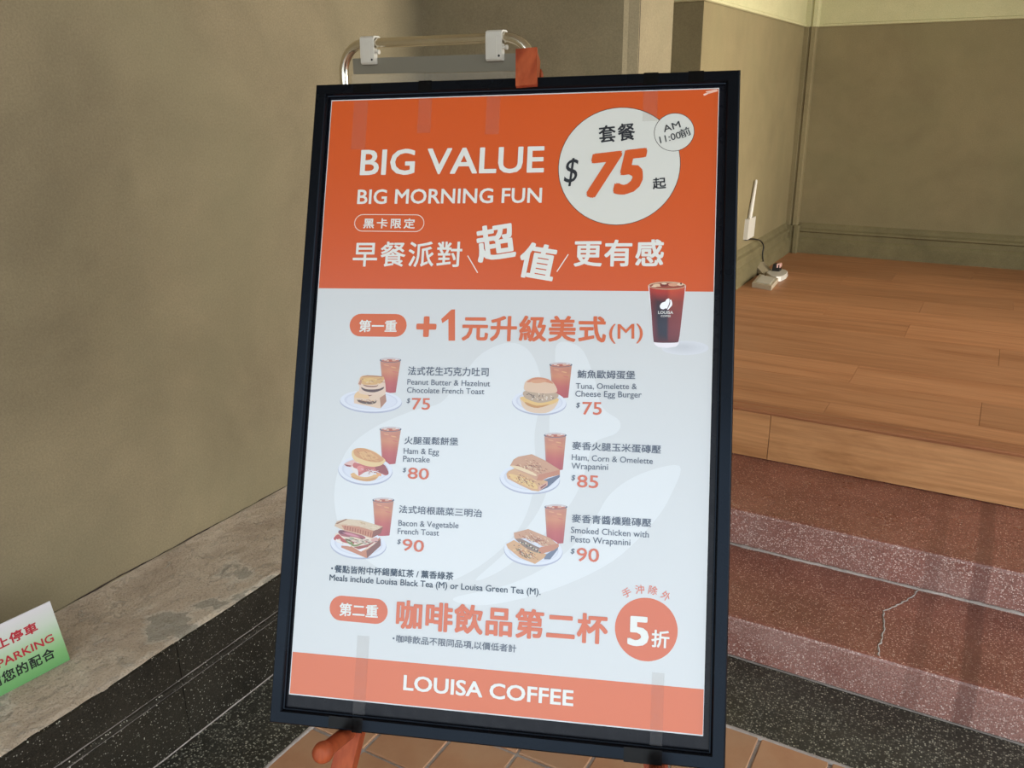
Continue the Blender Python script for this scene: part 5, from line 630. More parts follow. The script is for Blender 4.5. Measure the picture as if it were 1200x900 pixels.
 ('printed_food#6','P',[327.6,701.1,338.8,694.3,364.6,706.6,388.8,711.8,385.6,717.5,372.4,727.2,349.2,719.9,330.2,706.6],(222,172,122)),
 ('printed_food#6','P',[339.7,690.3,341.7,690,345.5,690.6,350.2,691.9,356,694.1,362.7,697,368.9,699.7,374.5,701.8,379.6,703.6,382.8,705.5,383.6,707.8,382.5,710.1,379.6,711.2,374.5,710.7,367.7,709.1,361.2,706.8,355.5,703.7,350.1,700,345.8,696.7,342.5,694,340.2,691.7],(150,120,100)),
 ('printed_food#6','P',[338.3,683.7,359.8,676.8,393.4,688.2,406.2,697.3,382.6,701,375.6,697,358.1,690.3,339.9,692.5],(212,160,124)),
 ('printed_food#6','P',[379.2,702.4,406.1,695.1,406.9,699.5,399.8,705.5,380.8,712.3,376.1,708.1],(204,134,98)),
 ('printed_food#6','P',[372.4,692,373.6,692.4,372.9,693.3,371.6,692.9],(184,110,76)),
 ('printed_food#6','P',[360.9,688.8,363.5,691.1,362.8,692.1,360.1,689.7],(240,206,164)),
 ('printed_food#6','P',[386.8,694.2,388.2,694.8,387.5,695.7,386,695.2],(168,96,66)),
 ('printed_food#6','P',[368.2,686.7,370,688.2,369.3,689.2,367.4,687.6],(230,186,146)),
 ('printed_food#6','P',[365.5,687.6,366.8,687.7,366,688.6,364.7,688.5],(184,110,76)),
 ('printed_food#6','P',[368.5,694.5,369.9,696,369.2,697,367.8,695.4],(240,206,164)),
 ('printed_food#6','P',[353.4,688.5,356,689.7,355.3,690.6,352.7,689.4],(168,96,66)),
 ('printed_food#6','P',[364.5,691.4,366.1,692.8,365.4,693.7,363.7,692.3],(230,186,146)),
 ('printed_food#6','P',[376.2,692.8,379.8,692.7,379,693.7,375.5,693.8],(184,110,76)),
 ('printed_food#6','P',[375.1,686.1,376.8,688,376.1,689,374.3,687.1],(240,206,164)),
 ('printed_food#6','P',[379.9,695.9,381.8,696,381,697,379.2,696.8],(168,96,66)),
 ('printed_food#6','P',[358.8,690.4,360.2,692.3,359.4,693.2,358,691.4],(230,186,146)),
 ('printed_food#6','P',[373.8,688.4,377.1,689,376.4,690,373.1,689.3],(184,110,76)),
 ('printed_food#6','P',[358.6,685.6,359.9,686.7,359.1,687.7,357.8,686.6],(240,206,164)),
 ('printed_food#6','P',[376.3,691.1,379.5,692,378.8,692.9,375.6,692.1],(168,96,66)),
 ('printed_food#6','P',[385.2,687.4,387.5,689.9,386.8,690.8,384.4,688.4],(230,186,146)),
 ('printed_food#6','P',[382.6,692,385.1,692.7,384.4,693.6,381.8,692.9],(184,110,76)),
 ('printed_food#6','P',[381.4,693.8,382.7,694.8,381.9,695.7,380.7,694.8],(240,206,164)),
 ('printed_food#6','P',[367.1,689.5,369,689.8,368.2,690.8,366.3,690.4],(168,96,66)),
 ('printed_food#6','P',[364.3,688.8,365.5,689.4,364.7,690.4,363.5,689.8],(230,186,146)),
 ('printed_food#6','P',[351.5,687.1,354.8,688.3,354.1,689.3,350.7,688],(184,110,76)),
 ('printed_food#6','P',[372.9,692.7,374.7,695,373.9,695.9,372.2,693.6],(240,206,164)),
 ('printed_food#6','P',[373.8,689.9,375.1,690,374.3,690.9,373,690.8],(168,96,66)),
 ('printed_food#6','P',[378.5,695.2,380.1,697.3,379.3,698.2,377.7,696.2],(230,186,146)),
 ('printed_food#6','P',[364.2,685.7,366,686.5,365.2,687.4,363.5,686.7],(184,110,76)),
 ('printed_food#6','P',[367.1,691.7,368.8,693,368.1,693.9,366.3,692.7],(240,206,164)),
 ('printed_food#6','P',[376.5,689.1,378.9,689.9,378.1,690.9,375.8,690.1],(168,96,66)),
 ('printed_food#6','P',[353.2,688.8,354.2,689.6,353.4,690.6,352.4,689.8],(230,186,146)),
 ('printed_food#6','P',[370.8,691.6,373.2,691.7,372.5,692.6,370,692.5],(184,110,76)),
 ('printed_food#6','P',[389.5,690.7,391.2,693,390.5,693.9,388.8,691.6],(240,206,164)),
 ('printed_food#6','P',[353.5,689.3,356.6,690,355.9,691,352.8,690.2],(168,96,66)),
 ('printed_food#6','P',[363.9,690.9,366.5,692.9,365.7,693.9,363.1,691.8],(230,186,146)),
 ('printed_food#6','P',[381.8,692,384.4,692.3,383.6,693.2,381.1,693],(184,110,76)),
 ('printed_food#6','P',[372,692.9,373.4,694.5,372.6,695.5,371.3,693.8],(240,206,164)),
 ('printed_food#6','P',[376.6,691.9,379.5,691.9,378.7,692.8,375.8,692.8],(168,96,66)),
 ('printed_food#6','P',[382.5,694,384.1,695.5,383.3,696.5,381.8,694.9],(230,186,146)),
 ('printed_food#6','P',[361.7,693.2,365.1,694,364.4,694.9,360.9,694.1],(184,110,76)),
 ('printed_food#6','P',[364.3,691.4,367.1,693.2,366.3,694.1,363.5,692.3],(240,206,164)),
 ('printed_food#6','P',[376.9,697.8,378.1,697.9,377.3,698.8,376.2,698.7],(168,96,66)),
 ('printed_food#6','P',[365.9,695.3,367.1,695.9,366.4,696.9,365.2,696.2],(230,186,146)),
 ('printed_food#6','P',[358.4,691.2,362,691.5,361.2,692.4,357.7,692.2],(184,110,76)),
 ('printed_food#6','P',[369.7,690.4,372.4,691.6,371.6,692.6,369,691.3],(240,206,164)),
 ('printed_food#6','P',[373.5,691.1,374.9,691.2,374.2,692.2,372.8,692],(168,96,66)),
 ('printed_food#6','P',[363.4,687.5,364.5,688.4,363.7,689.4,362.7,688.4],(230,186,146)),
 ('printed_food#6','P',[372.5,693.9,374.9,695,374.1,695.9,371.7,694.9],(184,110,76)),
 ('printed_food#6','P',[362.8,685.8,364.5,687.2,363.7,688.1,362,686.8],(240,206,164)),
 ('printed_food#6','P',[339.5,701.1,340.4,702.2,339.8,703.2,338.8,702.2],(64,62,60)),
 ('printed_food#6','P',[351.5,713.6,353.6,715.9,353,716.9,350.9,714.7],(246,216,160)),
 ('printed_food#6','P',[353.1,708.2,354.6,708.9,354,709.9,352.5,709.3],(200,126,80)),
 ('printed_food#6','P',[358.3,710.6,360.9,711.9,360.2,712.9,357.6,711.6],(240,196,130)),
 ('printed_food#6','P',[362.1,718.3,363.7,719.5,363,720.5,361.5,719.4],(64,62,60)),
 ('printed_food#6','P',[357.2,708.1,358.4,708.7,357.8,709.8,356.6,709.2],(246,216,160)),
 ('printed_food#6','P',[358.5,712.7,360.2,714.1,359.6,715.1,357.9,713.7],(200,126,80)),
 ('printed_food#6','P',[338.5,707.8,340.2,709.6,339.5,710.7,337.8,708.9],(240,196,130)),
 ('printed_food#6','P',[349.9,709.4,352.2,711.8,351.6,712.9,349.3,710.5],(64,62,60)),
 ('printed_food#6','P',[357.6,705.2,358.7,706.3,358.1,707.3,356.9,706.3],(246,216,160)),
 ('printed_food#6','P',[348.9,708.3,351.3,710,350.6,711.1,348.3,709.3],(200,126,80)),
 ('printed_food#6','P',[362.1,715.2,363.7,716.5,363,717.6,361.4,716.3],(240,196,130)),
 ('printed_food#6','P',[370.9,713.2,372.6,714.2,371.9,715.3,370.3,714.2],(64,62,60)),
 ('printed_food#6','P',[371.3,714,372.7,714.9,372.1,715.9,370.7,715.1],(246,216,160)),
 ('printed_food#6','P',[366.3,711.8,368.7,713,368.1,714,365.7,712.8],(200,126,80)),
 ('printed_food#6','P',[345.3,707.8,347.7,709.3,347,710.3,344.6,708.9],(240,196,130)),
 ('printed_food#6','P',[345.8,706.7,347.9,707.7,347.3,708.7,345.2,707.7],(64,62,60)),
 ('printed_food#6','P',[364.4,707.7,366.9,709,366.2,710.1,363.7,708.7],(246,216,160)),
 ('printed_food#6','P',[349.8,711.2,350.8,712.3,350.2,713.3,349.1,712.3],(200,126,80)),
 ('printed_food#6','P',[368.3,711.5,369.9,712.4,369.3,713.5,367.6,712.5],(240,196,130)),
 ('printed_food#6','P',[364.2,710,365.8,711.2,365.1,712.3,363.5,711],(64,62,60)),
 ('printed_food#6','P',[362,711.8,364,713,363.3,714,361.4,712.8],(246,216,160)),
 ('printed_food#6','P',[355.8,707,357.1,707.6,356.4,708.6,355.2,708.1],(200,126,80)),
 ('printed_food#6','P',[373.4,714,375,714.7,374.3,715.7,372.8,715],(240,196,130)),
 ('printed_food#6','P',[347,706.3,348.8,708.1,348.2,709.1,346.4,707.4],(64,62,60)),
 ('printed_food#6','P',[355.1,711.1,356.1,711.8,355.4,712.8,354.4,712.2],(246,216,160)),
 ('printed_food#6','P',[352.2,708.5,353.4,709.6,352.8,710.7,351.5,709.6],(200,126,80)),
 ('printed_food#6','P',[362.1,711.5,363.3,712.6,362.6,713.6,361.5,712.5],(240,196,130)),
 ('printed_food#6','P',[367.9,710.8,369.1,711.6,368.5,712.6,367.3,711.9],(64,62,60)),
 ('printed_food#6','P',[341.4,707.9,342.5,708.8,341.9,709.9,340.8,708.9],(246,216,160)),
 ('printed_food#6','P',[366.5,715,368.4,716.4,367.8,717.5,365.8,716],(200,126,80)),
 ('printed_food#6','P',[346.7,704.8,349.1,706.2,348.5,707.3,346.1,705.9],(240,196,130)),
 ('printed_food#6','P',[358.3,718,359.7,718.7,359.1,719.8,357.7,719.1],(64,62,60)),
 ('printed_food#6','P',[367.8,709.2,369.1,710.3,368.5,711.3,367.2,710.3],(246,216,160)),
 ('printed_food#6','P',[350.5,706.2,352.4,707.2,351.7,708.3,349.9,707.3],(200,126,80)),
 ('printed_food#6','P',[355.1,706.5,357.3,708.2,356.6,709.3,354.4,707.6],(240,196,130)),
 ('printed_food#6','P',[363,712.7,364,713.5,363.3,714.5,362.3,713.7],(64,62,60)),
 ('printed_food#6','P',[349.3,704.5,352,705.8,351.4,706.8,348.7,705.6],(246,216,160)),
 ('printed_food#6','P',[347.5,710.8,349.7,712.5,349.1,713.6,346.9,711.8],(200,126,80)),
 ('printed_food#6','P',[357.2,709.6,358.8,710.4,358.1,711.4,356.5,710.6],(240,196,130)),
 ('printed_food#6','P',[348.1,696.2,350.6,696.7,350,698.5,347.9,697.7],(238,222,200)),
 ('printed_food#6','P',[350,696,352.6,696.6,352,698.4,349.9,697.6],(52,52,54)),
 ('printed_food#6','P',[352,697.3,354.6,697.9,354,699.7,351.9,698.9],(196,180,140)),
 ('printed_food#6','P',[354,697,356.5,697.5,355.9,699.3,353.8,698.5],(80,84,64)),
 ('printed_food#6','P',[355.9,696.8,358.5,697.3,357.9,699.1,355.8,698.3],(238,222,200)),
 ('printed_food#6','P',[358,700.8,360.6,701.3,360,703.1,357.9,702.4],(52,52,54)),
 ('printed_food#6','P',[359.9,699.4,362.5,699.9,361.9,701.7,359.8,701],(196,180,140)),
 ('printed_food#6','P',[361.9,699.6,364.4,700.1,363.8,702,361.7,701.2],(80,84,64)),
 ('printed_food#6','P',[363.9,701.2,366.4,701.7,365.8,703.5,363.7,702.8],(238,222,200)),
 ('printed_food#6','P',[365.9,702.8,368.5,703.3,367.9,705.1,365.8,704.4],(52,52,54)),
 ('printed_food#6','P',[367.9,703.6,370.4,704.1,369.8,705.9,367.7,705.1],(196,180,140)),
 ('printed_food#6','P',[369.9,705,372.4,705.5,371.8,707.3,369.7,706.5],(80,84,64)),
 ('printed_food#6','P',[371.8,704.7,374.4,705.3,373.8,707.1,371.7,706.3],(238,222,200)),
 ('printed_food#6','P',[373.9,707.2,376.4,707.7,375.8,709.5,373.7,708.8],(52,52,54)),
 ('printed_food#6','P',[375.9,708.7,378.4,709.2,377.8,711,375.7,710.2],(196,180,140)),
 ('printed_food#6','P',[377.8,709.1,380.4,709.6,379.8,711.4,377.7,710.6],(80,84,64)),
 ('printed_food#1','P',[96.7,462.4,99.1,462.6,99.1,463.1,96.7,462.9],(186,124,84)),
 ('printed_food#1','P',[98.3,464.3,104.2,463.7,104.3,464.2,98.4,464.7],(246,222,190)),
 ('printed_food#1','P',[115.6,461.9,119.8,463.5,119.6,464,115.4,462.5],(150,92,62)),
 ('printed_food#1','P',[111.4,462.3,114.9,462.8,114.8,463.4,111.3,462.9],(226,176,120)),
 ('printed_food#1','P',[97.1,461.3,102,462.9,101.9,463.3,97,461.7],(186,124,84)),
 ('printed_food#1','P',[92,464.3,94.5,464.2,94.6,465,92.1,465.2],(246,222,190)),
 ('printed_food#1','P',[99.2,461.3,104.9,463.9,104.7,464.4,99,461.8],(150,92,62)),
 ('printed_food#1','P',[98.8,459.5,103.6,458.6,103.8,459.5,99,460.4],(226,176,120)),
 ('printed_food#1','P',[96.1,466.1,98.6,465.7,98.7,466.2,96.2,466.6],(186,124,84)),
 ('printed_food#1','P',[92.1,464.2,95.8,463.8,95.9,464.5,92.2,464.9],(246,222,190)),
 ('printed_food#1','P',[84.2,458.9,86.8,459.2,86.7,460.1,84.2,459.8],(150,92,62)),
 ('printed_food#1','P',[100.9,462.3,104.3,461.6,104.3,462,101,462.6],(226,176,120)),
 ('printed_food#1','P',[109.6,459.6,115.4,457.8,115.5,458.3,109.8,460.1],(186,124,84)),
 ('printed_food#1','P',[107,458.7,109.1,459.7,108.9,460.1,106.8,459.1],(246,222,190)),
 ('printed_food#1','P',[113,458.2,118.1,458.2,118.1,458.7,113,458.6],(150,92,62)),
 ('printed_food#1','P',[105.1,465.1,108.2,465.8,108.1,466.7,104.9,466],(226,176,120)),
 ('printed_food#1','P',[98.2,462.1,102.8,461.1,103,462,98.4,463],(186,124,84)),
 ('printed_food#1','P',[110.2,465.6,113.6,465.9,113.6,466.6,110.1,466.3],(246,222,190)),
 ('printed_food#1','P',[103.4,461,107,461.4,107,461.8,103.4,461.4],(150,92,62)),
 ('printed_food#1','P',[90.6,459.3,93.7,460.7,93.5,461.1,90.3,459.8],(226,176,120)),
 ('printed_food#1','P',[116.9,462.9,122.8,463.1,122.8,464,116.9,463.8],(186,124,84)),
 ('printed_food#1','P',[98.5,462.1,100.6,462.9,100.2,463.7,98.2,462.9],(246,222,190)),
 ('printed_food#1','P',[83,492.5,87.2,494.5,87,494.8,82.8,492.8],(186,124,84)),
 ('printed_food#1','P',[86.5,490.8,89.5,490.9,89.5,491.6,86.5,491.5],(246,222,190)),
 ('printed_food#1','P',[91.9,494,93.9,494.4,93.7,495.3,91.7,495],(150,92,62)),
 ('printed_food#1','P',[87,493.6,90.6,493.2,90.7,493.7,87.1,494.1],(226,176,120)),
 ('printed_food#1','P',[93.5,491.9,96.9,491.8,96.9,492.2,93.5,492.3],(186,124,84)),
 ('printed_food#1','P',[105.9,493.1,108.8,494,108.6,494.8,105.7,493.9],(246,222,190)),
 ('printed_food#1','P',[94.2,493.2,99.2,494.9,99.1,495.3,94.1,493.6],(150,92,62)),
 ('printed_food#1','P',[102.9,492.7,106.3,492.2,106.5,492.9,103,493.4],(226,176,120)),
 ('printed_food#1','P',[98.2,494.9,103.1,495.4,103,495.8,98.1,495.3],(186,124,84)),
 ('printed_food#1','P',[103.2,496.1,105.7,496.2,105.7,496.9,103.2,496.8],(246,222,190)),
 ('printed_food#1','P',[91.7,493.1,96.4,494.9,96.2,495.4,91.5,493.7],(150,92,62)),
 ('printed_food#1','P',[97.1,490.8,99,491.5,98.7,492.3,96.8,491.6],(226,176,120)),
 ('printed_food#1','P',[98.4,491.7,101.6,493.2,101.3,494,98,492.5],(186,124,84)),
 ('printed_food#1','P',[93.8,496.8,96.2,497.9,96,498.2,93.6,497.2],(246,222,190)),
 ('printed_food#1','P',[108.6,491.4,112.4,493.3,112.3,493.6,108.4,491.8],(150,92,62)),
 ('printed_food#1','P',[102.4,493.1,107.4,493.9,107.3,494.3,102.3,493.5],(226,176,120)),
 ('printed_food#1','P',[85.9,491.8,87.7,492.3,87.5,493.2,85.6,492.7],(186,124,84)),
 ('printed_food#1','P',[77.3,491.2,81.9,492.3,81.7,492.9,77.1,491.8],(246,222,190)),
 ('printed_food#1','P',[80.8,495.1,86.1,496.4,85.9,497.2,80.6,495.8],(150,92,62)),
 ('printed_food#1','P',[91.8,493.3,94.5,494.4,94.2,495.1,91.5,493.9],(226,176,120)),
 ('printed_food#1','P',[89.8,493.9,93.9,494.7,93.8,495.2,89.7,494.4],(186,124,84)),
 ('printed_food#1','P',[95.6,493.6,97.6,493.6,97.7,494,95.6,494],(246,222,190)),
 ('printed_food#2','P',[96.9,583.5,100.4,584.2,100.3,584.7,96.8,583.9],(200,134,80)),
 ('printed_food#2','P',[105,581,107.9,583.4,107.6,583.7,104.7,581.3],(242,196,134)),
 ('printed_food#2','P',[90.8,576.1,94.2,576.9,94.2,577.3,90.7,576.5],(212,150,92)),
 ('printed_food#2','P',[117.7,585.6,123.1,587.5,122.8,588.3,117.4,586.4],(200,134,80)),
 ('printed_food#2','P',[92,579.3,96.5,584,95.8,584.6,91.3,579.9],(242,196,134)),
 ('printed_food#2','P',[116.9,582.9,121.1,583.9,120.9,584.3,116.8,583.3],(212,150,92)),
 ('printed_food#2','P',[101.3,577,107.3,580.3,107.1,580.7,101.1,577.4],(200,134,80)),
 ('printed_food#2','P',[107.2,579.8,109.3,581.9,108.6,582.4,106.6,580.3],(242,196,134)),
 ('printed_food#2','P',[94.5,579.4,96.7,580.9,96.2,581.6,94,580.1],(212,150,92)),
 ('printed_food#2','P',[84.5,572.4,89.4,577,88.8,577.6,83.9,572.9],(200,134,80)),
 ('printed_food#2','P',[106.3,581,110.1,582.3,109.9,583,106.1,581.6],(242,196,134)),
 ('printed_food#2','P',[103.4,577.6,109.2,578.6,109.1,579.1,103.3,578.1],(212,150,92)),
 ('printed_food#2','P',[110.1,580.9,114.7,582.4,114.5,583.1,109.9,581.6],(200,134,80)),
 ('printed_food#2','P',[105.4,573.4,108.6,574.9,108.3,575.6,105,574.2],(242,196,134)),
 ('printed_food#2','P',[110.3,586,115.2,587.3,115,588,110.1,586.7],(212,150,92)),
 ('printed_food#2','P',[103,584.6,107.1,586.6,106.7,587.3,102.6,585.4],(200,134,80)),
 ('printed_food#2','P',[100.9,584.2,105.7,585,105.6,585.5,100.8,584.7],(242,196,134)),
 ('printed_food#2','P',[104.8,579.4,108.5,581.8,108,582.4,104.4,580.1],(212,150,92)),
 ('printed_food#2','P',[111.5,580.1,115,581.8,114.8,582.2,111.3,580.6],(200,134,80)),
 ('printed_food#2','P',[109.9,584.3,115.9,585.5,115.9,585.9,109.8,584.7],(242,196,134)),
 ('printed_food#2','P',[107,582.5,108.9,584.3,108.4,584.8,106.5,583],(212,150,92)),
 ('printed_food#2','P',[96.8,572.4,101.6,574.9,101.2,575.7,96.4,573.2],(200,134,80)),
 ('printed_food#2','P',[97.5,579.2,101.6,583.1,101.1,583.7,97,579.7],(242,196,134)),
 ('printed_food#2','P',[112.7,578,115,580.4,114.6,580.7,112.3,578.4],(212,150,92)),
 ('printed_food#2','P',[100.2,578.8,105.1,579.2,105,580.1,100.1,579.6],(200,134,80)),
 ('printed_food#2','P',[115.1,585.2,120.7,586.4,120.6,587,115,585.8],(242,196,134)),
 ('printed_food#2','P',[104.6,606.3,107.6,607.1,107.4,607.7,104.5,606.9],(150,60,56)),
 ('printed_food#2','P',[110.9,600.5,113.2,602,112.9,602.5,110.6,601],(236,170,160)),
 ('printed_food#2','P',[107.9,601.3,113.1,600.7,113.2,601.2,108,601.8],(246,230,226)),
 ('printed_food#2','P',[103.5,600.8,108.7,600.4,108.8,600.8,103.5,601.2],(150,60,56)),
 ('printed_food#2','P',[94.4,600.2,100.5,600.3,100.5,601.1,94.4,601],(236,170,160)),
 ('printed_food#2','P',[104.1,599.8,110.1,603.9,109.7,604.4,103.8,600.3],(246,230,226)),
 ('printed_food#2','P',[113.8,603.7,119.5,604.6,119.4,605.2,113.7,604.3],(150,60,56)),
 ('printed_food#2','P',[101.9,602.2,106.3,602.8,106.2,603.5,101.8,602.8],(236,170,160)),
 ('printed_food#2','P',[92.5,599.8,96.1,600.3,96,601,92.4,600.4],(246,230,226)),
 ('printed_food#2','P',[105.9,603.8,108,605.2,107.5,605.8,105.5,604.4],(150,60,56)),
 ('printed_food#2','P',[109.6,600.4,112.8,601,112.7,601.4,109.5,600.8],(236,170,160)),
 ('printed_food#2','P',[111,601.8,113.6,603.6,113,604.3,110.4,602.5],(246,230,226)),
 ('printed_food#2','P',[113.9,604.4,118.3,604,118.4,604.9,114,605.3],(150,60,56)),
 ('printed_food#2','P',[98.9,600.4,102.6,600.8,102.5,601.3,98.9,600.8],(236,170,160)),
 ('printed_food#2','P',[105.2,601.6,111.4,602.2,111.4,602.6,105.2,602],(246,230,226)),
 ('printed_food#2','P',[97.6,599.5,101.1,601.4,100.8,602,97.2,600.2],(150,60,56)),
 ('printed_food#2','P',[111.1,600,114,599.8,114.1,600.3,111.1,600.5],(236,170,160)),
 ('printed_food#2','P',[118.9,601.2,121.4,601.5,121.3,602.1,118.8,601.7],(246,230,226)),
 ('printed_food#2','P',[99.7,599.3,106.6,598.8,106.6,599.3,99.7,599.8],(150,60,56)),
 ('printed_food#2','P',[106,602.6,110.3,603.6,110.1,604.5,105.8,603.5],(236,170,160)),
 ('printed_food#2','P',[105.4,605.4,107.9,606.3,107.7,606.8,105.2,605.9],(246,230,226)),
 ('printed_food#2','P',[108,602,111.6,603.9,111.1,604.6,107.6,602.6],(150,60,56)),
 ('printed_food#3','P',[111.3,711.1,115.5,713.8,115.2,714.2,111,711.5],(120,50,46)),
 ('printed_food#3','P',[78.1,711,83.6,713.2,83.3,713.8,77.8,711.6],(246,232,214)),
 ('printed_food#3','P',[80.4,708.2,86.8,708.2,86.8,709.1,80.4,709.1],(96,110,60)),
 ('printed_food#3','P',[107.4,709.9,111.5,710.7,111.3,711.5,107.2,710.7],(210,120,110)),
 ('printed_food#3','P',[101.7,710,104.5,710,104.5,710.5,101.7,710.5],(60,44,40)),
 ('printed_food#3','P',[105.8,709.1,111.7,709.6,111.6,710,105.7,709.6],(120,50,46)),
 ('printed_food#3','P',[78.6,707.1,84.2,709.4,83.9,709.9,78.3,707.6],(246,232,214)),
 ('printed_food#3','P',[107.6,708,112.3,707.8,112.3,708.3,107.6,708.5],(96,110,60)),
 ('printed_food#3','P',[104.1,711.8,109.9,711.6,110,712.3,104.2,712.4],(210,120,110)),
 ('printed_food#3','P',[100.5,706.4,102.9,707.2,102.6,708,100.2,707.3],(60,44,40)),
 ('printed_food#3','P',[87.8,707.8,92.6,708.5,92.6,709,87.7,708.3],(120,50,46)),
 ('printed_food#3','P',[87.4,710.9,94.2,713,93.9,713.9,87.1,711.7],(246,232,214)),
 ('printed_food#3','P',[82.4,705.6,88.8,706.8,88.6,707.6,82.3,706.5],(96,110,60)),
 ('printed_food#3','P',[87.2,710.7,92.6,713.5,92.4,713.8,87,711],(210,120,110)),
 ('printed_food#3','P',[80.9,709.7,83.5,711.1,83.1,711.6,80.6,710.2],(60,44,40)),
 ('printed_food#3','P',[109.2,711,114.5,711.9,114.4,712.4,109.1,711.5],(120,50,46)),
 ('printed_food#3','P',[108,708.7,114.3,707.9,114.3,708.3,108.1,709],(246,232,214)),
 ('printed_food#3','P',[105.8,714,112.5,714.8,112.5,715.4,105.7,714.6],(96,110,60)),
 ('printed_food#3','P',[111.6,715.3,114.2,716.4,113.9,717.1,111.2,716],(210,120,110)),
 ('printed_food#3','P',[109.7,707.7,112.2,707.8,112.2,708.6,109.6,708.5],(60,44,40)),
 ('printed_food#3','P',[72.4,701.4,76.6,703.3,76.5,703.6,72.3,701.7],(120,50,46)),
 ('printed_food#3','P',[92.3,710.2,97.2,710.8,97.1,711.6,92.2,711],(246,232,214)),
 ('printed_food#3','P',[86.4,707.9,93.7,709.1,93.6,709.7,86.3,708.5],(96,110,60)),
 ('printed_food#3','P',[91.9,712.6,96,714,95.7,714.8,91.6,713.4],(210,120,110)),
 ('printed_food#3','P',[102.7,712.5,105.3,712.3,105.4,713.1,102.7,713.2],(60,44,40)),
 ('printed_food#3','P',[108.2,708.1,111.8,707.6,111.9,708.1,108.3,708.5],(120,50,46)),
 ('printed_food#3','P',[97.4,708.2,100.9,708.4,100.9,709.2,97.3,708.9],(246,232,214)),
 ('printed_food#3','P',[110.7,711.3,117.9,710.6,118,710.9,110.7,711.7],(96,110,60)),
 ('printed_food#3','P',[81.8,711,84.9,711.6,84.8,712.3,81.6,711.8],(210,120,110)),
 ('printed_food#3','P',[122.5,709.2,128.1,709.7,128,710.3,122.4,709.9],(60,44,40)),
 ('printed_food#3','P',[75.9,708.4,79.3,709.7,79,710.6,75.5,709.2],(120,50,46)),
 ('printed_food#3','P',[109.5,713.3,112,714.2,111.6,715,109.2,714.1],(246,232,214)),
 ('printed_food#3','P',[102.4,712.6,108.2,712.6,108.2,713.2,102.4,713.2],(96,110,60)),
 ('printed_food#3','P',[99.1,713.8,105.5,713.9,105.5,714.3,99.1,714.2],(210,120,110)),
 ('printed_food#3','P',[91.3,709.2,96.2,709.2,96.2,710,91.3,709.9],(60,44,40)),
 ('printed_food#3','P',[86.3,713,93.6,712.4,93.6,712.8,86.3,713.5],(120,50,46)),
 ('printed_food#3','P',[102.7,711.3,107.8,712.2,107.7,712.7,102.6,711.9],(246,232,214)),
 ('printed_food#3','P',[80.4,707.5,83,707.5,83,707.9,80.4,707.9],(96,110,60)),
 ('printed_food#3','P',[88.2,708.8,92.6,708.3,92.7,708.7,88.2,709.2],(210,120,110)),
 ('printed_food#3','P',[93.3,711.6,97,711.4,97,712,93.4,712.2],(60,44,40)),
 ('printed_food#3','P',[76.3,710.6,81.6,710.7,81.6,711.1,76.3,711],(120,50,46)),
 ('printed_food#3','P',[104.2,709.8,107.5,711.3,107.3,711.8,103.9,710.2],(246,232,214)),
 ('printed_food#3','P',[99.4,709.8,105.3,711.1,105.1,711.6,99.3,710.3],(96,110,60)),
 ('printed_food#3','P',[83.7,711.2,87.4,711.9,87.3,712.2,83.6,711.6],(210,120,110)),
 ('printed_food#3','P',[119.4,685.4,122.8,687.7,122.4,688.2,119,685.9],(206,172,130)),
 ('printed_food#3','P',[124.4,686.3,128,687.5,127.7,688.3,124.1,687.1],(244,226,200)),
 ('printed_food#3','P',[103.2,685.3,105.4,685.3,105.4,685.7,103.2,685.7],(206,172,130)),
 ('printed_food#3','P',[76.7,686.2,81.9,685.6,82,686.2,76.8,686.8],(244,226,200)),
 ('printed_food#3','P',[102.1,682.6,105.1,682.8,105,683.3,102.1,683.1],(206,172,130)),
 ('printed_food#3','P',[97.8,687,102.9,687.2,102.9,688,97.7,687.9],(244,226,200)),
 ('printed_food#3','P',[102.7,682.5,106.1,684.5,105.6,685.2,102.2,683.3],(206,172,130)),
 ('printed_food#3','P',[119.8,688.1,123.6,688.8,123.4,689.7,119.6,689],(244,226,200)),
 ('printed_food#3','P',[96.4,682.1,100.4,681.8,100.5,682.6,96.5,682.9],(206,172,130)),
 ('printed_food#3','P',[110.9,685.1,112.8,685.5,112.7,685.9,110.8,685.6],(244,226,200)),
 ('printed_food#3','P',[110.9,686.1,112.8,686.9,112.5,687.3,110.7,686.5],(206,172,130)),
 ('printed_food#3','P',[100.9,686.3,104.4,687.3,104.2,688,100.7,687],(244,226,200)),
 ('printed_food#3','P',[98.1,682.5,101.3,682.7,101.3,683.2,98,683],(206,172,130)),
 ('printed_food#3','P',[90.9,682.7,93.8,683.9,93.5,684.5,90.6,683.3],(244,226,200)),
 ('printed_food#3','P',[113.7,690.4,117,691.1,116.8,691.7,113.5,691],(206,172,130)),
 ('printed_food#3','P',[116.8,687.6,120.4,688.5,120.2,689.1,116.6,688.2],(244,226,200)),
 ('printed_food#3','P',[97.9,689.5,100.9,689.7,100.8,690.2,97.8,690],(206,172,130)),
 ('printed_food#3','P',[105,685,108,685.1,108,685.7,105,685.6],(244,226,200)),
 ('printed_food#3','P',[101.3,687.3,105.7,688.7,105.5,689.3,101.1,687.8],(206,172,130)),
 ('printed_food#3','P',[121,686.4,123.3,687.2,123.1,687.7,120.8,686.9],(244,226,200)),
 ('printed_food#3','P',[98.4,684.1,101,684.1,101,684.7,98.5,684.7],(206,172,130)),
 ('printed_food#3','P',[110.8,686.7,113.6,688.3,113.3,688.7,110.6,687.1],(244,226,200)),
 ('printed_food#3','P',[98.2,682.9,103,683.5,103,683.9,98.1,683.3],(206,172,130)),
 ('printed_food#3','P',[117.4,685.1,121.5,687.1,121.1,687.7,117,685.8],(244,226,200)),
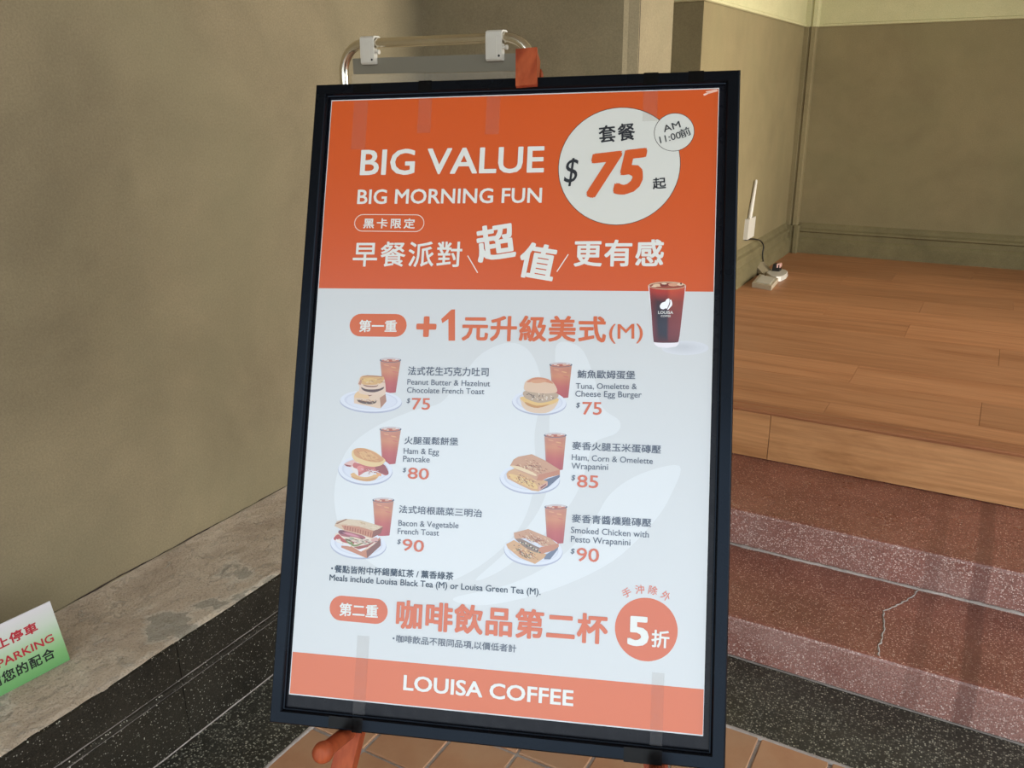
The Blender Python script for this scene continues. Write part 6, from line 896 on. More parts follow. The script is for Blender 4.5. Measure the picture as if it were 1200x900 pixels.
 ('printed_food#3','P',[90.2,681.6,94.5,684.4,94.2,684.7,89.9,681.9],(206,172,130)),
 ('printed_food#3','P',[114.6,688.7,119.6,689.1,119.5,689.6,114.6,689.2],(244,226,200)),
 ('printed_food#5','P',[360.9,587.2,364.9,590,364.6,590.4,360.6,587.6],(170,100,70)),
 ('printed_food#5','P',[353.9,584.5,358.4,585.3,358.2,586.1,353.7,585.4],(242,210,170)),
 ('printed_food#5','P',[373.1,581.5,376.3,584.4,376,584.8,372.8,581.8],(140,84,60)),
 ('printed_food#5','P',[353.2,583.8,355.5,585.7,354.9,586.3,352.7,584.5],(226,176,130)),
 ('printed_food#5','P',[352.8,574.5,355.1,576.3,354.7,576.7,352.5,574.9],(170,100,70)),
 ('printed_food#5','P',[352.1,580.7,356,583.6,355.7,584.1,351.8,581.2],(242,210,170)),
 ('printed_food#5','P',[351.5,583.5,354.1,584.9,353.7,585.6,351.1,584.1],(140,84,60)),
 ('printed_food#5','P',[377.1,585.7,380.5,587.4,380.3,587.8,376.9,586.1],(226,176,130)),
 ('printed_food#5','P',[358.9,578.2,362.3,579.3,362.1,580,358.6,578.9],(170,100,70)),
 ('printed_food#5','P',[353.3,584.1,355.2,584.5,355.1,584.9,353.2,584.5],(242,210,170)),
 ('printed_food#5','P',[372.5,590.6,376.4,592.7,376.1,593.2,372.2,591],(140,84,60)),
 ('printed_food#5','P',[359.8,571.2,363.8,572.8,363.7,573.2,359.6,571.6],(226,176,130)),
 ('printed_food#5','P',[349.3,582.1,352.9,583.2,352.8,583.6,349.2,582.5],(170,100,70)),
 ('printed_food#5','P',[355.9,578.5,357.6,580.6,357.2,580.9,355.5,578.8],(242,210,170)),
 ('printed_food#5','P',[367.3,585.2,369,586,368.7,586.5,367,585.7],(140,84,60)),
 ('printed_food#5','P',[349.9,573.1,354.7,574.5,354.5,575.1,349.7,573.8],(226,176,130)),
 ('printed_food#5','P',[381.7,585.9,385,587.1,384.6,587.9,381.4,586.8],(170,100,70)),
 ('printed_food#5','P',[342.5,581.1,345,583.6,344.4,584.2,341.9,581.7],(242,210,170)),
 ('printed_food#5','P',[360.1,582.1,363.7,583.5,363.5,583.9,359.9,582.6],(140,84,60)),
 ('printed_food#5','P',[376.7,586.9,380,588.1,379.7,588.7,376.5,587.6],(226,176,130)),
 ('printed_food#5','P',[364.5,583.1,367.5,584.3,367.2,585.1,364.2,583.9],(170,100,70)),
 ('printed_food#5','P',[358.3,584.9,361.8,587.5,361.4,588.1,357.8,585.5],(242,210,170)),
 ('printed_food#5','P',[370.5,581.3,374.4,584.3,374.2,584.5,370.3,581.6],(140,84,60)),
 ('printed_food#5','P',[390,585.5,391.1,586.9,390.5,587.4,389.5,585.9],(226,176,130)),
 ('printed_food#5','P',[339.2,581.7,343.3,584,342.9,584.6,338.8,582.3],(170,100,70)),
 ('printed_food#5','P',[370.9,585.3,375.3,586.2,375.2,587,370.7,586.1],(242,210,170)),
 ('printed_food#5','P',[358.8,581.5,362.7,584.5,362.2,585.2,358.3,582.2],(140,84,60)),
 ('printed_food#5','P',[353.8,580.8,356.4,583,356.1,583.4,353.4,581.2],(226,176,130)),
 ('printed_food#5','P',[376.8,586.7,379.7,590.6,379.4,590.9,376.5,586.9],(170,100,70)),
 ('printed_food#5','P',[367.4,586.3,369.5,587.6,369.2,588,367.2,586.6],(242,210,170)),
 ('printed_food#5','P',[379.7,588.2,382,589.6,381.7,590.2,379.4,588.7],(140,84,60)),
 ('printed_food#5','P',[354,579.4,356.4,580.7,356.1,581.2,353.7,579.9],(226,176,130)),
 ('printed_food#5','P',[362.4,573.8,366.2,575.3,365.9,576.1,362,574.5],(170,100,70)),
 ('printed_food#5','P',[363.6,579.4,366.5,582.4,365.9,582.9,363,579.9],(242,210,170)),
 ('printed_food#5','P',[366.7,581.5,369.7,582,369.6,582.9,366.5,582.4],(140,84,60)),
 ('printed_food#5','P',[365.7,582.4,367.7,583.3,367.5,583.9,365.5,583],(226,176,130)),
 ('printed_food#5','P',[362.9,582.7,367.3,584.6,367,585.3,362.6,583.4],(170,100,70)),
 ('printed_food#5','P',[354.2,583.2,357.3,585.9,356.8,586.6,353.6,583.9],(242,210,170)),
 ('printed_food#5','P',[371.3,583.5,373.3,585.2,372.8,585.9,370.7,584.1],(140,84,60)),
 ('printed_food#5','P',[350.9,572.5,353.9,574.2,353.7,574.6,350.7,572.9],(226,176,130)),
 ('printed_food#5','P',[364.9,583.9,367.4,585,367.2,585.4,364.7,584.3],(170,100,70)),
 ('printed_food#5','P',[364.7,585,368.5,586.1,368.2,587,364.4,585.9],(242,210,170)),
 ('printed_food#5','P',[369.1,587.2,373.5,588.7,373.3,589.1,369,587.6],(140,84,60)),
 ('printed_food#5','P',[381.9,587.8,383.7,588.6,383.4,589.3,381.6,588.4],(226,176,130)),
 ('printed_food#5','P',[353.3,585.5,355.2,586.8,354.8,587.3,353,586],(170,100,70)),
 ('printed_food#5','P',[356.9,583.6,361.1,584.7,360.9,585.5,356.7,584.4],(242,210,170)),
 ('printed_food#5','P',[359.1,602.8,361.7,603.2,361.6,603.9,358.9,603.5],(176,104,70)),
 ('printed_food#5','P',[358.3,607.5,361.3,610.9,360.8,611.3,357.8,607.9],(250,222,160)),
 ('printed_food#5','P',[355.5,605.2,357.9,607.8,357.6,608.1,355.2,605.5],(130,80,60)),
 ('printed_food#5','P',[348.2,599.7,352.2,600.3,352.1,601.1,348.1,600.5],(238,180,110)),
 ('printed_food#5','P',[343.1,596.2,345.4,597.6,345,598.2,342.7,596.8],(176,104,70)),
 ('printed_food#5','P',[352.1,606.6,354.7,608.2,354.4,608.7,351.7,607.1],(250,222,160)),
 ('printed_food#5','P',[362.2,611.1,365.6,614.3,365,615,361.6,611.8],(130,80,60)),
 ('printed_food#5','P',[352.6,601.8,356.5,604.7,356,605.3,352.2,602.4],(238,180,110)),
 ('printed_food#5','P',[345.1,602.6,348.4,606,348.2,606.2,344.8,602.8],(176,104,70)),
 ('printed_food#5','P',[362.3,611.8,364.4,612.9,364.2,613.3,362.1,612.2],(250,222,160)),
 ('printed_food#5','P',[347.1,597.5,350.5,599.8,350.2,600.2,346.9,597.8],(130,80,60)),
 ('printed_food#5','P',[360.1,610.9,363.8,614.8,363.3,615.3,359.6,611.3],(238,180,110)),
 ('printed_food#5','P',[357.3,606.7,359.6,607.8,359.4,608.1,357.1,607.1],(176,104,70)),
 ('printed_food#5','P',[343.9,600.1,349.2,601.8,349,602.4,343.7,600.7],(250,222,160)),
 ('printed_food#5','P',[353.6,607.2,356.3,610.4,355.7,611,352.9,607.8],(130,80,60)),
 ('printed_food#5','P',[334.6,600.6,338.8,601.7,338.6,602.3,334.4,601.3],(238,180,110)),
 ('printed_food#5','P',[348.3,605.6,351.6,607.2,351.3,607.9,348,606.4],(176,104,70)),
 ('printed_food#5','P',[354.8,604.3,359,608,358.4,608.7,354.2,604.9],(250,222,160)),
 ('printed_food#5','P',[345.5,607.1,348.4,608.5,348.1,609.1,345.2,607.7],(130,80,60)),
 ('printed_food#5','P',[348.7,608.4,352.2,612.4,351.7,612.8,348.2,608.8],(238,180,110)),
 ('printed_food#5','P',[353.2,603.1,357.1,603.8,357,604.3,353.1,603.6],(176,104,70)),
 ('printed_food#5','P',[347.7,603.9,351.7,607.1,351.2,607.8,347.1,604.5],(250,222,160)),
 ('printed_food#5','P',[342.4,597.2,345.8,597.9,345.7,598.4,342.2,597.7],(130,80,60)),
 ('printed_food#5','P',[362.1,611.8,367.2,613.1,367.1,613.6,362,612.2],(238,180,110)),
 ('printed_food#5','P',[341.6,599.5,344.6,601.5,344.2,602,341.3,600],(176,104,70)),
 ('printed_food#5','P',[358.3,608.3,362,611.4,361.6,611.8,357.9,608.8],(250,222,160)),
 ('printed_food#5','P',[362.3,604.2,366,605.4,365.9,605.9,362.2,604.8],(130,80,60)),
 ('printed_food#5','P',[343.7,603.9,349.2,605.5,349.1,605.9,343.6,604.3],(238,180,110)),
 ('printed_food#5','P',[375.9,608.7,379,609.7,378.8,610.1,375.8,609.1],(176,104,70)),
 ('printed_food#5','P',[359.7,604.5,362.5,605.7,362.3,606.2,359.5,604.9],(250,222,160)),
 ('printed_food#5','P',[371.8,608.9,374.5,609.3,374.4,609.7,371.7,609.3],(130,80,60)),
 ('printed_food#5','P',[359.5,611.2,363.5,613.7,363.3,614.1,359.2,611.7],(238,180,110)),
 ('printed_food#5','P',[350.1,604.2,352.3,606.4,352,606.7,349.8,604.5],(176,104,70)),
 ('printed_food#5','P',[365,609.5,366.5,611,366.3,611.3,364.7,609.8],(250,222,160)),
 ('printed_food#5','P',[361.6,608.5,364,609.1,363.9,609.9,361.4,609.3],(130,80,60)),
 ('printed_food#5','P',[361.5,608,362.9,609.6,362.5,610,361.1,608.4],(238,180,110)),
 ('printed_food#5','P',[340.4,599.3,342.2,601.4,341.5,602,339.7,599.8],(176,104,70)),
 ('printed_food#5','P',[361.4,609.8,365.6,611.4,365.4,611.9,361.2,610.3],(250,222,160)),
 ('printed_food#5','P',[351.6,605.9,354.3,606.5,354.1,607.4,351.4,606.8],(130,80,60)),
 ('printed_food#5','P',[358.9,603.2,364.7,603.9,364.6,604.4,358.9,603.6],(238,180,110)),
 ('printed_food#5','P',[353.5,606.9,355,608.6,354.3,609.1,352.9,607.4],(176,104,70)),
 ('printed_food#5','P',[337.6,603.9,340.4,606.5,339.9,607.1,337.1,604.5],(250,222,160)),
 ('printed_food#5','P',[342.3,603.6,344.9,605.3,344.7,605.7,342.1,604],(130,80,60)),
 ('printed_food#5','P',[340.7,604.8,343.5,606.2,343.2,606.8,340.4,605.4],(238,180,110)),
 ('printed_food#5','P',[366.1,605.8,368.8,606.4,368.7,606.8,366,606.2],(176,104,70)),
 ('printed_food#5','P',[363.5,603.5,369.2,605,369,605.5,363.4,604],(250,222,160)),
 ('printed_food#6','P',[390.5,697.5,392.7,697.8,392.7,698.2,390.4,697.8],(176,108,78)),
 ('printed_food#6','P',[370.1,687.5,373.5,690.3,373.1,690.7,369.7,687.9],(246,220,190)),
 ('printed_food#6','P',[365.6,687.5,367.4,689.8,366.8,690.2,365,688],(140,90,66)),
 ('printed_food#6','P',[368.3,689.7,371.1,691.5,370.7,692.1,367.8,690.3],(176,108,78)),
 ('printed_food#6','P',[385.8,697.2,388.2,698.5,387.9,699,385.5,697.7],(246,220,190)),
 ('printed_food#6','P',[370,691.1,373.6,692.1,373.3,692.8,369.8,691.8],(140,90,66)),
 ('printed_food#6','P',[374.4,692.2,378.1,693.4,377.9,694.2,374.2,693.1],(176,108,78)),
 ('printed_food#6','P',[379.1,688.9,380.5,690.4,380,690.8,378.6,689.3],(246,220,190)),
 ('printed_food#6','P',[379.2,691,381.2,692,380.8,692.7,378.8,691.7],(140,90,66)),
 ('printed_food#6','P',[346.2,684.7,348.7,688,348,688.5,345.5,685.2],(176,108,78)),
 ('printed_food#6','P',[357.7,688.2,359.5,689.4,359.3,689.7,357.5,688.5],(246,220,190)),
 ('printed_food#6','P',[367.8,691.2,369.2,692.8,368.6,693.3,367.2,691.7],(140,90,66)),
 ('printed_food#6','P',[362.9,687.6,365.8,690.8,365.5,691.1,362.6,687.9],(176,108,78)),
 ('printed_food#6','P',[384,697.1,385.9,699.4,385.6,699.6,383.7,697.3],(246,220,190)),
 ('printed_food#6','P',[362.3,687.9,364.2,689.6,363.9,689.9,362,688.2],(140,90,66)),
 ('printed_food#6','P',[368.5,691.1,371.6,694.1,371.1,694.6,368,691.6],(176,108,78)),
 ('printed_food#6','P',[369,688.1,372.9,689.3,372.7,690,368.8,688.8],(246,220,190)),
 ('printed_food#6','P',[355.2,681.4,357.5,682.2,357.4,682.6,355.1,681.8],(140,90,66)),
 ('printed_food#6','P',[376.8,694.6,378.3,695.6,378,695.9,376.6,694.9],(176,108,78)),
 ('printed_food#6','P',[359.7,687.4,362.1,688.9,361.7,689.5,359.3,688],(246,220,190)),
 ('printed_food#6','P',[362.5,690,365.7,692.8,365.2,693.3,362.1,690.4],(140,90,66)),
 ('printed_food#6','P',[358.7,686.4,362.9,688.5,362.7,688.9,358.5,686.8],(176,108,78)),
 ('printed_food#6','P',[363.8,692.1,366.9,694.8,366.4,695.4,363.3,692.6],(246,220,190)),
 ('printed_food#6','P',[383.3,694.3,386.1,697.4,385.8,697.7,383,694.6],(140,90,66)),
 ('printed_food#6','P',[392.4,696.1,394.6,698.3,394.3,698.6,392.1,696.4],(176,108,78)),
 ('printed_food#6','P',[374.9,693.4,378.8,695.5,378.5,696,374.6,694],(246,220,190)),
 ('printed_food#6','P',[368.4,686.9,372.5,687.7,372.4,688.1,368.3,687.3],(140,90,66)),
 ('printed_food#6','P',[362.1,686.2,366.4,687.7,366.2,688.2,361.9,686.7],(176,108,78)),
 ('printed_food#6','P',[362.1,681,363.7,683,363.3,683.3,361.6,681.4],(246,220,190)),
 ('printed_food#6','P',[386.8,693.4,388.2,694.2,387.9,694.7,386.5,694],(140,90,66)),
 ('printed_food#6','P',[381.3,690.3,385.1,692.9,384.9,693.2,381.1,690.6],(176,108,78)),
 ('printed_food#6','P',[363.6,683.1,366.6,685.3,366.1,685.9,363.1,683.7],(246,220,190)),
 ('printed_food#6','P',[367.6,693.6,369.4,694.2,369.1,695,367.3,694.4],(140,90,66)),
 ('printed_food#6','P',[369.2,690.6,372.2,692.2,371.8,693,368.8,691.4],(176,108,78)),
 ('printed_food#6','P',[377.4,690.8,378.8,691.6,378.5,692.1,377.1,691.3],(246,220,190)),
 ('printed_food#6','P',[361.3,682,365.9,682.8,365.8,683.2,361.2,682.5],(140,90,66)),
 ('printed_food#6','P',[371,693.1,373.1,694.9,372.6,695.5,370.5,693.7],(176,108,78)),
 ('printed_food#6','P',[356.5,686.4,360.7,687.9,360.4,688.6,356.2,687.2],(246,220,190)),
 ('printed_food#6','P',[369.2,686.9,371.3,689.1,371,689.4,368.9,687.2],(140,90,66)),
 ('printed_food#6','P',[367.9,684.5,369.3,685.2,369,685.8,367.6,685.1],(176,108,78)),
 ('printed_food#6','P',[387,696.8,390.3,698.9,390,699.4,386.6,697.3],(246,220,190)),
 ('printed_food#6','P',[372.7,691.3,375.4,694.6,375,694.8,372.4,691.6],(140,90,66)),
 ('printed_food#6','P',[371.7,692.8,375.3,693.7,375.1,694.5,371.5,693.5],(176,108,78)),
 ('printed_food#6','P',[367.2,690.6,370.4,693.2,370.1,693.6,366.9,691],(246,220,190)),
 ('printed_food#6','P',[373.3,689.8,376.7,692.1,376.3,692.5,373,690.3],(140,90,66)),
 ('printed_food#6','P',[370.5,687.9,374.8,688.9,374.7,689.4,370.4,688.4],(176,108,78)),
 ('printed_food#6','P',[359.1,715.6,362.4,718.3,361.8,718.9,358.6,716.2],(60,56,54)),
 ('printed_food#6','P',[368.7,717.1,370,718.7,369.7,718.9,368.4,717.3],(250,232,204)),
 ('printed_food#6','P',[355.9,710.2,357.7,710.6,357.6,711,355.8,710.6],(170,100,66)),
 ('printed_food#6','P',[342.5,705.6,344.8,707.1,344.5,707.6,342.2,706],(120,116,84)),
 ('printed_food#6','P',[354.2,708.1,355.9,708.5,355.8,708.9,354.1,708.5],(60,56,54)),
 ('printed_food#6','P',[364.1,715.4,365.6,716.5,365.1,717.2,363.6,716.1],(250,232,204)),
 ('printed_food#6','P',[365.2,712.9,368.5,713.7,368.4,714,365.1,713.2],(170,100,66)),
 ('printed_food#6','P',[345.4,708,346.9,709.9,346.5,710.2,344.9,708.3],(120,116,84)),
 ('printed_food#6','P',[351.3,710.1,354.4,713.1,354,713.5,350.9,710.5],(60,56,54)),
 ('printed_food#6','P',[356.6,707.3,358.2,708,358,708.4,356.4,707.7],(250,232,204)),
 ('printed_food#6','P',[356.3,715.1,358.4,716.9,358.2,717.2,356.1,715.4],(170,100,66)),
 ('printed_food#6','P',[365.6,710.2,368.6,711.2,368.5,711.7,365.4,710.7],(120,116,84)),
 ('printed_food#6','P',[345.9,701.3,348.4,701.9,348.2,702.5,345.8,701.9],(60,56,54)),
 ('printed_food#6','P',[347.3,705.5,350.1,706,350,706.6,347.2,706.1],(250,232,204)),
 ('printed_food#6','P',[370.6,716.1,374,718.6,373.8,719,370.3,716.5],(170,100,66)),
 ('printed_food#6','P',[362.9,715.5,366.3,717,366,717.6,362.6,716],(120,116,84)),
 ('printed_food#6','P',[350,714,354.2,715,354,715.8,349.8,714.8],(60,56,54)),
 ('printed_food#6','P',[363.9,716.6,368.2,717.3,368.1,718,363.7,717.3],(250,232,204)),
 ('printed_food#6','P',[348.6,709.7,351.8,712.6,351.2,713.2,348,710.3],(170,100,66)),
 ('printed_food#6','P',[354.8,715.9,357.2,718.7,356.9,719,354.5,716.2],(120,116,84)),
 ('printed_food#6','P',[345.8,707.2,349.5,707.9,349.3,708.7,345.6,708],(60,56,54)),
 ('printed_food#6','P',[351.5,706.7,352.7,708,352.1,708.5,350.8,707.3],(250,232,204)),
 ('printed_food#6','P',[367.7,717.6,370.7,719.7,370.4,720.1,367.4,718],(170,100,66)),
 ('printed_food#6','P',[364.5,713.1,365.7,714.1,365.3,714.6,364.1,713.5],(120,116,84)),
 ('printed_food#6','P',[353.2,711.5,354.7,713,354.1,713.6,352.6,712.1],(60,56,54)),
 ('printed_food#6','P',[358.5,712.6,361.8,713.4,361.6,714.1,358.4,713.3],(250,232,204)),
 ('printed_food#6','P',[357.4,711.8,360.1,713.4,359.8,714,357.1,712.4],(170,100,66)),
 ('printed_food#6','P',[355.3,714.4,358.2,717.9,357.4,718.5,354.6,714.9],(120,116,84)),
 ('printed_food#6','P',[361.5,713.8,363.4,715,363.1,715.4,361.2,714.2],(60,56,54)),
 ('printed_food#6','P',[348.1,707,351.9,708.4,351.7,708.9,347.9,707.5],(250,232,204)),
 ('printed_food#6','P',[366.5,713.7,369.3,716.5,368.7,717.1,365.9,714.2],(170,100,66)),
 ('printed_food#6','P',[343.1,706.9,344.8,708.8,344.5,709.1,342.8,707.2],(120,116,84)),
 ('printed_food#6','P',[358.9,713.8,361.8,716.3,361.3,716.8,358.5,714.3],(60,56,54)),
 ('printed_food#6','P',[352.2,712.4,355.2,715.4,354.7,715.9,351.7,712.9],(250,232,204)),
 ('printed_food#6','P',[345.3,703.5,348.5,705.1,348.3,705.4,345.1,703.8],(170,100,66)),
 ('printed_food#6','P',[345.6,709.3,348.9,709.8,348.8,710.2,345.5,709.7],(120,116,84)),
 ('printed_food#6','P',[361.1,708.4,363.5,709.6,363.1,710.3,360.7,709.1],(60,56,54)),
 ('printed_food#6','P',[360.9,718,363.1,719.7,362.7,720.2,360.5,718.5],(250,232,204)),
 ('printed_food#6','P',[364.6,713.1,366.7,715.6,366.3,715.9,364.2,713.5],(170,100,66)),
 ('printed_food#6','P',[344.2,708.8,345.8,709.5,345.5,710,343.9,709.3],(120,116,84)),
 ('printed_food#6','P',[352.2,715.7,353.8,717.3,353.3,717.8,351.8,716.1],(60,56,54)),
 ('printed_food#6','P',[351.6,710.8,353.1,712.1,352.7,712.5,351.2,711.2],(250,232,204)),
 ('printed_food#6','P',[354.7,712,356.7,714,356.3,714.5,354.3,712.4],(170,100,66)),
 ('printed_food#6','P',[363.6,717.9,365.9,719.5,365.5,720,363.2,718.4],(120,116,84)),
 ('printed_food#6','P',[348.6,710.8,350.6,711.2,350.5,711.7,348.5,711.2],(60,56,54)),
 ('printed_food#6','P',[360.4,715,361.6,716.5,361.2,716.8,360.1,715.3],(250,232,204)),
 ('printed_food#6','P',[347.3,713.1,351.6,713.8,351.4,714.5,347.1,713.8],(170,100,66)),
 ('printed_food#6','P',[375.3,719.1,376.9,720.6,376.5,721.1,374.8,719.6],(120,116,84)),
 ('printed_food#6','P',[350,704.9,351.1,706.2,350.5,706.7,349.4,705.4],(60,56,54)),
 ('printed_food#6','P',[364.7,714.3,367.3,716,366.9,716.6,364.2,715],(250,232,204)),
]

# ------------------------------------------------------------------ materials
M_wall = plaster('olive_plaster', (0.238, 0.190, 0.112), 0.26)
M_wall_far = plaster('far_olive_plaster', (0.225, 0.178, 0.090), 0.16)
M_base = plaster('baseboard_plaster', (0.175, 0.142, 0.068), 0.2, 3, .1)
M_cream = plaster('cream_plaster', (0.50, 0.455, 0.255), 0.05)
M_ceiling = plaster('ceiling_plaster', (0.55, 0.51, 0.40), 0.06)
M_black_terr = terrazzo('black_terrazzo', (0.050, 0.046, 0.034), (0.022, 0.020, 0.014), (0.48, 0.45, 0.34), (0.17, 0.16, 0.12), 0.55, 0.5, 200)
M_plinth = terrazzo('polished_black_terrazzo', (0.022, 0.018, 0.012), (0.010, 0.008, 0.005), (0.62, 0.58, 0.46), (0.14, 0.12, 0.08), 0.17, 0.6, 250, dust_and_light=((0.05, 0.043, 0.03), 0.4))
M_plinth.node_tree.nodes['Principled BSDF'].inputs['Specular IOR Level'].default_value = .15
STR = ((0.080, 0.127, 0.55), (-0.040, 0.006, 0.30))
M_red_terr = terrazzo('red_terrazzo', (0.29, 0.110, 0.075), (0.17, 0.058, 0.038), (0.66, 0.42, 0.32), (0.42, 0.20, 0.14), 0.40, 0.34, 240, STR)
M_red_riser = terrazzo('lit_red_terrazzo', (0.30, 0.125, 0.095), (0.19, 0.070, 0.050), (0.74, 0.58, 0.50), (0.44, 0.26, 0.21), 0.62, 0.45, 240, STR, dust_and_light=((0.42, 0.30, 0.26), 0.35))  # tread terrazzo, with the light on the risers painted in as paler tone
M_grout = plaster('pale_grout', (0.44, 0.38, 0.335), 0.35, 5, 0)
M_dark_grout = plaster('grey_grout', (0.22, 0.19, 0.165), 0.3, 5, 0)

g = G('fired_clay_tile', 0.55, 0.4)
ri = g.n('ShaderNodeObjectInfo').outputs['Random']
a = g.ramp(g.noise(6, 5, 0.6), (0.3, (0.38, 0.18, 0.09)), (0.7, (0.50, 0.27, 0.14)))
a = g.mix(g.ramp(g.noise(3.1, 3), (0.45, 0.0), (0.7, 0.6)), a, (0.36, 0.22, 0.13))
a = g.mix(1.0, a, g.ramp(ri, (0, 0.86), (1, 1.12)), 'MULTIPLY')
a = g.mix(g.ramp(g.vor(45), (0.02, 0.6), (0.05, 0.0)), a, (0.10, 0.06, 0.04))
g.col(a); g.bump(g.noise(60, 4), 0.25, 0.001)
M_tile = g.m

g = G('rough_cement', 0.9, 0.2)
n1 = g.noise(5.5, 6, 0.65, dist=0.8)
a = g.ramp(n1, (0.30, (0.45, 0.350, 0.255)), (0.50, (0.58, 0.465, 0.345)), (0.68, (0.69, 0.580, 0.44)))
pn_ = g.noise(5.2, 6, 0.5, src=g.map((1, .75, 1), loc=(3, 1, 0)), dist=0.3)
patch = g.ramp(pn_, (0.595, 0.0), (0.605, 1.0))
edge = g.ramp(pn_, (0.56, 0.0), (0.595, 1.0), (0.605, 0.0))
a = g.mix(patch, a, (0.42, 0.37, 0.29)); a = g.mix(g.math('MULTIPLY', edge, 0.6), a, (0.70, 0.63, 0.51))
crust = g.ramp(g.noise(26, 6, 0.75, src=g.map((1.6, 1, 1)), dist=1.2), (0.55, 0.0), (0.66, 0.65))
a = g.mix(crust, a, (0.70, 0.62, 0.50))
a = g.mix(g.ramp(g.noise(240, 2), (0.30, 0.4), (0.5, 0.0)), a, (0.14, 0.10, 0.075))
g.col(a)
g.bump(g.math('ADD', g.math('MULTIPLY', crust, 1.2), g.math('ADD', g.noise(120, 5, 0.7), g.math('MULTIPLY', n1, 1.5))), 0.8, 0.006)
M_cement = g.m

M_floor_wood = wood('floor_board_wood', (0.44, 0.190, 0.082), (0.50, 0.23, 0.105), (0.33, 0.128, 0.052), 0)
M_face_wood = wood('face_board_wood', (0.50, 0.235, 0.090), (0.58, 0.285, 0.115), (0.34, 0.145, 0.050), 0)
M_nosing = wood('nosing_wood', (0.32, 0.125, 0.055), (0.36, 0.15, 0.065), (0.24, 0.09, 0.04), 0)
M_gap = flat('dark_gap', (0.03, 0.018, 0.010), 0.9)
M_orange = wood('orange_painted_wood', (0.33, 0.062, 0.020), (0.40, 0.085, 0.028), (0.22, 0.036, 0.012), 2, 0.5)
M_orange.node_tree.nodes['Principled BSDF'].inputs['Specular IOR Level'].default_value = .2
M_steel = flat('brushed_steel', (0.80, 0.74, 0.62), 0.2, 1.0)
M_steel.node_tree.links.remove(M_steel.node_tree.nodes['Principled BSDF'].inputs['Roughness'].links[0]); M_steel.node_tree.nodes['Principled BSDF'].inputs['Roughness'].default_value = .2
M_white_pl = flat('white_plastic', (0.60, 0.56, 0.48), 0.4)
M_beige_pl = flat('beige_plastic', (0.50, 0.42, 0.30), 0.45)
M_dim_pl = flat('smoky_plastic', (0.26, 0.21, 0.13), 0.4)
M_black_pl = flat('black_plastic', (0.012, 0.011, 0.010), 0.4)

g = G('black_frame_coating', 0.30, 0.16); g.b.inputs['Specular Tint'].default_value = (.58, .76, 1, 1)
a = g.mix(g.ramp(g.noise(420, 2), (0.66, 0.0), (0.76, 0.10)), (0.0035, 0.0038, 0.0050), (0.08, 0.08, 0.09))
g.col(a); g.rough(g.ramp(g.noise(8, 4), (0.3, 0.24), (0.7, 0.34)))
M_frame = g.m
M_back = flat('black_backing', (0.005, 0.006, 0.010), 0.3, spec=.16)
M_blacktape = flat('glossy_black_tape', (0.004, 0.004, 0.004), 0.22, spec=.10)

# one ink material: the colour of each printed patch is the patch's own
g = G('printed_sheet', 0.34, 0.5)
at = g.n('ShaderNodeVertexColor'); at.layer_name = 'ink'
g.col(at.outputs[0])
g.b.inputs['Roughness'].default_value = 0.32; g.b.inputs['Specular IOR Level'].default_value = 0.75; g.b.inputs['Specular Tint'].default_value = (.70, .88, 1, 1)
M_print = g.m

def clear_mat(name, alpha, tint, rough):
    g = G(name, rough, 0.5)
    tr = g.n('ShaderNodeBsdfTransparent'); tr.inputs[0].default_value = (*tint, 1)
    mx = g.n('ShaderNodeMixShader'); mx.inputs[0].default_value = alpha
    g.b.inputs['Base Color'].default_value = (*tint, 1)
    out = [q for q in g.t.nodes if q.type == 'OUTPUT_MATERIAL'][0]
    g.l(tr.outputs[0], mx.inputs[1]); g.l(g.b.outputs[0], mx.inputs[2]); g.l(mx.outputs[0], out.inputs[0])
    return g.m
M_cleartape = clear_mat('clear_tape', 0.018, (0.965, 0.96, 0.955), 0.3)
M_sheet = clear_mat('clear_vinyl', 0.06, (0.97, 0.97, 0.95), 0.10)
M_strip = clear_mat('frosted_strip', 0.62, (0.30, 0.275, 0.21), 0.4)

# ------------------------------------------------------------------ the place
XR = 3.0            # how far the porch goes to the right
gr = box('ground', -30, 30, -30, 30, -0.20, -0.12, plaster('outdoor_paving', (0.33, 0.31, 0.28)), kind='structure')
# tiled floor
fl = box('floor', -1.308, XR, -2.8, 1.767, -0.12, -0.005, M_grout, kind='structure')
PX, PY, J = 0.1650, 0.1680, 0.0085
meshes = []
for k in range(5):
    bm = bmesh.new()
    add_box(bm, -PX / 2 + J / 2, PX / 2 - J / 2, -PY / 2 + J / 2, PY / 2 - J / 2, -0.010, 0.0)
    for v in bm.verts:
        v.co.x += rnd.uniform(-.0012, .0012); v.co.y += rnd.uniform(-.0012, .0012)
    bmesh.ops.bevel(bm, geom=[e for e in bm.edges if min(v.co.z for v in e.verts) > -0.001], offset=0.002, segments=1, affect='EDGES')
    me = bpy.data.meshes.new('tile'); bm.to_mesh(me); bm.free(); me.materials.append(M_tile)
    meshes.append(me)
cand = []
ny = 27
for j in range(ny):
    for i in range(26):
        x = -1.308 + PX * (i + .5); y = 1.767 - PY * (j + .5)
        if x < XR: cand.append((x, y))
cand.sort(key=lambda p: (p[0] + 0.6) ** 2 * 0.5 + (p[1] - 1.3) ** 2)
rest = bmesh.new()
for q, (x, y) in enumerate(cand):
    dz = rnd.uniform(-.0012, .0008)
    if q < 290:
        o = link('tile', meshes[q % 5], None, fl)
        o.location = (x, y, dz); o.rotation_euler = (rnd.uniform(-.004, .004), rnd.uniform(-.004, .004), rnd.choice((0, math.pi)))
    else:
        add_box(rest, x - PX / 2 + J / 2, x + PX / 2 - J / 2, y - PY / 2 + J / 2, y + PY / 2 - J / 2, -0.01, dz)
bm_obj('far_tiles', rest, M_tile, fl, 'stuff')

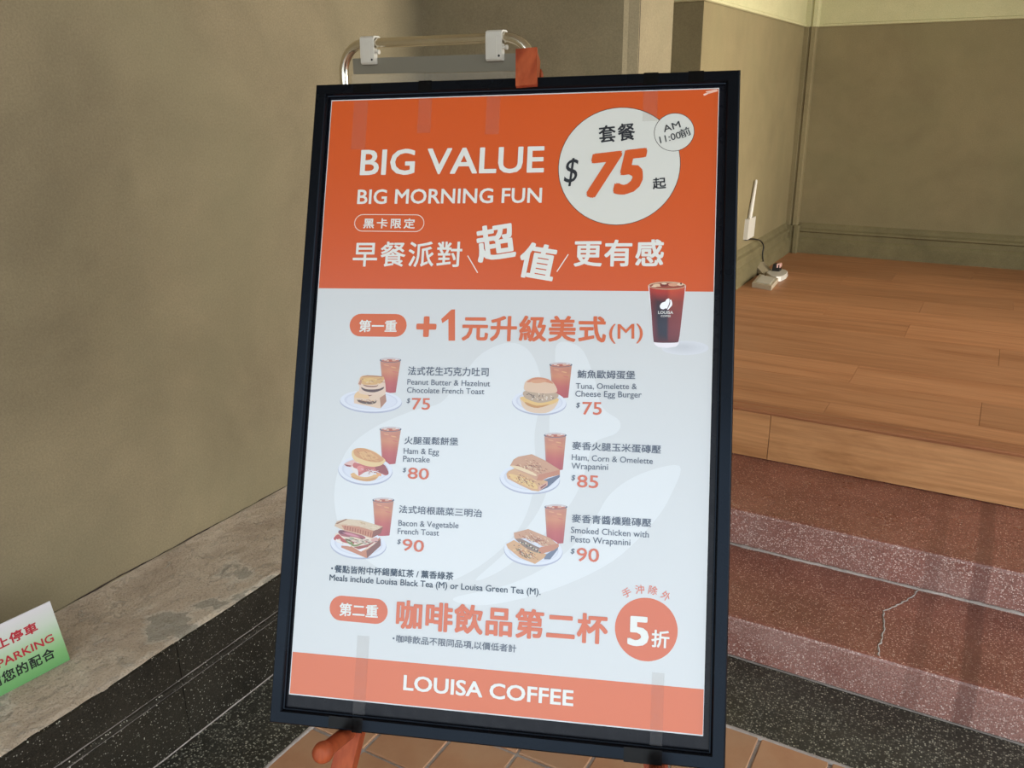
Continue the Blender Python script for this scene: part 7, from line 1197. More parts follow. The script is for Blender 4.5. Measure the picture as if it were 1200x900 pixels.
# flat black terrazzo border round the tiles
bd = box('floor_border', -1.539, XR, 1.767, 2.045, -0.12, 0.0, M_black_terr, kind='structure')
box('border_strip', -1.539, -1.308, -2.8, 1.767, -0.12, 0.0, M_black_terr, bd)

def ragged(name, a, b, w, h, mat, parent, zt=0.0, n=90, amp=0.5, normal=Vector((0, 0, 1))):
    """an uneven bead of mortar between two points"""
    a = Vector(a); b = Vector(b); d = (b - a).normalized(); s = d.cross(normal)
    bm = bmesh.new(); rows = []
    for i in range(n + 1):
        p = a.lerp(b, i / n)
        k1 = 1 + amp * (noise.noise(p * 9) + 0.6 * noise.noise(p * 37)); k2 = 1 + amp * (noise.noise(p * 11 + Vector((5, 0, 0))) + 0.6 * noise.noise(p * 41))
        hh = h * (0.7 + 0.7 * abs(noise.noise(p * 23)))
        rows.append([bm.verts.new(p - s * w * max(.15, k1)), bm.verts.new(p - s * w * .4 * max(.2, k1) + normal * hh), bm.verts.new(p + s * w * .4 * max(.2, k2) + normal * hh), bm.verts.new(p + s * w * max(.15, k2))])
    for r, q in zip(rows, rows[1:]):
        for k in range(3): bm.faces.new((r[k], r[k + 1], q[k + 1], q[k]))
    return bm_obj(name, bm, mat, parent, smooth=True)

ragged('grout_line', (-1.308, 1.767, -0.002), (XR, 1.767, -0.002), 0.008, 0.003, M_grout, bd, n=260)
ragged('grout_line', (-1.308, -2.8, -0.002), (-1.308, 1.767, -0.002), 0.007, 0.003, M_grout, bd, n=270)
ragged('grout_line', (-1.537, -2.8, 0.0), (-1.537, 2.04, 0.0), 0.0018, 0.002, M_grout, bd, n=320, amp=1.0)

# steps
Y1, Y2, Y3 = 2.045, 2.438, 2.860
Z1, Z2, Z3 = 0.127, 0.250, 0.434
st = thing('stairs', '', '', (0, 0, 0)); del st['label'], st['category']; st['kind'] = 'structure'
def step(y0, y1, z0, z1, x0):
    bm = bmesh.new()
    pts = []
    r = 0.010
    # worn, slightly uneven edge
    n = 120
    prof = [(y0 + .002, z0), (y0, z1 - r), (y0 + r * .3, z1 - r * .3), (y0 + r, z1), (y1, z1), (y1, z0)]
    rows = []
    for i in range(n + 1):
        x = x0 + (XR - x0) * i / n
        row = []
        for k, (y, z) in enumerate(prof):
            j = noise.noise(Vector((x * 14, k * .3, z0 * 10))) * .0022 if k in (1, 2, 3) else 0
            row.append(bm.verts.new((x, y - j, z + (j * .5 if k < 4 else 0))))
        rows.append(row)
    m = len(prof)
    for a_, b_ in zip(rows, rows[1:]):
        for k in range(m):
            f = bm.faces.new((a_[k], a_[(k + 1) % m], b_[(k + 1) % m], b_[k]))
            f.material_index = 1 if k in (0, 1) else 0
    bm.faces.new(rows[0]); bm.faces.new(rows[-1][::-1])
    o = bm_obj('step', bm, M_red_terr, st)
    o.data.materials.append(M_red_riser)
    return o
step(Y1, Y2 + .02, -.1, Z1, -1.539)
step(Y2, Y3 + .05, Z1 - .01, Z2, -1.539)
ragged('grout_line', (-1.53, Y2 - .003, Z1), (XR, Y2 - .003, Z1), 0.0055, 0.006, M_grout, st, n=420, amp=.7)
ragged('grout_line', (-1.53, Y1 - .001, 0.001), (XR, Y1 - .001, 0.001), 0.004, 0.004, M_dark_grout, st, n=260)
# crack in the lower step
ck0 = [(-0.045, 2.437), (-0.058, 2.38), (-0.088, 2.32), (-0.118, 2.27), (-0.112, 2.22), (-0.104, 2.16), (-0.108, 2.10), (-0.102, 2.052)]
ck = []
for (xa, ya), (xb, yb) in zip(ck0, ck0[1:]):
    for k in range(5):
        t_ = k / 5; ck.append((xa + (xb - xa) * t_ + rnd.uniform(-.003, .003), ya + (yb - ya) * t_))
ck.append(ck0[-1])
bm = bmesh.new(); pr = None
for i, (x, y) in enumerate(ck):
    w = .0014 + .0010 * (i % 3)
    cur = (bm.verts.new((x - w, y, Z1 + .0006)), bm.verts.new((x, y, Z1 + .0022)), bm.verts.new((x + w, y, Z1 + .0006)))
    if pr: bm.faces.new((pr[0], pr[1], cur[1], cur[0])); bm.faces.new((pr[1], pr[2], cur[2], cur[1]))
    pr = cur
bm_obj('mortar_crack', bm, M_grout, st)

# wooden platform
pf = box('platform', -2.75, XR, Y3 + .02, 6.06, 0.02, Z3 - .016, M_gap, kind='structure')
rowsy = [2.935, 3.052, 3.305, 3.553, 3.806, 4.076, 4.338, 4.592, 4.866, 5.095, 5.335, 5.585, 5.83, 6.06]
joints = {0: [-.433, 1.35], 1: [.04, -1.55, 1.9], 2: [-.41, 1.15], 3: [-.97, .66, 2.2], 4: [.08, -1.6, 1.7], 5: [-.30, 1.32], 6: [-.70, .9], 7: [-.285, 1.4], 8: [.122, -1.5, 1.8], 9: [-.75, .6], 10: [-.50, 1.1], 11: [-.097, -1.4, 1.6], 12: [-.6, 1.0]}
xmin = -2.75
for r in range(13):
    xs = sorted([xmin] + joints[r] + [XR])
    for a_, b_ in zip(xs, xs[1:]):
        bm = bmesh.new(); cx_ = (a_ + b_) / 2; cy_ = (rowsy[r] + rowsy[r + 1]) / 2
        add_box(bm, a_ - cx_ + .0006, b_ - cx_ - .0006, rowsy[r] - cy_ + .0006, rowsy[r + 1] - cy_ - .0006, -.015, 0)
        o = bm_obj('floor_board', bm, M_floor_wood, pf, bevel=.0012, seg=1)
        o.location = (cx_, cy_, Z3 + rnd.uniform(-.0002, .0002))
for a_, b_ in ((-1.087, 0.72), (0.72, XR)):
    bm = bmesh.new(); cx_ = (a_ + b_) / 2
    prism(bm, [(Y3 - .006, Z3 - .012), (Y3 - .008, Z3 - .004), (Y3 - .003, Z3 + .001), (Y3 + .030, Z3 + .003), (Y3 + .034, Z3 + .0015), (Y3 + .040, Z3 + .004), (Y3 + .066, Z3 + .0035), (Y3 + .074, Z3), (Y3 + .074, Z3 - .012)], 0, a_ - cx_ + .001, b_ - cx_ - .001)
    bm_obj('nosing_strip', bm, M_nosing, pf).location = (cx_, 0, 0)
for a_, b_ in ((-1.087, -0.5935), (-0.5935, 1.15), (1.15, XR)):
    bm = bmesh.new(); cx_ = (a_ + b_) / 2
    add_box(bm, a_ - cx_ + .001, b_ - cx_ - .001, Y3, Y3 + .02, Z2 + .003, Z3 - .012)
    bm_obj('face_board', bm, M_face_wood, pf, bevel=.001, seg=1).location = (cx_, 0, 0)

# left wall on its terrazzo plinth
wl = box('wall_left', -2.15, -1.90, -2.8, 3.046, 0.0, 3.4, M_wall, kind='structure')
pt = thing('plinth_left', '', '', (0, 0, 0)); del pt['label'], pt['category']; pt['kind'] = 'structure'
box('core', -1.90, -1.56, -2.8, 2.713, 0.0, .262, M_gap, pt)
ys = [-2.8, -1.7, -0.45, 1.088, 2.713]
for a_, b_ in zip(ys, ys[1:]):
    bm = bmesh.new()
    prism(bm, [(-1.60, 0.0), (-1.539, 0.0), (-1.539, .150), (-1.543, .1535), (-1.60, .1535)], 1, a_ + .0012, b_ - .0012)
    bm_obj('plinth_slab', bm, M_plinth, pt)
    bm = bmesh.new()
    prism(bm, [(-1.60, .1555), (-1.541, .1555), (-1.536, .1585), (-1.5335, .164), (-1.5355, .170), (-1.541, .1735), (-1.541, .176), (-1.538, .178), (-1.538, .262), (-1.539, .2705), (-1.543, .2725), (-1.60, .2725)], 1, a_ + .0012, b_ - .0012)
    bm_obj('plinth_cap', bm, M_plinth, pt)
ragged('mortar_line', (-1.5405, -2.8, .1545), (-1.5405, 2.04, .1545), .0016, .0012, M_dark_grout, pt, n=420, amp=1.3, normal=Vector((1, 0, 0)))
ragged('mortar_line', (-1.5375, -2.8, .1765), (-1.5375, 2.04, .1765), .0012, .0010, M_dark_grout, pt, n=420, amp=1.6, normal=Vector((1, 0, 0)))
ragged('wall_crack', (-1.899, -2.8, .2840), (-1.899, 2.7, .2835), .0014, .0010, M_gap, pt, n=420, amp=2.2, normal=Vector((1, 0, 0)))
# cement ledge on top, crumbled along its front edge
bm = bmesh.new(); nx, nyy = 34, 380
grid = []
for j in range(nyy + 1):
    y = -2.8 + 5.513 * j / nyy; row = []
    e = 0.0035 * noise.noise(Vector((0, y * 6, 0))) + 0.003 * noise.noise(Vector((3, y * 25, 0)))
    for i in range(nx + 1):
        u = i / nx; x = -1.905 + (-1.545 + e + 1.905) * u
        p = Vector((x * 7, y * 7, 0))
        z = .2745 + .0022 + .0022 * noise.fractal(p, .8, 2.1, 5) + .0012 * noise.noise(p * 6)
        z += .008 * max(0, 1 - u * 9) * (0.5 + noise.noise(Vector((1, y * 9, 0))))
        if i == nx: z = .2720
        row.append(bm.verts.new((x, y, z)))
    grid.append(row)
for r, q in zip(grid, grid[1:]):
    for k in range(nx): bm.faces.new((r[k], r[k + 1], q[k + 1], q[k]))
bm_obj('cement_ledge', bm, M_cement, pt, smooth=True)

# pier that ends the left wall, then an opening, then the far side wall
wm = thing('wall_middle', '', '', (0, 0, 0)); del wm['label'], wm['category']; wm['kind'] = 'structure'
bm = bmesh.new()
prism(bm, [(-1.95, 2.713), (-1.131, 2.713), (-1.118, 2.722), (-1.087, 2.7345), (-1.087, 3.046), (-1.95, 3.046)], 2, 0, 3.4)
bm_obj('pier', bm, M_wall, wm)
bm = bmesh.new(); prism(bm, [(-1.0872, 2.739), (-1.0862, 2.739), (-1.0862, 2.742), (-1.0872, 2.742)], 2, 0, 3.4)
bm_obj('plaster_joint', bm, M_gap, wm)
ZC = 1.862
wf = thing('wall_far_left', '', '', (0, 0, 0)); del wf['label'], wf['category']; wf['kind'] = 'structure'
box('lower_wall', -2.75, -1.268, 3.940, 6.30, .40, ZC, M_wall_far, wf)
box('upper_wall', -2.75, -1.262, 3.934, 6.30, ZC, 3.4, M_cream, wf)
bm = bmesh.new(); prism(bm, [(-1.262, ZC - .002), (-1.254, ZC + .002), (-1.254, ZC + .014), (-1.262, ZC + .018)], 1, 3.926, 6.06)
bm_obj('dado_bead', bm, M_cream, wf)
bm = bmesh.new(); prism(bm, [(3.934, ZC - .002), (3.926, ZC + .002), (3.926, ZC + .014), (3.934, ZC + .018)], 0, -2.75, -1.254)
bm_obj('dado_bead', bm, M_cream, wf)
wb = thing('wall_back', '', '', (0, 0, 0)); del wb['label'], wb['category']; wb['kind'] = 'structure'
box('lower_wall', -1.268, XR + .4, 6.058, 6.30, .40, ZC, M_wall_far, wb)
box('upper_wall', -1.268, XR + .4, 6.052, 6.30, ZC, 3.4, M_cream, wb)
bm = bmesh.new(); prism(bm, [(6.052, ZC - .002), (6.044, ZC + .002), (6.044, ZC + .014), (6.052, ZC + .018)], 0, -1.26, XR + .4)
bm_obj('dado_bead', bm, M_cream, wb)
box('light_block_left', -2.95, -2.75, 2.7, 6.30, -.1, 3.4, M_wall_far, kind='structure')  # unseen, added to stop sky light leaking in through the left opening
# corner moulding
bm = bmesh.new()
CP = [(-1.268, 6.06), (-1.268, 5.992), (-1.241, 5.990), (-1.240, 6.004), (-1.229, 6.006), (-1.224, 5.996), (-1.200, 5.998), (-1.194, 6.004), (-1.193, 6.060)]
prism(bm, CP, 2, Z3, ZC)
tr = bm_obj('trim_1', bm, M_wall_far, kind='structure')
bm = bmesh.new()
prism(bm, [(x + (.006 if x > -1.26 else 0), y - .006) for x, y in CP], 2, ZC, 3.4)
bm_obj('upper_trim', bm, M_cream, tr)
bm = bmesh.new()
prism(bm, [(x + (.014 if x > -1.26 else 0), y - .012) for x, y in CP], 2, Z3, .622)
bm_obj('trim_foot', bm, M_base, tr)
# baseboards
def bb(x):   # profile: (distance from the wall, height)
    return [(0, Z3), (.040, Z3), (.040, Z3 + .080), (.026, Z3 + .100), (.022, Z3 + .104), (.022, Z3 + .138), (.032, Z3 + .146), (.030, Z3 + .158), (.016, Z3 + .168), (.012, Z3 + .184), (.004, Z3 + .196), (0, Z3 + .200)]
bm = bmesh.new(); prism(bm, [(-1.268 + d, z) for d, z in bb(0)], 1, 3.94, 5.985)
bm_obj('baseboard_left', bm, M_base, kind='structure')
bm = bmesh.new(); prism(bm, [(6.058 - d, z) for d, z in bb(0)], 0, -1.194, XR + .4)
bm_obj('baseboard_back', bm, M_base, kind='structure')
box('light_block_right', XR, XR + .4, 4.6, 6.06, -.1, 3.4, M_wall_far, kind='structure')  # unseen, added to keep side light off the back wall
box('ceiling', -2.95, XR + .4, -2.6, 6.30, 3.4, 3.6, M_ceiling, kind='structure')

# ------------------------------------------------------------------ the framed menu board
BH = Vector((0.9442, 0.3286, 0.0218)).normalized()
BV = Vector((0.1568, -0.3903, -0.9072)); BV = (BV - BH * BV.dot(BH)).normalized()
BN = BH.cross(-BV).normalized()        # towards the viewer
BT = Vector((-0.9891, 1.1431, 1.4871))  # top left corner of the print
base = BT + BH * .313 + BV * .992
MB = Matrix(((BH.x, -BV.x, BN.x, base.x), (BH.y, -BV.y, BN.y, base.y), (BH.z, -BV.z, BN.z, base.z), (0, 0, 0, 1)))
OU, OV = -.313, .992
def L(u, v, z=0.0): return Vector((u + OU, OV - v, z))
board = thing('menu_board', 'orange and white breakfast offer poster in a black frame, propped on the orange easel', 'sign', M=MB)
SW, SH = .6215, .9493
U0, U1, V0, V1 = -.026, .652, -.0245, .992       # outside of the frame
u0, u1, v0, v1 = -.0045, .6300, -.0045, .969     # its opening
def rail(pa, pb, qa, qb):
    """mitred rail between outside corners pa-pb and inside corners qa-qb"""
    bm = bmesh.new()
    def ring(p, q):
        P, Q = Vector(p), Vector(q)
        c = lambda t, z: L(*(P.lerp(Q, t)), z)
        return [bm.verts.new(c(*k)) for k in ((0, -.028), (0, .0045), (.06, .0075), (.12, .0085), (.80, .0085), (.86, .0070), (.93, .0035), (1, .0030), (1, -.0015), (.80, -.002), (.80, -.028))]
    a_, b_ = ring(pa, qa), ring(pb, qb)
    n = len(a_)
    for i in range(n): bm.faces.new((a_[i], a_[(i + 1) % n], b_[(i + 1) % n], b_[i]))
    bm.faces.new(a_); bm.faces.new(b_[::-1])
    return bm
oc = [(U0, V0), (U1, V0), (U1, V1), (U0, V1)]; ic = [(u0, v0), (u1, v0), (u1, v1), (u0, v1)]
for k in range(4):
    bm_obj('frame_rail', rail(oc[k], oc[(k + 1) % 4], ic[k], ic[(k + 1) % 4]), M_frame, board, bevel=0)
bm = bmesh.new(); p, q = L(u0 - .015, v0 - .015), L(u1 + .012, v1 + .012)
add_box(bm, p.x, q.x, q.y, p.y, -.0075, -.0022)
bm_obj('backing_panel', bm, M_back, board)

PAPER = (203, 204, 203); ORANGE = (203, 82, 22); ORANGE_SHEEN = (206, 96, 34)  # lower band is the same orange, sky reflection painted in as a paler colour
def ink(g_, c):
    k = 0.90 if g_.startswith(('printed_food', 'printed_tea')) else (0.95 if g_.startswith('printed_plate') else 1.0)
    return tuple(v * k for v in c)
def col_of(c):
    return (*s2l(c), 1.0)
class Print:
    def __init__(s): s.v = []; s.f = []; s.c = []
    def poly(s, pts, z, col):
        b = len(s.v)
        for p in pts: s.v.append(L(p[0] / 1000, p[1] / 1000, z))
        s.f.append(list(range(b, b + len(pts)))); s.c.append([col_of(col)] * len(pts))
    def grid(s, rows, cols, z):
        for r in range(len(rows) - 1):
            n = len(cols[r])
            for k in range(n - 1):
                ids = [(r, k), (r + 1, k), (r + 1, k + 1), (r, k + 1)]
                b = len(s.v)
                for a_, q_ in ids: s.v.append(L(rows[a_][2 * q_] / 1000, rows[a_][2 * q_ + 1] / 1000, z))
                s.f.append([b, b + 1, b + 2, b + 3]); s.c.append([col_of(cols[a_][q_]) for a_, q_ in ids])
    def mesh(s, verts, faces, col):
        b = len(s.v); s.v += verts
        cc = col_of(col)
        for f in faces: s.f.append([i + b for i in f]); s.c.append([cc] * len(f))
    def build(s, name, parent):
        me = bpy.data.meshes.new(name); me.from_pydata(s.v, [], s.f); me.update()
        # printed side faces the viewer
        flip = [p.index for p in me.polygons if p.normal.z < 0]
        ca = me.color_attributes.new('ink', 'FLOAT_COLOR', 'CORNER')
        flatc = [x for f in s.c for c in f for x in c]
        ca.data.foreach_set('color', flatc)
        if flip:
            bm = bmesh.new(); bm.from_mesh(me); bm.faces.ensure_lookup_table()
            bmesh.ops.reverse_faces(bm, faces=[bm.faces[i] for i in flip]); bm.to_mesh(me); bm.free()
        return link(name, me, M_print, parent)

# the sheet itself with its two orange bands
sheet = Print()
def sheet_box(pts, z0, z1, col):
    sheet.poly(pts, z1, col)
sheet.poly([(0, 0), (SW * 1000, 0), (SW * 1000, SH * 1000), (0, SH * 1000)], 0.0, PAPER)
for i in range(4):
    pass
sheet.poly([(1.2, 1.6), (620.5, 1.6), (620.5, 314.2), (1.2, 314.8)], .00005, ORANGE)
sheet.poly([(1.2, 885.4), (620.8, 885.4), (620.8, 947.6), (1.2, 947.6)], .00005, ORANGE_SHEEN)
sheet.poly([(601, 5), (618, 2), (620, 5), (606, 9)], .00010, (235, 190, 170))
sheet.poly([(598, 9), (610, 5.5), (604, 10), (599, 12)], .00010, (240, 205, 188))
sh = sheet.build('poster_sheet', board)
# thickness of the paper
sm = sh.modifiers.new('thickness', 'SOLIDIFY'); sm.thickness = .0004; sm.offset = -1
sh.modifiers.remove(sm)

GROUPS = {}
def grp(n): return GROUPS.setdefault(n, Print())
zk = {}
for k, (gname, kind, data, col) in enumerate(SHAPES):
    z = .00012 + k * 1.6e-6
    if kind == 'P': grp(gname).poly(list(zip(data[::2], data[1::2])), z, ink(gname, col))
    else: grp(gname).grid(data, [[ink(gname, c) for c in r_] for r_ in col], z)

_cache = {}
def glyphs(words, offset, shear, spacing):
    key = (words, offset, shear, spacing)
    if key in _cache: return _cache[key]
    c = bpy.data.curves.new('words', 'FONT'); c.body = words; c.size = 1; c.offset = offset
    c.shear = shear; c.space_character = spacing; c.resolution_u = 3; c.fill_mode = 'BOTH'
    o = bpy.data.objects.new('words', c); C.objects.link(o)
    dg = bpy.context.evaluated_depsgraph_get(); dg.update()
    me = bpy.data.meshes.new_from_object(o.evaluated_get(dg))
    vs = [v.co.copy() for v in me.vertices]; fs = [list(p.vertices) for p in me.polygons]
    bpy.data.objects.remove(o); bpy.data.curves.remove(c); bpy.data.meshes.remove(me)
    _cache[key] = (vs, fs); return vs, fs

def letter(words, w, h, mode, bold, shear, spacing):
    """returns (2-D points, faces, lift) with the lower left of the ink at 0,0; y up; in millimetres"""
    if mode == 'cjk':
        vs, fs = glyphs(words, 0, shear, spacing)
    else:
        vs, fs = glyphs(words, 0, shear, spacing)
    x0 = min(v.x for v in vs); x1 = max(v.x for v in vs); y0 = min(v.y for v in vs); y1 = max(v.y for v in vs)
    r = bold if mode == 'cjk' else bold * .8
    if mode == 'base':
        k = w / (x1 - x0 + 2 * r); sx = sy = k; oy = 0.0
    else:
        sx = w / (x1 - x0 + 2 * r); sy = h / (y1 - y0 + 2 * r); oy = y0 - r
        if words in ('一',): sy = sx
    out = []; faces = []
    ring = [(0, 0)]
    if r: ring += [(r * dx, r * dy) for dx, dy in ((1, 0), (-1, 0), (0, 1), (0, -1), (.85, .85), (-.85, .85), (.85, -.85), (-.85, -.85))]
    if r > .035: ring += [(r * .5 * math.cos(math.pi * k / 3), r * .5 * math.sin(math.pi * k / 3)) for k in range(6)]
    for q, (dx, dy) in enumerate(ring):
        b = len(out)
        out += [((v.x - x0 + r + dx) * sx, (v.y - oy + dy) * sy, q * 2.5e-6) for v in vs]
        faces += [[i + b for i in f] for f in fs]
    return out, faces

for (gname, words, x, y, w, h, ang, mode, bold, shear, spacing, col) in LETTERING:
    pts, faces = letter(words, w, h, mode, bold, shear, spacing)
    ca_, sa_ = math.cos(math.radians(ang)), math.sin(math.radians(ang))
    verts = []
    for px, py, pz in pts:
        u = x + px * ca_ + py * sa_; v = y + px * sa_ - py * ca_
        verts.append(L(u / 1000, v / 1000, .00085 + pz))
    grp(gname).mesh(verts, faces, col)
LAB = {'watermark': 'pale coffee bean emblem printed behind the menu', 'printed_iced_coffee': 'printed glass of black iced coffee with a white bean emblem'}
FOODS = {'printed_food#1': 'printed stack of chocolate French toast', 'printed_food#2': 'printed ham and egg pancake', 'printed_food#3': 'printed bacon and vegetable sandwich', 'printed_food#4': 'printed round egg burger', 'printed_food#5': 'printed ham and corn toasted wrap', 'printed_food#6': 'printed chicken and pesto toasted wrap'}
for n_, p_ in GROUPS.items():
    o = p_.build(n_.split('#')[0], sh)
    if n_ in LAB: o['label'] = LAB[n_]
    if n_ in FOODS: o['label'] = FOODS[n_]

# tape over the foot and head of the poster
def tape(name, ua, va, ub, vb, z, mat, w2=None, th=.00012):
    bm = bmesh.new()
    p, q = L(ua, va), L(ub, vb)
    add_box(bm, min(p.x, q.x), max(p.x, q.x), min(p.y, q.y), max(p.y, q.y), z, z + th)
    return bm_obj(name, bm, mat, board)
TAPES = [(.1045, .852, .1235, .9685), (.548, .868, .5655, .9685), (.040, .004, .064, .085), (.150, .002, .172, .060), (.262, .002, .284, .065), (.508, .002, .530, .050)]
for t_ in TAPES: tape('clear_tape', *t_, .00100, M_cleartape)
# folded ends over the frame rails
for ua, ub, va, vb in ((.1075, .1235, .971, .9925), (.512, .5655, .972, .9925), (.070, .110, .972, .988), (.150, .172, -.0240, -.0050), (.508, .530, -.0240, -.0050), (.575, .598, -.0240, -.006), (.04, .07, -.022, -.008)):
    tape('black_tape', ua, va, ub, vb, .0086, M_blacktape)

# ------------------------------------------------------------------ easel (carries the board)
M_easel = MB.copy()
easel = thing('easel', 'orange painted wooden easel with round pegs, holding up the menu board', 'easel', loc=(0, 0, 0))
foot = base + BV * .62; easel.location = (foot.x, foot.y, 0)
EI = Matrix.Translation(-Vector(easel.location))
def E(u, v, z): return EI @ (MB @ L(u, v, z))
def bar(name, a, b, w, d, side, mat=M_orange, parent=None, cut_floor=False, bevel=.002):
    """rectangular bar from a to b; w measured along side"""
    a = Vector(a); b = Vector(b); t = (b - a).normalized(); s_ = (side - t * side.dot(t)).normalized(); n_ = t.cross(s_)
    bm = bmesh.new()
    rr = []
    for p in (a, b):
        ring = []
        for i, j in ((-1, -1), (1, -1), (1, 1), (-1, 1)):
            c = p + s_ * w / 2 * i + n_ * d / 2 * j
            if cut_floor and p is b: c = c - t * (c.z / t.z)
            ring.append(bm.verts.new(c))
        rr.append(ring)
    for k in range(4): bm.faces.new((rr[0][k], rr[0][(k + 1) % 4], rr[1][(k + 1) % 4], rr[1][k]))
    bm.faces.new(rr[0][::-1]); bm.faces.new(rr[1])
    return bm_obj(name, bm, mat, parent, bevel=bevel)
ZL = -.044
for s_ in (-1, 1):
    uf = lambda v: .324 + s_ * .2165 * (v + .06) / 1.086 + s_ * .020
    a_ = E(uf(-.03), -.03, ZL); b_ = E(uf(1.60), 1.60, ZL)
    b_ = a_ + (b_ - a_) * (a_.z / (a_.z - b_.z))
    bar('leg', a_, b_, .033, .028, BH, parent=easel, cut_floor=True)
    # peg under the board
    up = .324 + s_ * .2350
    bm = bmesh.new()
    A = E(up, .992 + .0125, -.058); B = E(up, .992 + .0125, .060)
    d_ = (B - A).normalized()
    r0 = .0115
    pts = [A, B, B + d_ * .001, B + d_ * .004, B + d_ * .010, B + d_ * .018, B + d_ * .023, B + d_ * .0245, B + d_ * .0235]
    tube(bm, pts, [r0, r0, .0125, .0145, .0155, .0140, .0105, .0070, .0040], 20)
    bm_obj('peg', bm, M_orange, easel, smooth=True)
a_ = E(.10, .80, ZL - .026); b_ = E(.548, .80, ZL - .026)
bar('cross_bar', a_, b_, .040, .018, BV, parent=easel)
bar('top_block', E(.324, -.060, ZL - .006), E(.324, .055, ZL - .006), .034, .020, BH, parent=easel)
# clamp that holds the top of the frame: stem behind, block over the edge
bar('top_clamp', E(.3260, -.0640, -.004), E(.3260, -.0262, -.004), .031, .034, BH, parent=easel, bevel=.0015)
bm = bmesh.new()
bar('clamp_lip', E(.3255, -.0650, .0175), E(.3280, -.0050, .0165), .0335, .0085, BH, parent=easel, bevel=.0012); bm.free()
hinge = E(.324, .02, ZL - .030)
rf = Vector((hinge.x - .02, hinge.y + .34, 0))
bar('rear_leg', hinge, rf, .034, .022, BH, parent=easel, cut_floor=True)

# ------------------------------------------------------------------ steel stand with a clear sheet behind the board
ss = thing('steel_stand', 'bent steel tube stand rising behind the menu board, against the plaster wall', 'stand', loc=(-1.10, 1.60, 0))
def S3(x, y, z): return Vector((x + 1.10, y - 1.60, z))
XA, XB, ZT, RB, RT = -1.342, -.858, 1.600, .062, .0104
path = [S3(XA, 1.60, .012), S3(XA, 1.60, .8), S3(XA, 1.60, ZT - RB)]
for k in range(1, 10):
    t_ = math.pi / 2 * k / 9
    path.append(S3(XA + RB - RB * math.cos(t_), 1.60, ZT - RB + RB * math.sin(t_)))
for k in range(0, 10):
    t_ = math.pi / 2 * k / 9
    path.append(S3(XB - RB + RB * math.sin(t_), 1.60, ZT - RB + RB * math.cos(t_)))
path += [S3(XB, 1.60, .8), S3(XB, 1.60, .012)]
bm = bmesh.new(); tube(bm, path, RT, 20); bm_obj('tube_frame', bm, M_steel, ss, smooth=True)
for x in (XA, XB):
    bm = bmesh.new(); tube(bm, [S3(x, 1.60 - .085, .0105), S3(x, 1.60 + .13, .0105)], .0105, 16); bm_obj('foot_tube', bm, M_steel, ss, smooth=True)
bm = bmesh.new(); tube(bm, [S3(XA, 1.6, .12), S3(XB, 1.6, .12)], .007, 12); bm_obj('cross_tube', bm, M_steel, ss, smooth=True)
for n_, xc in (('left', -1.262), ('right', -.9405)):
    cl = thing('plastic_clip', 'white plastic clip on the steel tube, ' + ('near its left bend' if n_ == 'left' else 'beside the orange clamp block'), 'clip', loc=(xc, 1.60, ZT), group='clips on the steel tube')
    bm = bmesh.new(); w = .0185
    prof = [(-.0135, .004), (-.0125, .0115), (-.007, .0145), (.007, .0145), (.0125, .0115), (.0135, .004), (.0135, -.009), (.0105, -.009), (.0105, .003), (.0088, .0085), (.0045, .0112), (-.0045, .0112), (-.0088, .0085), (-.0105, .003), (-.0105, -.011), (-.0015, -.012), (-.0015, -.040), (-.004, -.0435), (-.011, -.0435), (-.0140, -.040), (-.0140, -.012)]
    prism(bm, prof, 0, -w, w)
    bm_obj('clip_body', bm, M_white_pl, cl, bevel=0)
    bm = bmesh.new(); add_box(bm, -.012, .008, -.0152, -.0138, -.037, .002); bm_obj('ribbed_pad', bm, M_white_pl, cl, bevel=.0006)
    for k in range(3):
        pass
    bm = bmesh.new(); tube(bm, [(w - .002, -.006, -.0185), (w + .006, -.006, -.0185), (w + .006, -.006, -.0185), (w + .009, -.006, -.0185)], [.0028, .0028, .0048, .0048], 12); bm_obj('screw_knob', bm, M_white_pl, cl, smooth=True)
    bm = bmesh.new(); tube(bm, [(w - .006, -.0138, -.034), (w - .006, -.0146, -.034)], .0024, 10); bm_obj('screw_hole', bm, M_black_pl, cl)
csh = thing('clear_sheet', 'clear plastic sheet with a grey top strip hanging from the two white clips', 'sheet', loc=(-1.10, 1.5985, 1.56))
bm = bmesh.new(); add_box(bm, -1.318 + 1.10, -.872 + 1.10, -.0006, .0006, .9 - 1.56, 1.536 - 1.56); bm_obj('clear_panel', bm, M_sheet, csh)
bm = bmesh.new(); add_box(bm, -1.313 + 1.10, -.872 + 1.10, -.0008, .0008, 1.537 - 1.56, 1.570 - 1.56); bm_obj('grey_strip', bm, M_strip, csh)

# ------------------------------------------------------------------ small no parking placard on the ledge
BR = Vector((-1.699, .927, .2775)); sx_ = Vector((.1003, .99495, 0)).normalized()   # left to right
up_ = Vector((-.271, .0273, .9622)); up_ = (up_ - sx_ * up_.dot(sx_)).normalized(); sn_ = sx_.cross(up_).normalized()
if sn_.x < 0: sn_ = -sn_
pb = BR - sx_ * .105
pl_ = thing('parking_placard', 'small green and white no parking placard standing on the cement ledge', 'sign', loc=pb)
def PV(x, y, z=0): return sx_ * (x + .105) + up_ * y + sn_ * z   # x from right edge, negative leftwards
g = G('placard_gradient', 0.4, 0.3)
at = g.n('ShaderNodeVertexColor'); at.layer_name = 'ink'; g.col(at.outputs[0]); M_plac = g.m
me = bpy.data.meshes.new('panel')
Wp, Hp = .210, .1460
rows = [0, .2, .45, .7, 1.0]
cols = [(86, 140, 76), (108, 156, 92), (146, 176, 132), (180, 188, 172), (198, 192, 194)]
vs, fs, cs = [], [], []
for r, t_ in enumerate(rows):
    vs += [PV(-Wp, Hp * t_), PV(0, Hp * t_)]
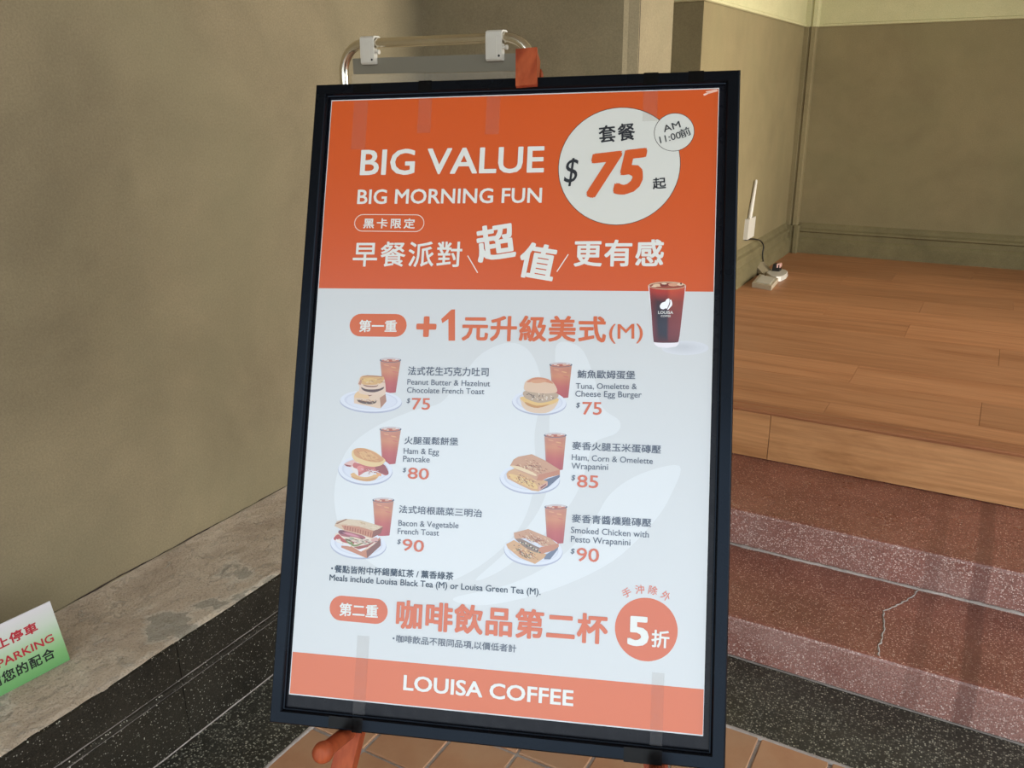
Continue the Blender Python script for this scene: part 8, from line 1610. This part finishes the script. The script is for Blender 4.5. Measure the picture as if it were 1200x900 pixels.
for r in range(4):
    fs.append((2 * r, 2 * r + 1, 2 * r + 3, 2 * r + 2)); cs += [cols[r], cols[r], cols[r + 1], cols[r + 1]]
b_ = len(vs)
vs += [PV(-Wp, 0, -.003), PV(0, 0, -.003), PV(0, Hp, -.003), PV(-Wp, Hp, -.003)]
fs += [(b_, b_ + 3, b_ + 2, b_ + 1), (0, b_, b_ + 1, 1), (8, 9, b_ + 2, b_ + 3)]; cs += [(150, 160, 150)] * 4 + [(40, 60, 40)] * 4 + [(200, 205, 200)] * 4
for (i0, i1) in ((0, 1),):
    pass
# side edges
fs += [(1, b_ + 1, b_ + 2, 9), (0, 8, b_ + 3, b_)]; cs += [(170, 190, 170)] * 8
me.from_pydata(vs, [], fs); ca = me.color_attributes.new('ink', 'FLOAT_COLOR', 'CORNER')
ca.data.foreach_set('color', [x for c in cs for x in col_of(c)])
panel = link('panel', me, M_plac, pl_)
RED = flat('red_ink', (0.36, 0.018, 0.028), .5, spec=.2); BLK = flat('black_ink', (0.01, 0.015, 0.01), .5, spec=.2)
for words, xr, wtot, yb, hh, bold, mat, mode, spc in (('禁止停車', -41.5, 122, 94.5, 24, .030, RED, 'cjk', 1.12), ('NO PARKING', -18, 176, 57.3, 18.6, .022, RED, 'box', 1), ('謝謝您的配合', -26, 170, 21.5, 26, .024, BLK, 'cjk', 1.10)):
    pts, faces = letter(words, wtot, hh, mode, bold, 0, spc)
    me = bpy.data.meshes.new('lettering')
    me.from_pydata([PV((xr - wtot + x) / 1000, (yb + y) / 1000, .0003 + z) for x, y, z in pts], [], faces)
    link('lettering', me, mat, panel)
bm = bmesh.new()
vs4 = [PV(-.14, .10, -.003), PV(-.07, .10, -.003)]
q = [Vector((v.x - .045, v.y, .0)) for v in vs4]
fa = [bm.verts.new(v) for v in (vs4[0], vs4[1], q[1], q[0])]; fb = [bm.verts.new(v + Vector((.002, 0, 0))) for v in (vs4[0], vs4[1], q[1], q[0])]
bm.faces.new(fa); bm.faces.new(fb[::-1])
for k in range(4): bm.faces.new((fa[k], fa[(k + 1) % 4], fb[(k + 1) % 4], fb[k]))
bm_obj('back_strut', bm, M_white_pl, pl_)

# ------------------------------------------------------------------ aerial box, cable and sockets in the corner
rt = thing('wireless_router', 'white wireless box with one tall aerial on the lit wall above the baseboard', 'router', loc=(-1.268, 4.98, .68))
bm = bmesh.new(); add_box(bm, 0.0, .024, -.075, .070, .0, .115)
for v in bm.verts: v.co.y += (v.co.z) * .10
bm_obj('box', bm, M_white_pl, rt, bevel=.004)
bm = bmesh.new()
tube(bm, [(.013, -.012, .112), (.013, -.004, .135), (.013, .0, .15), (.013, .062, .315), (.013, .065, .322)], [.010, .012, .0125, .0080, .005], 12)
bm_obj('aerial', bm, M_white_pl, rt, smooth=True)
bm = bmesh.new(); add_box(bm, .004, .018, -.05, -.01, -.008, .0); bm_obj('cable_socket', bm, M_black_pl, rt)
cb = bmesh.new()
cp = [Vector(p) for p in ((-1.257, 4.95, .674), (-1.252, 5.02, .668), (-1.243, 5.10, .655), (-1.234, 5.19, .632), (-1.226, 5.235, .595), (-1.228, 5.235, .550), (-1.224, 5.250, .500), (-1.218, 5.27, .462), (-1.19, 5.27, .4405), (-1.155, 5.25, .4400), (-1.135, 5.235, .4480))]
sm_ = []
for i in range(len(cp) - 1):
    p0, p1, p2, p3 = cp[max(i - 1, 0)], cp[i], cp[i + 1], cp[min(i + 2, len(cp) - 1)]
    for k in range(4):
        u = k / 4; sm_.append(.5 * ((2 * p1) + (p2 - p0) * u + (2 * p0 - 5 * p1 + 4 * p2 - p3) * u * u + (3 * p1 - p0 - 3 * p2 + p3) * u ** 3))
tube(cb, sm_ + [cp[-1]], .0042, 8)
o = bm_obj('power_cable', cb, M_black_pl, smooth=True)
o['label'] = 'thin black cable dropping from the white wireless box to the platform floor'; o['category'] = 'cable'

def slab(bm, pts, z0, z1, inset=0.0):
    a_ = [bm.verts.new((x, y, z0)) for x, y in pts]
    cx_ = sum(p[0] for p in pts) / len(pts); cy_ = sum(p[1] for p in pts) / len(pts)
    b_ = [bm.verts.new((x + (cx_ - x) * inset, y + (cy_ - y) * inset, z1)) for x, y in pts]
    n = len(pts)
    for i in range(n): bm.faces.new((a_[i], a_[(i + 1) % n], b_[(i + 1) % n], b_[i]))
    bm.faces.new(a_[::-1]); bm.faces.new(b_)
so = thing('floor_socket', 'flat beige floor socket box lying nearest the steps', 'socket', loc=(-1.12, 4.90, Z3), group='socket boxes on the platform')
bm = bmesh.new(); slab(bm, [(-.05, -.10), (-.072, .155), (.052, .085), (.067, -.14)], 0, .026); bm_obj('housing', bm, M_beige_pl, so, bevel=.004)
bm = bmesh.new(); slab(bm, [(-.036, -.075), (-.052, .125), (.038, .068), (.050, -.105)], .0255, .029); bm_obj('cover_plate', bm, M_white_pl, so, bevel=.001)
so2 = thing('floor_socket', 'round cornered white socket box with the black plug in it', 'socket', loc=(-1.11, 5.14, Z3), group='socket boxes on the platform')
bm = bmesh.new(); slab(bm, [(-.060, -.03), (-.058, .09), (-.03, .125), (.020, .115), (.048, .07), (.058, -.02), (.048, -.11), (.025, -.13), (-.01, -.115)], 0, .028, .06); bm_obj('housing', bm, M_white_pl, so2, bevel=.004)
pg = thing('power_plug', 'small black power plug pushed into the white socket box', 'plug', loc=(-1.128, 5.20, Z3 + .028))
bm = bmesh.new(); slab(bm, [(-.022, -.03), (.022, -.03), (.022, .03), (-.022, .03)], 0, .040, .15); bm_obj('plug_body', bm, M_black_pl, pg, bevel=.005)
bm = bmesh.new(); slab(bm, [(.004, -.030), (.024, -.024), (.024, .02), (.010, .02)], .022, .046, .1); bm_obj('pink_end', bm, flat('pink_plastic', (.62, .36, .30), .5), pg)
ad = thing('power_adapter', 'smoky plastic adapter leaning between the baseboard and the socket boxes', 'adapter', loc=(-1.20, 5.17, Z3))
bm = bmesh.new()
Ma = Matrix.Translation((0.0, 0, .030)) @ Matrix.Rotation(math.radians(-28), 4, 'Z') @ Matrix.Rotation(math.radians(32), 4, 'Y')
add_box(bm, -.055, .050, -.045, .045, -.012, .012, Ma); bm_obj('adapter_case', bm, M_dim_pl, ad, bevel=.005)
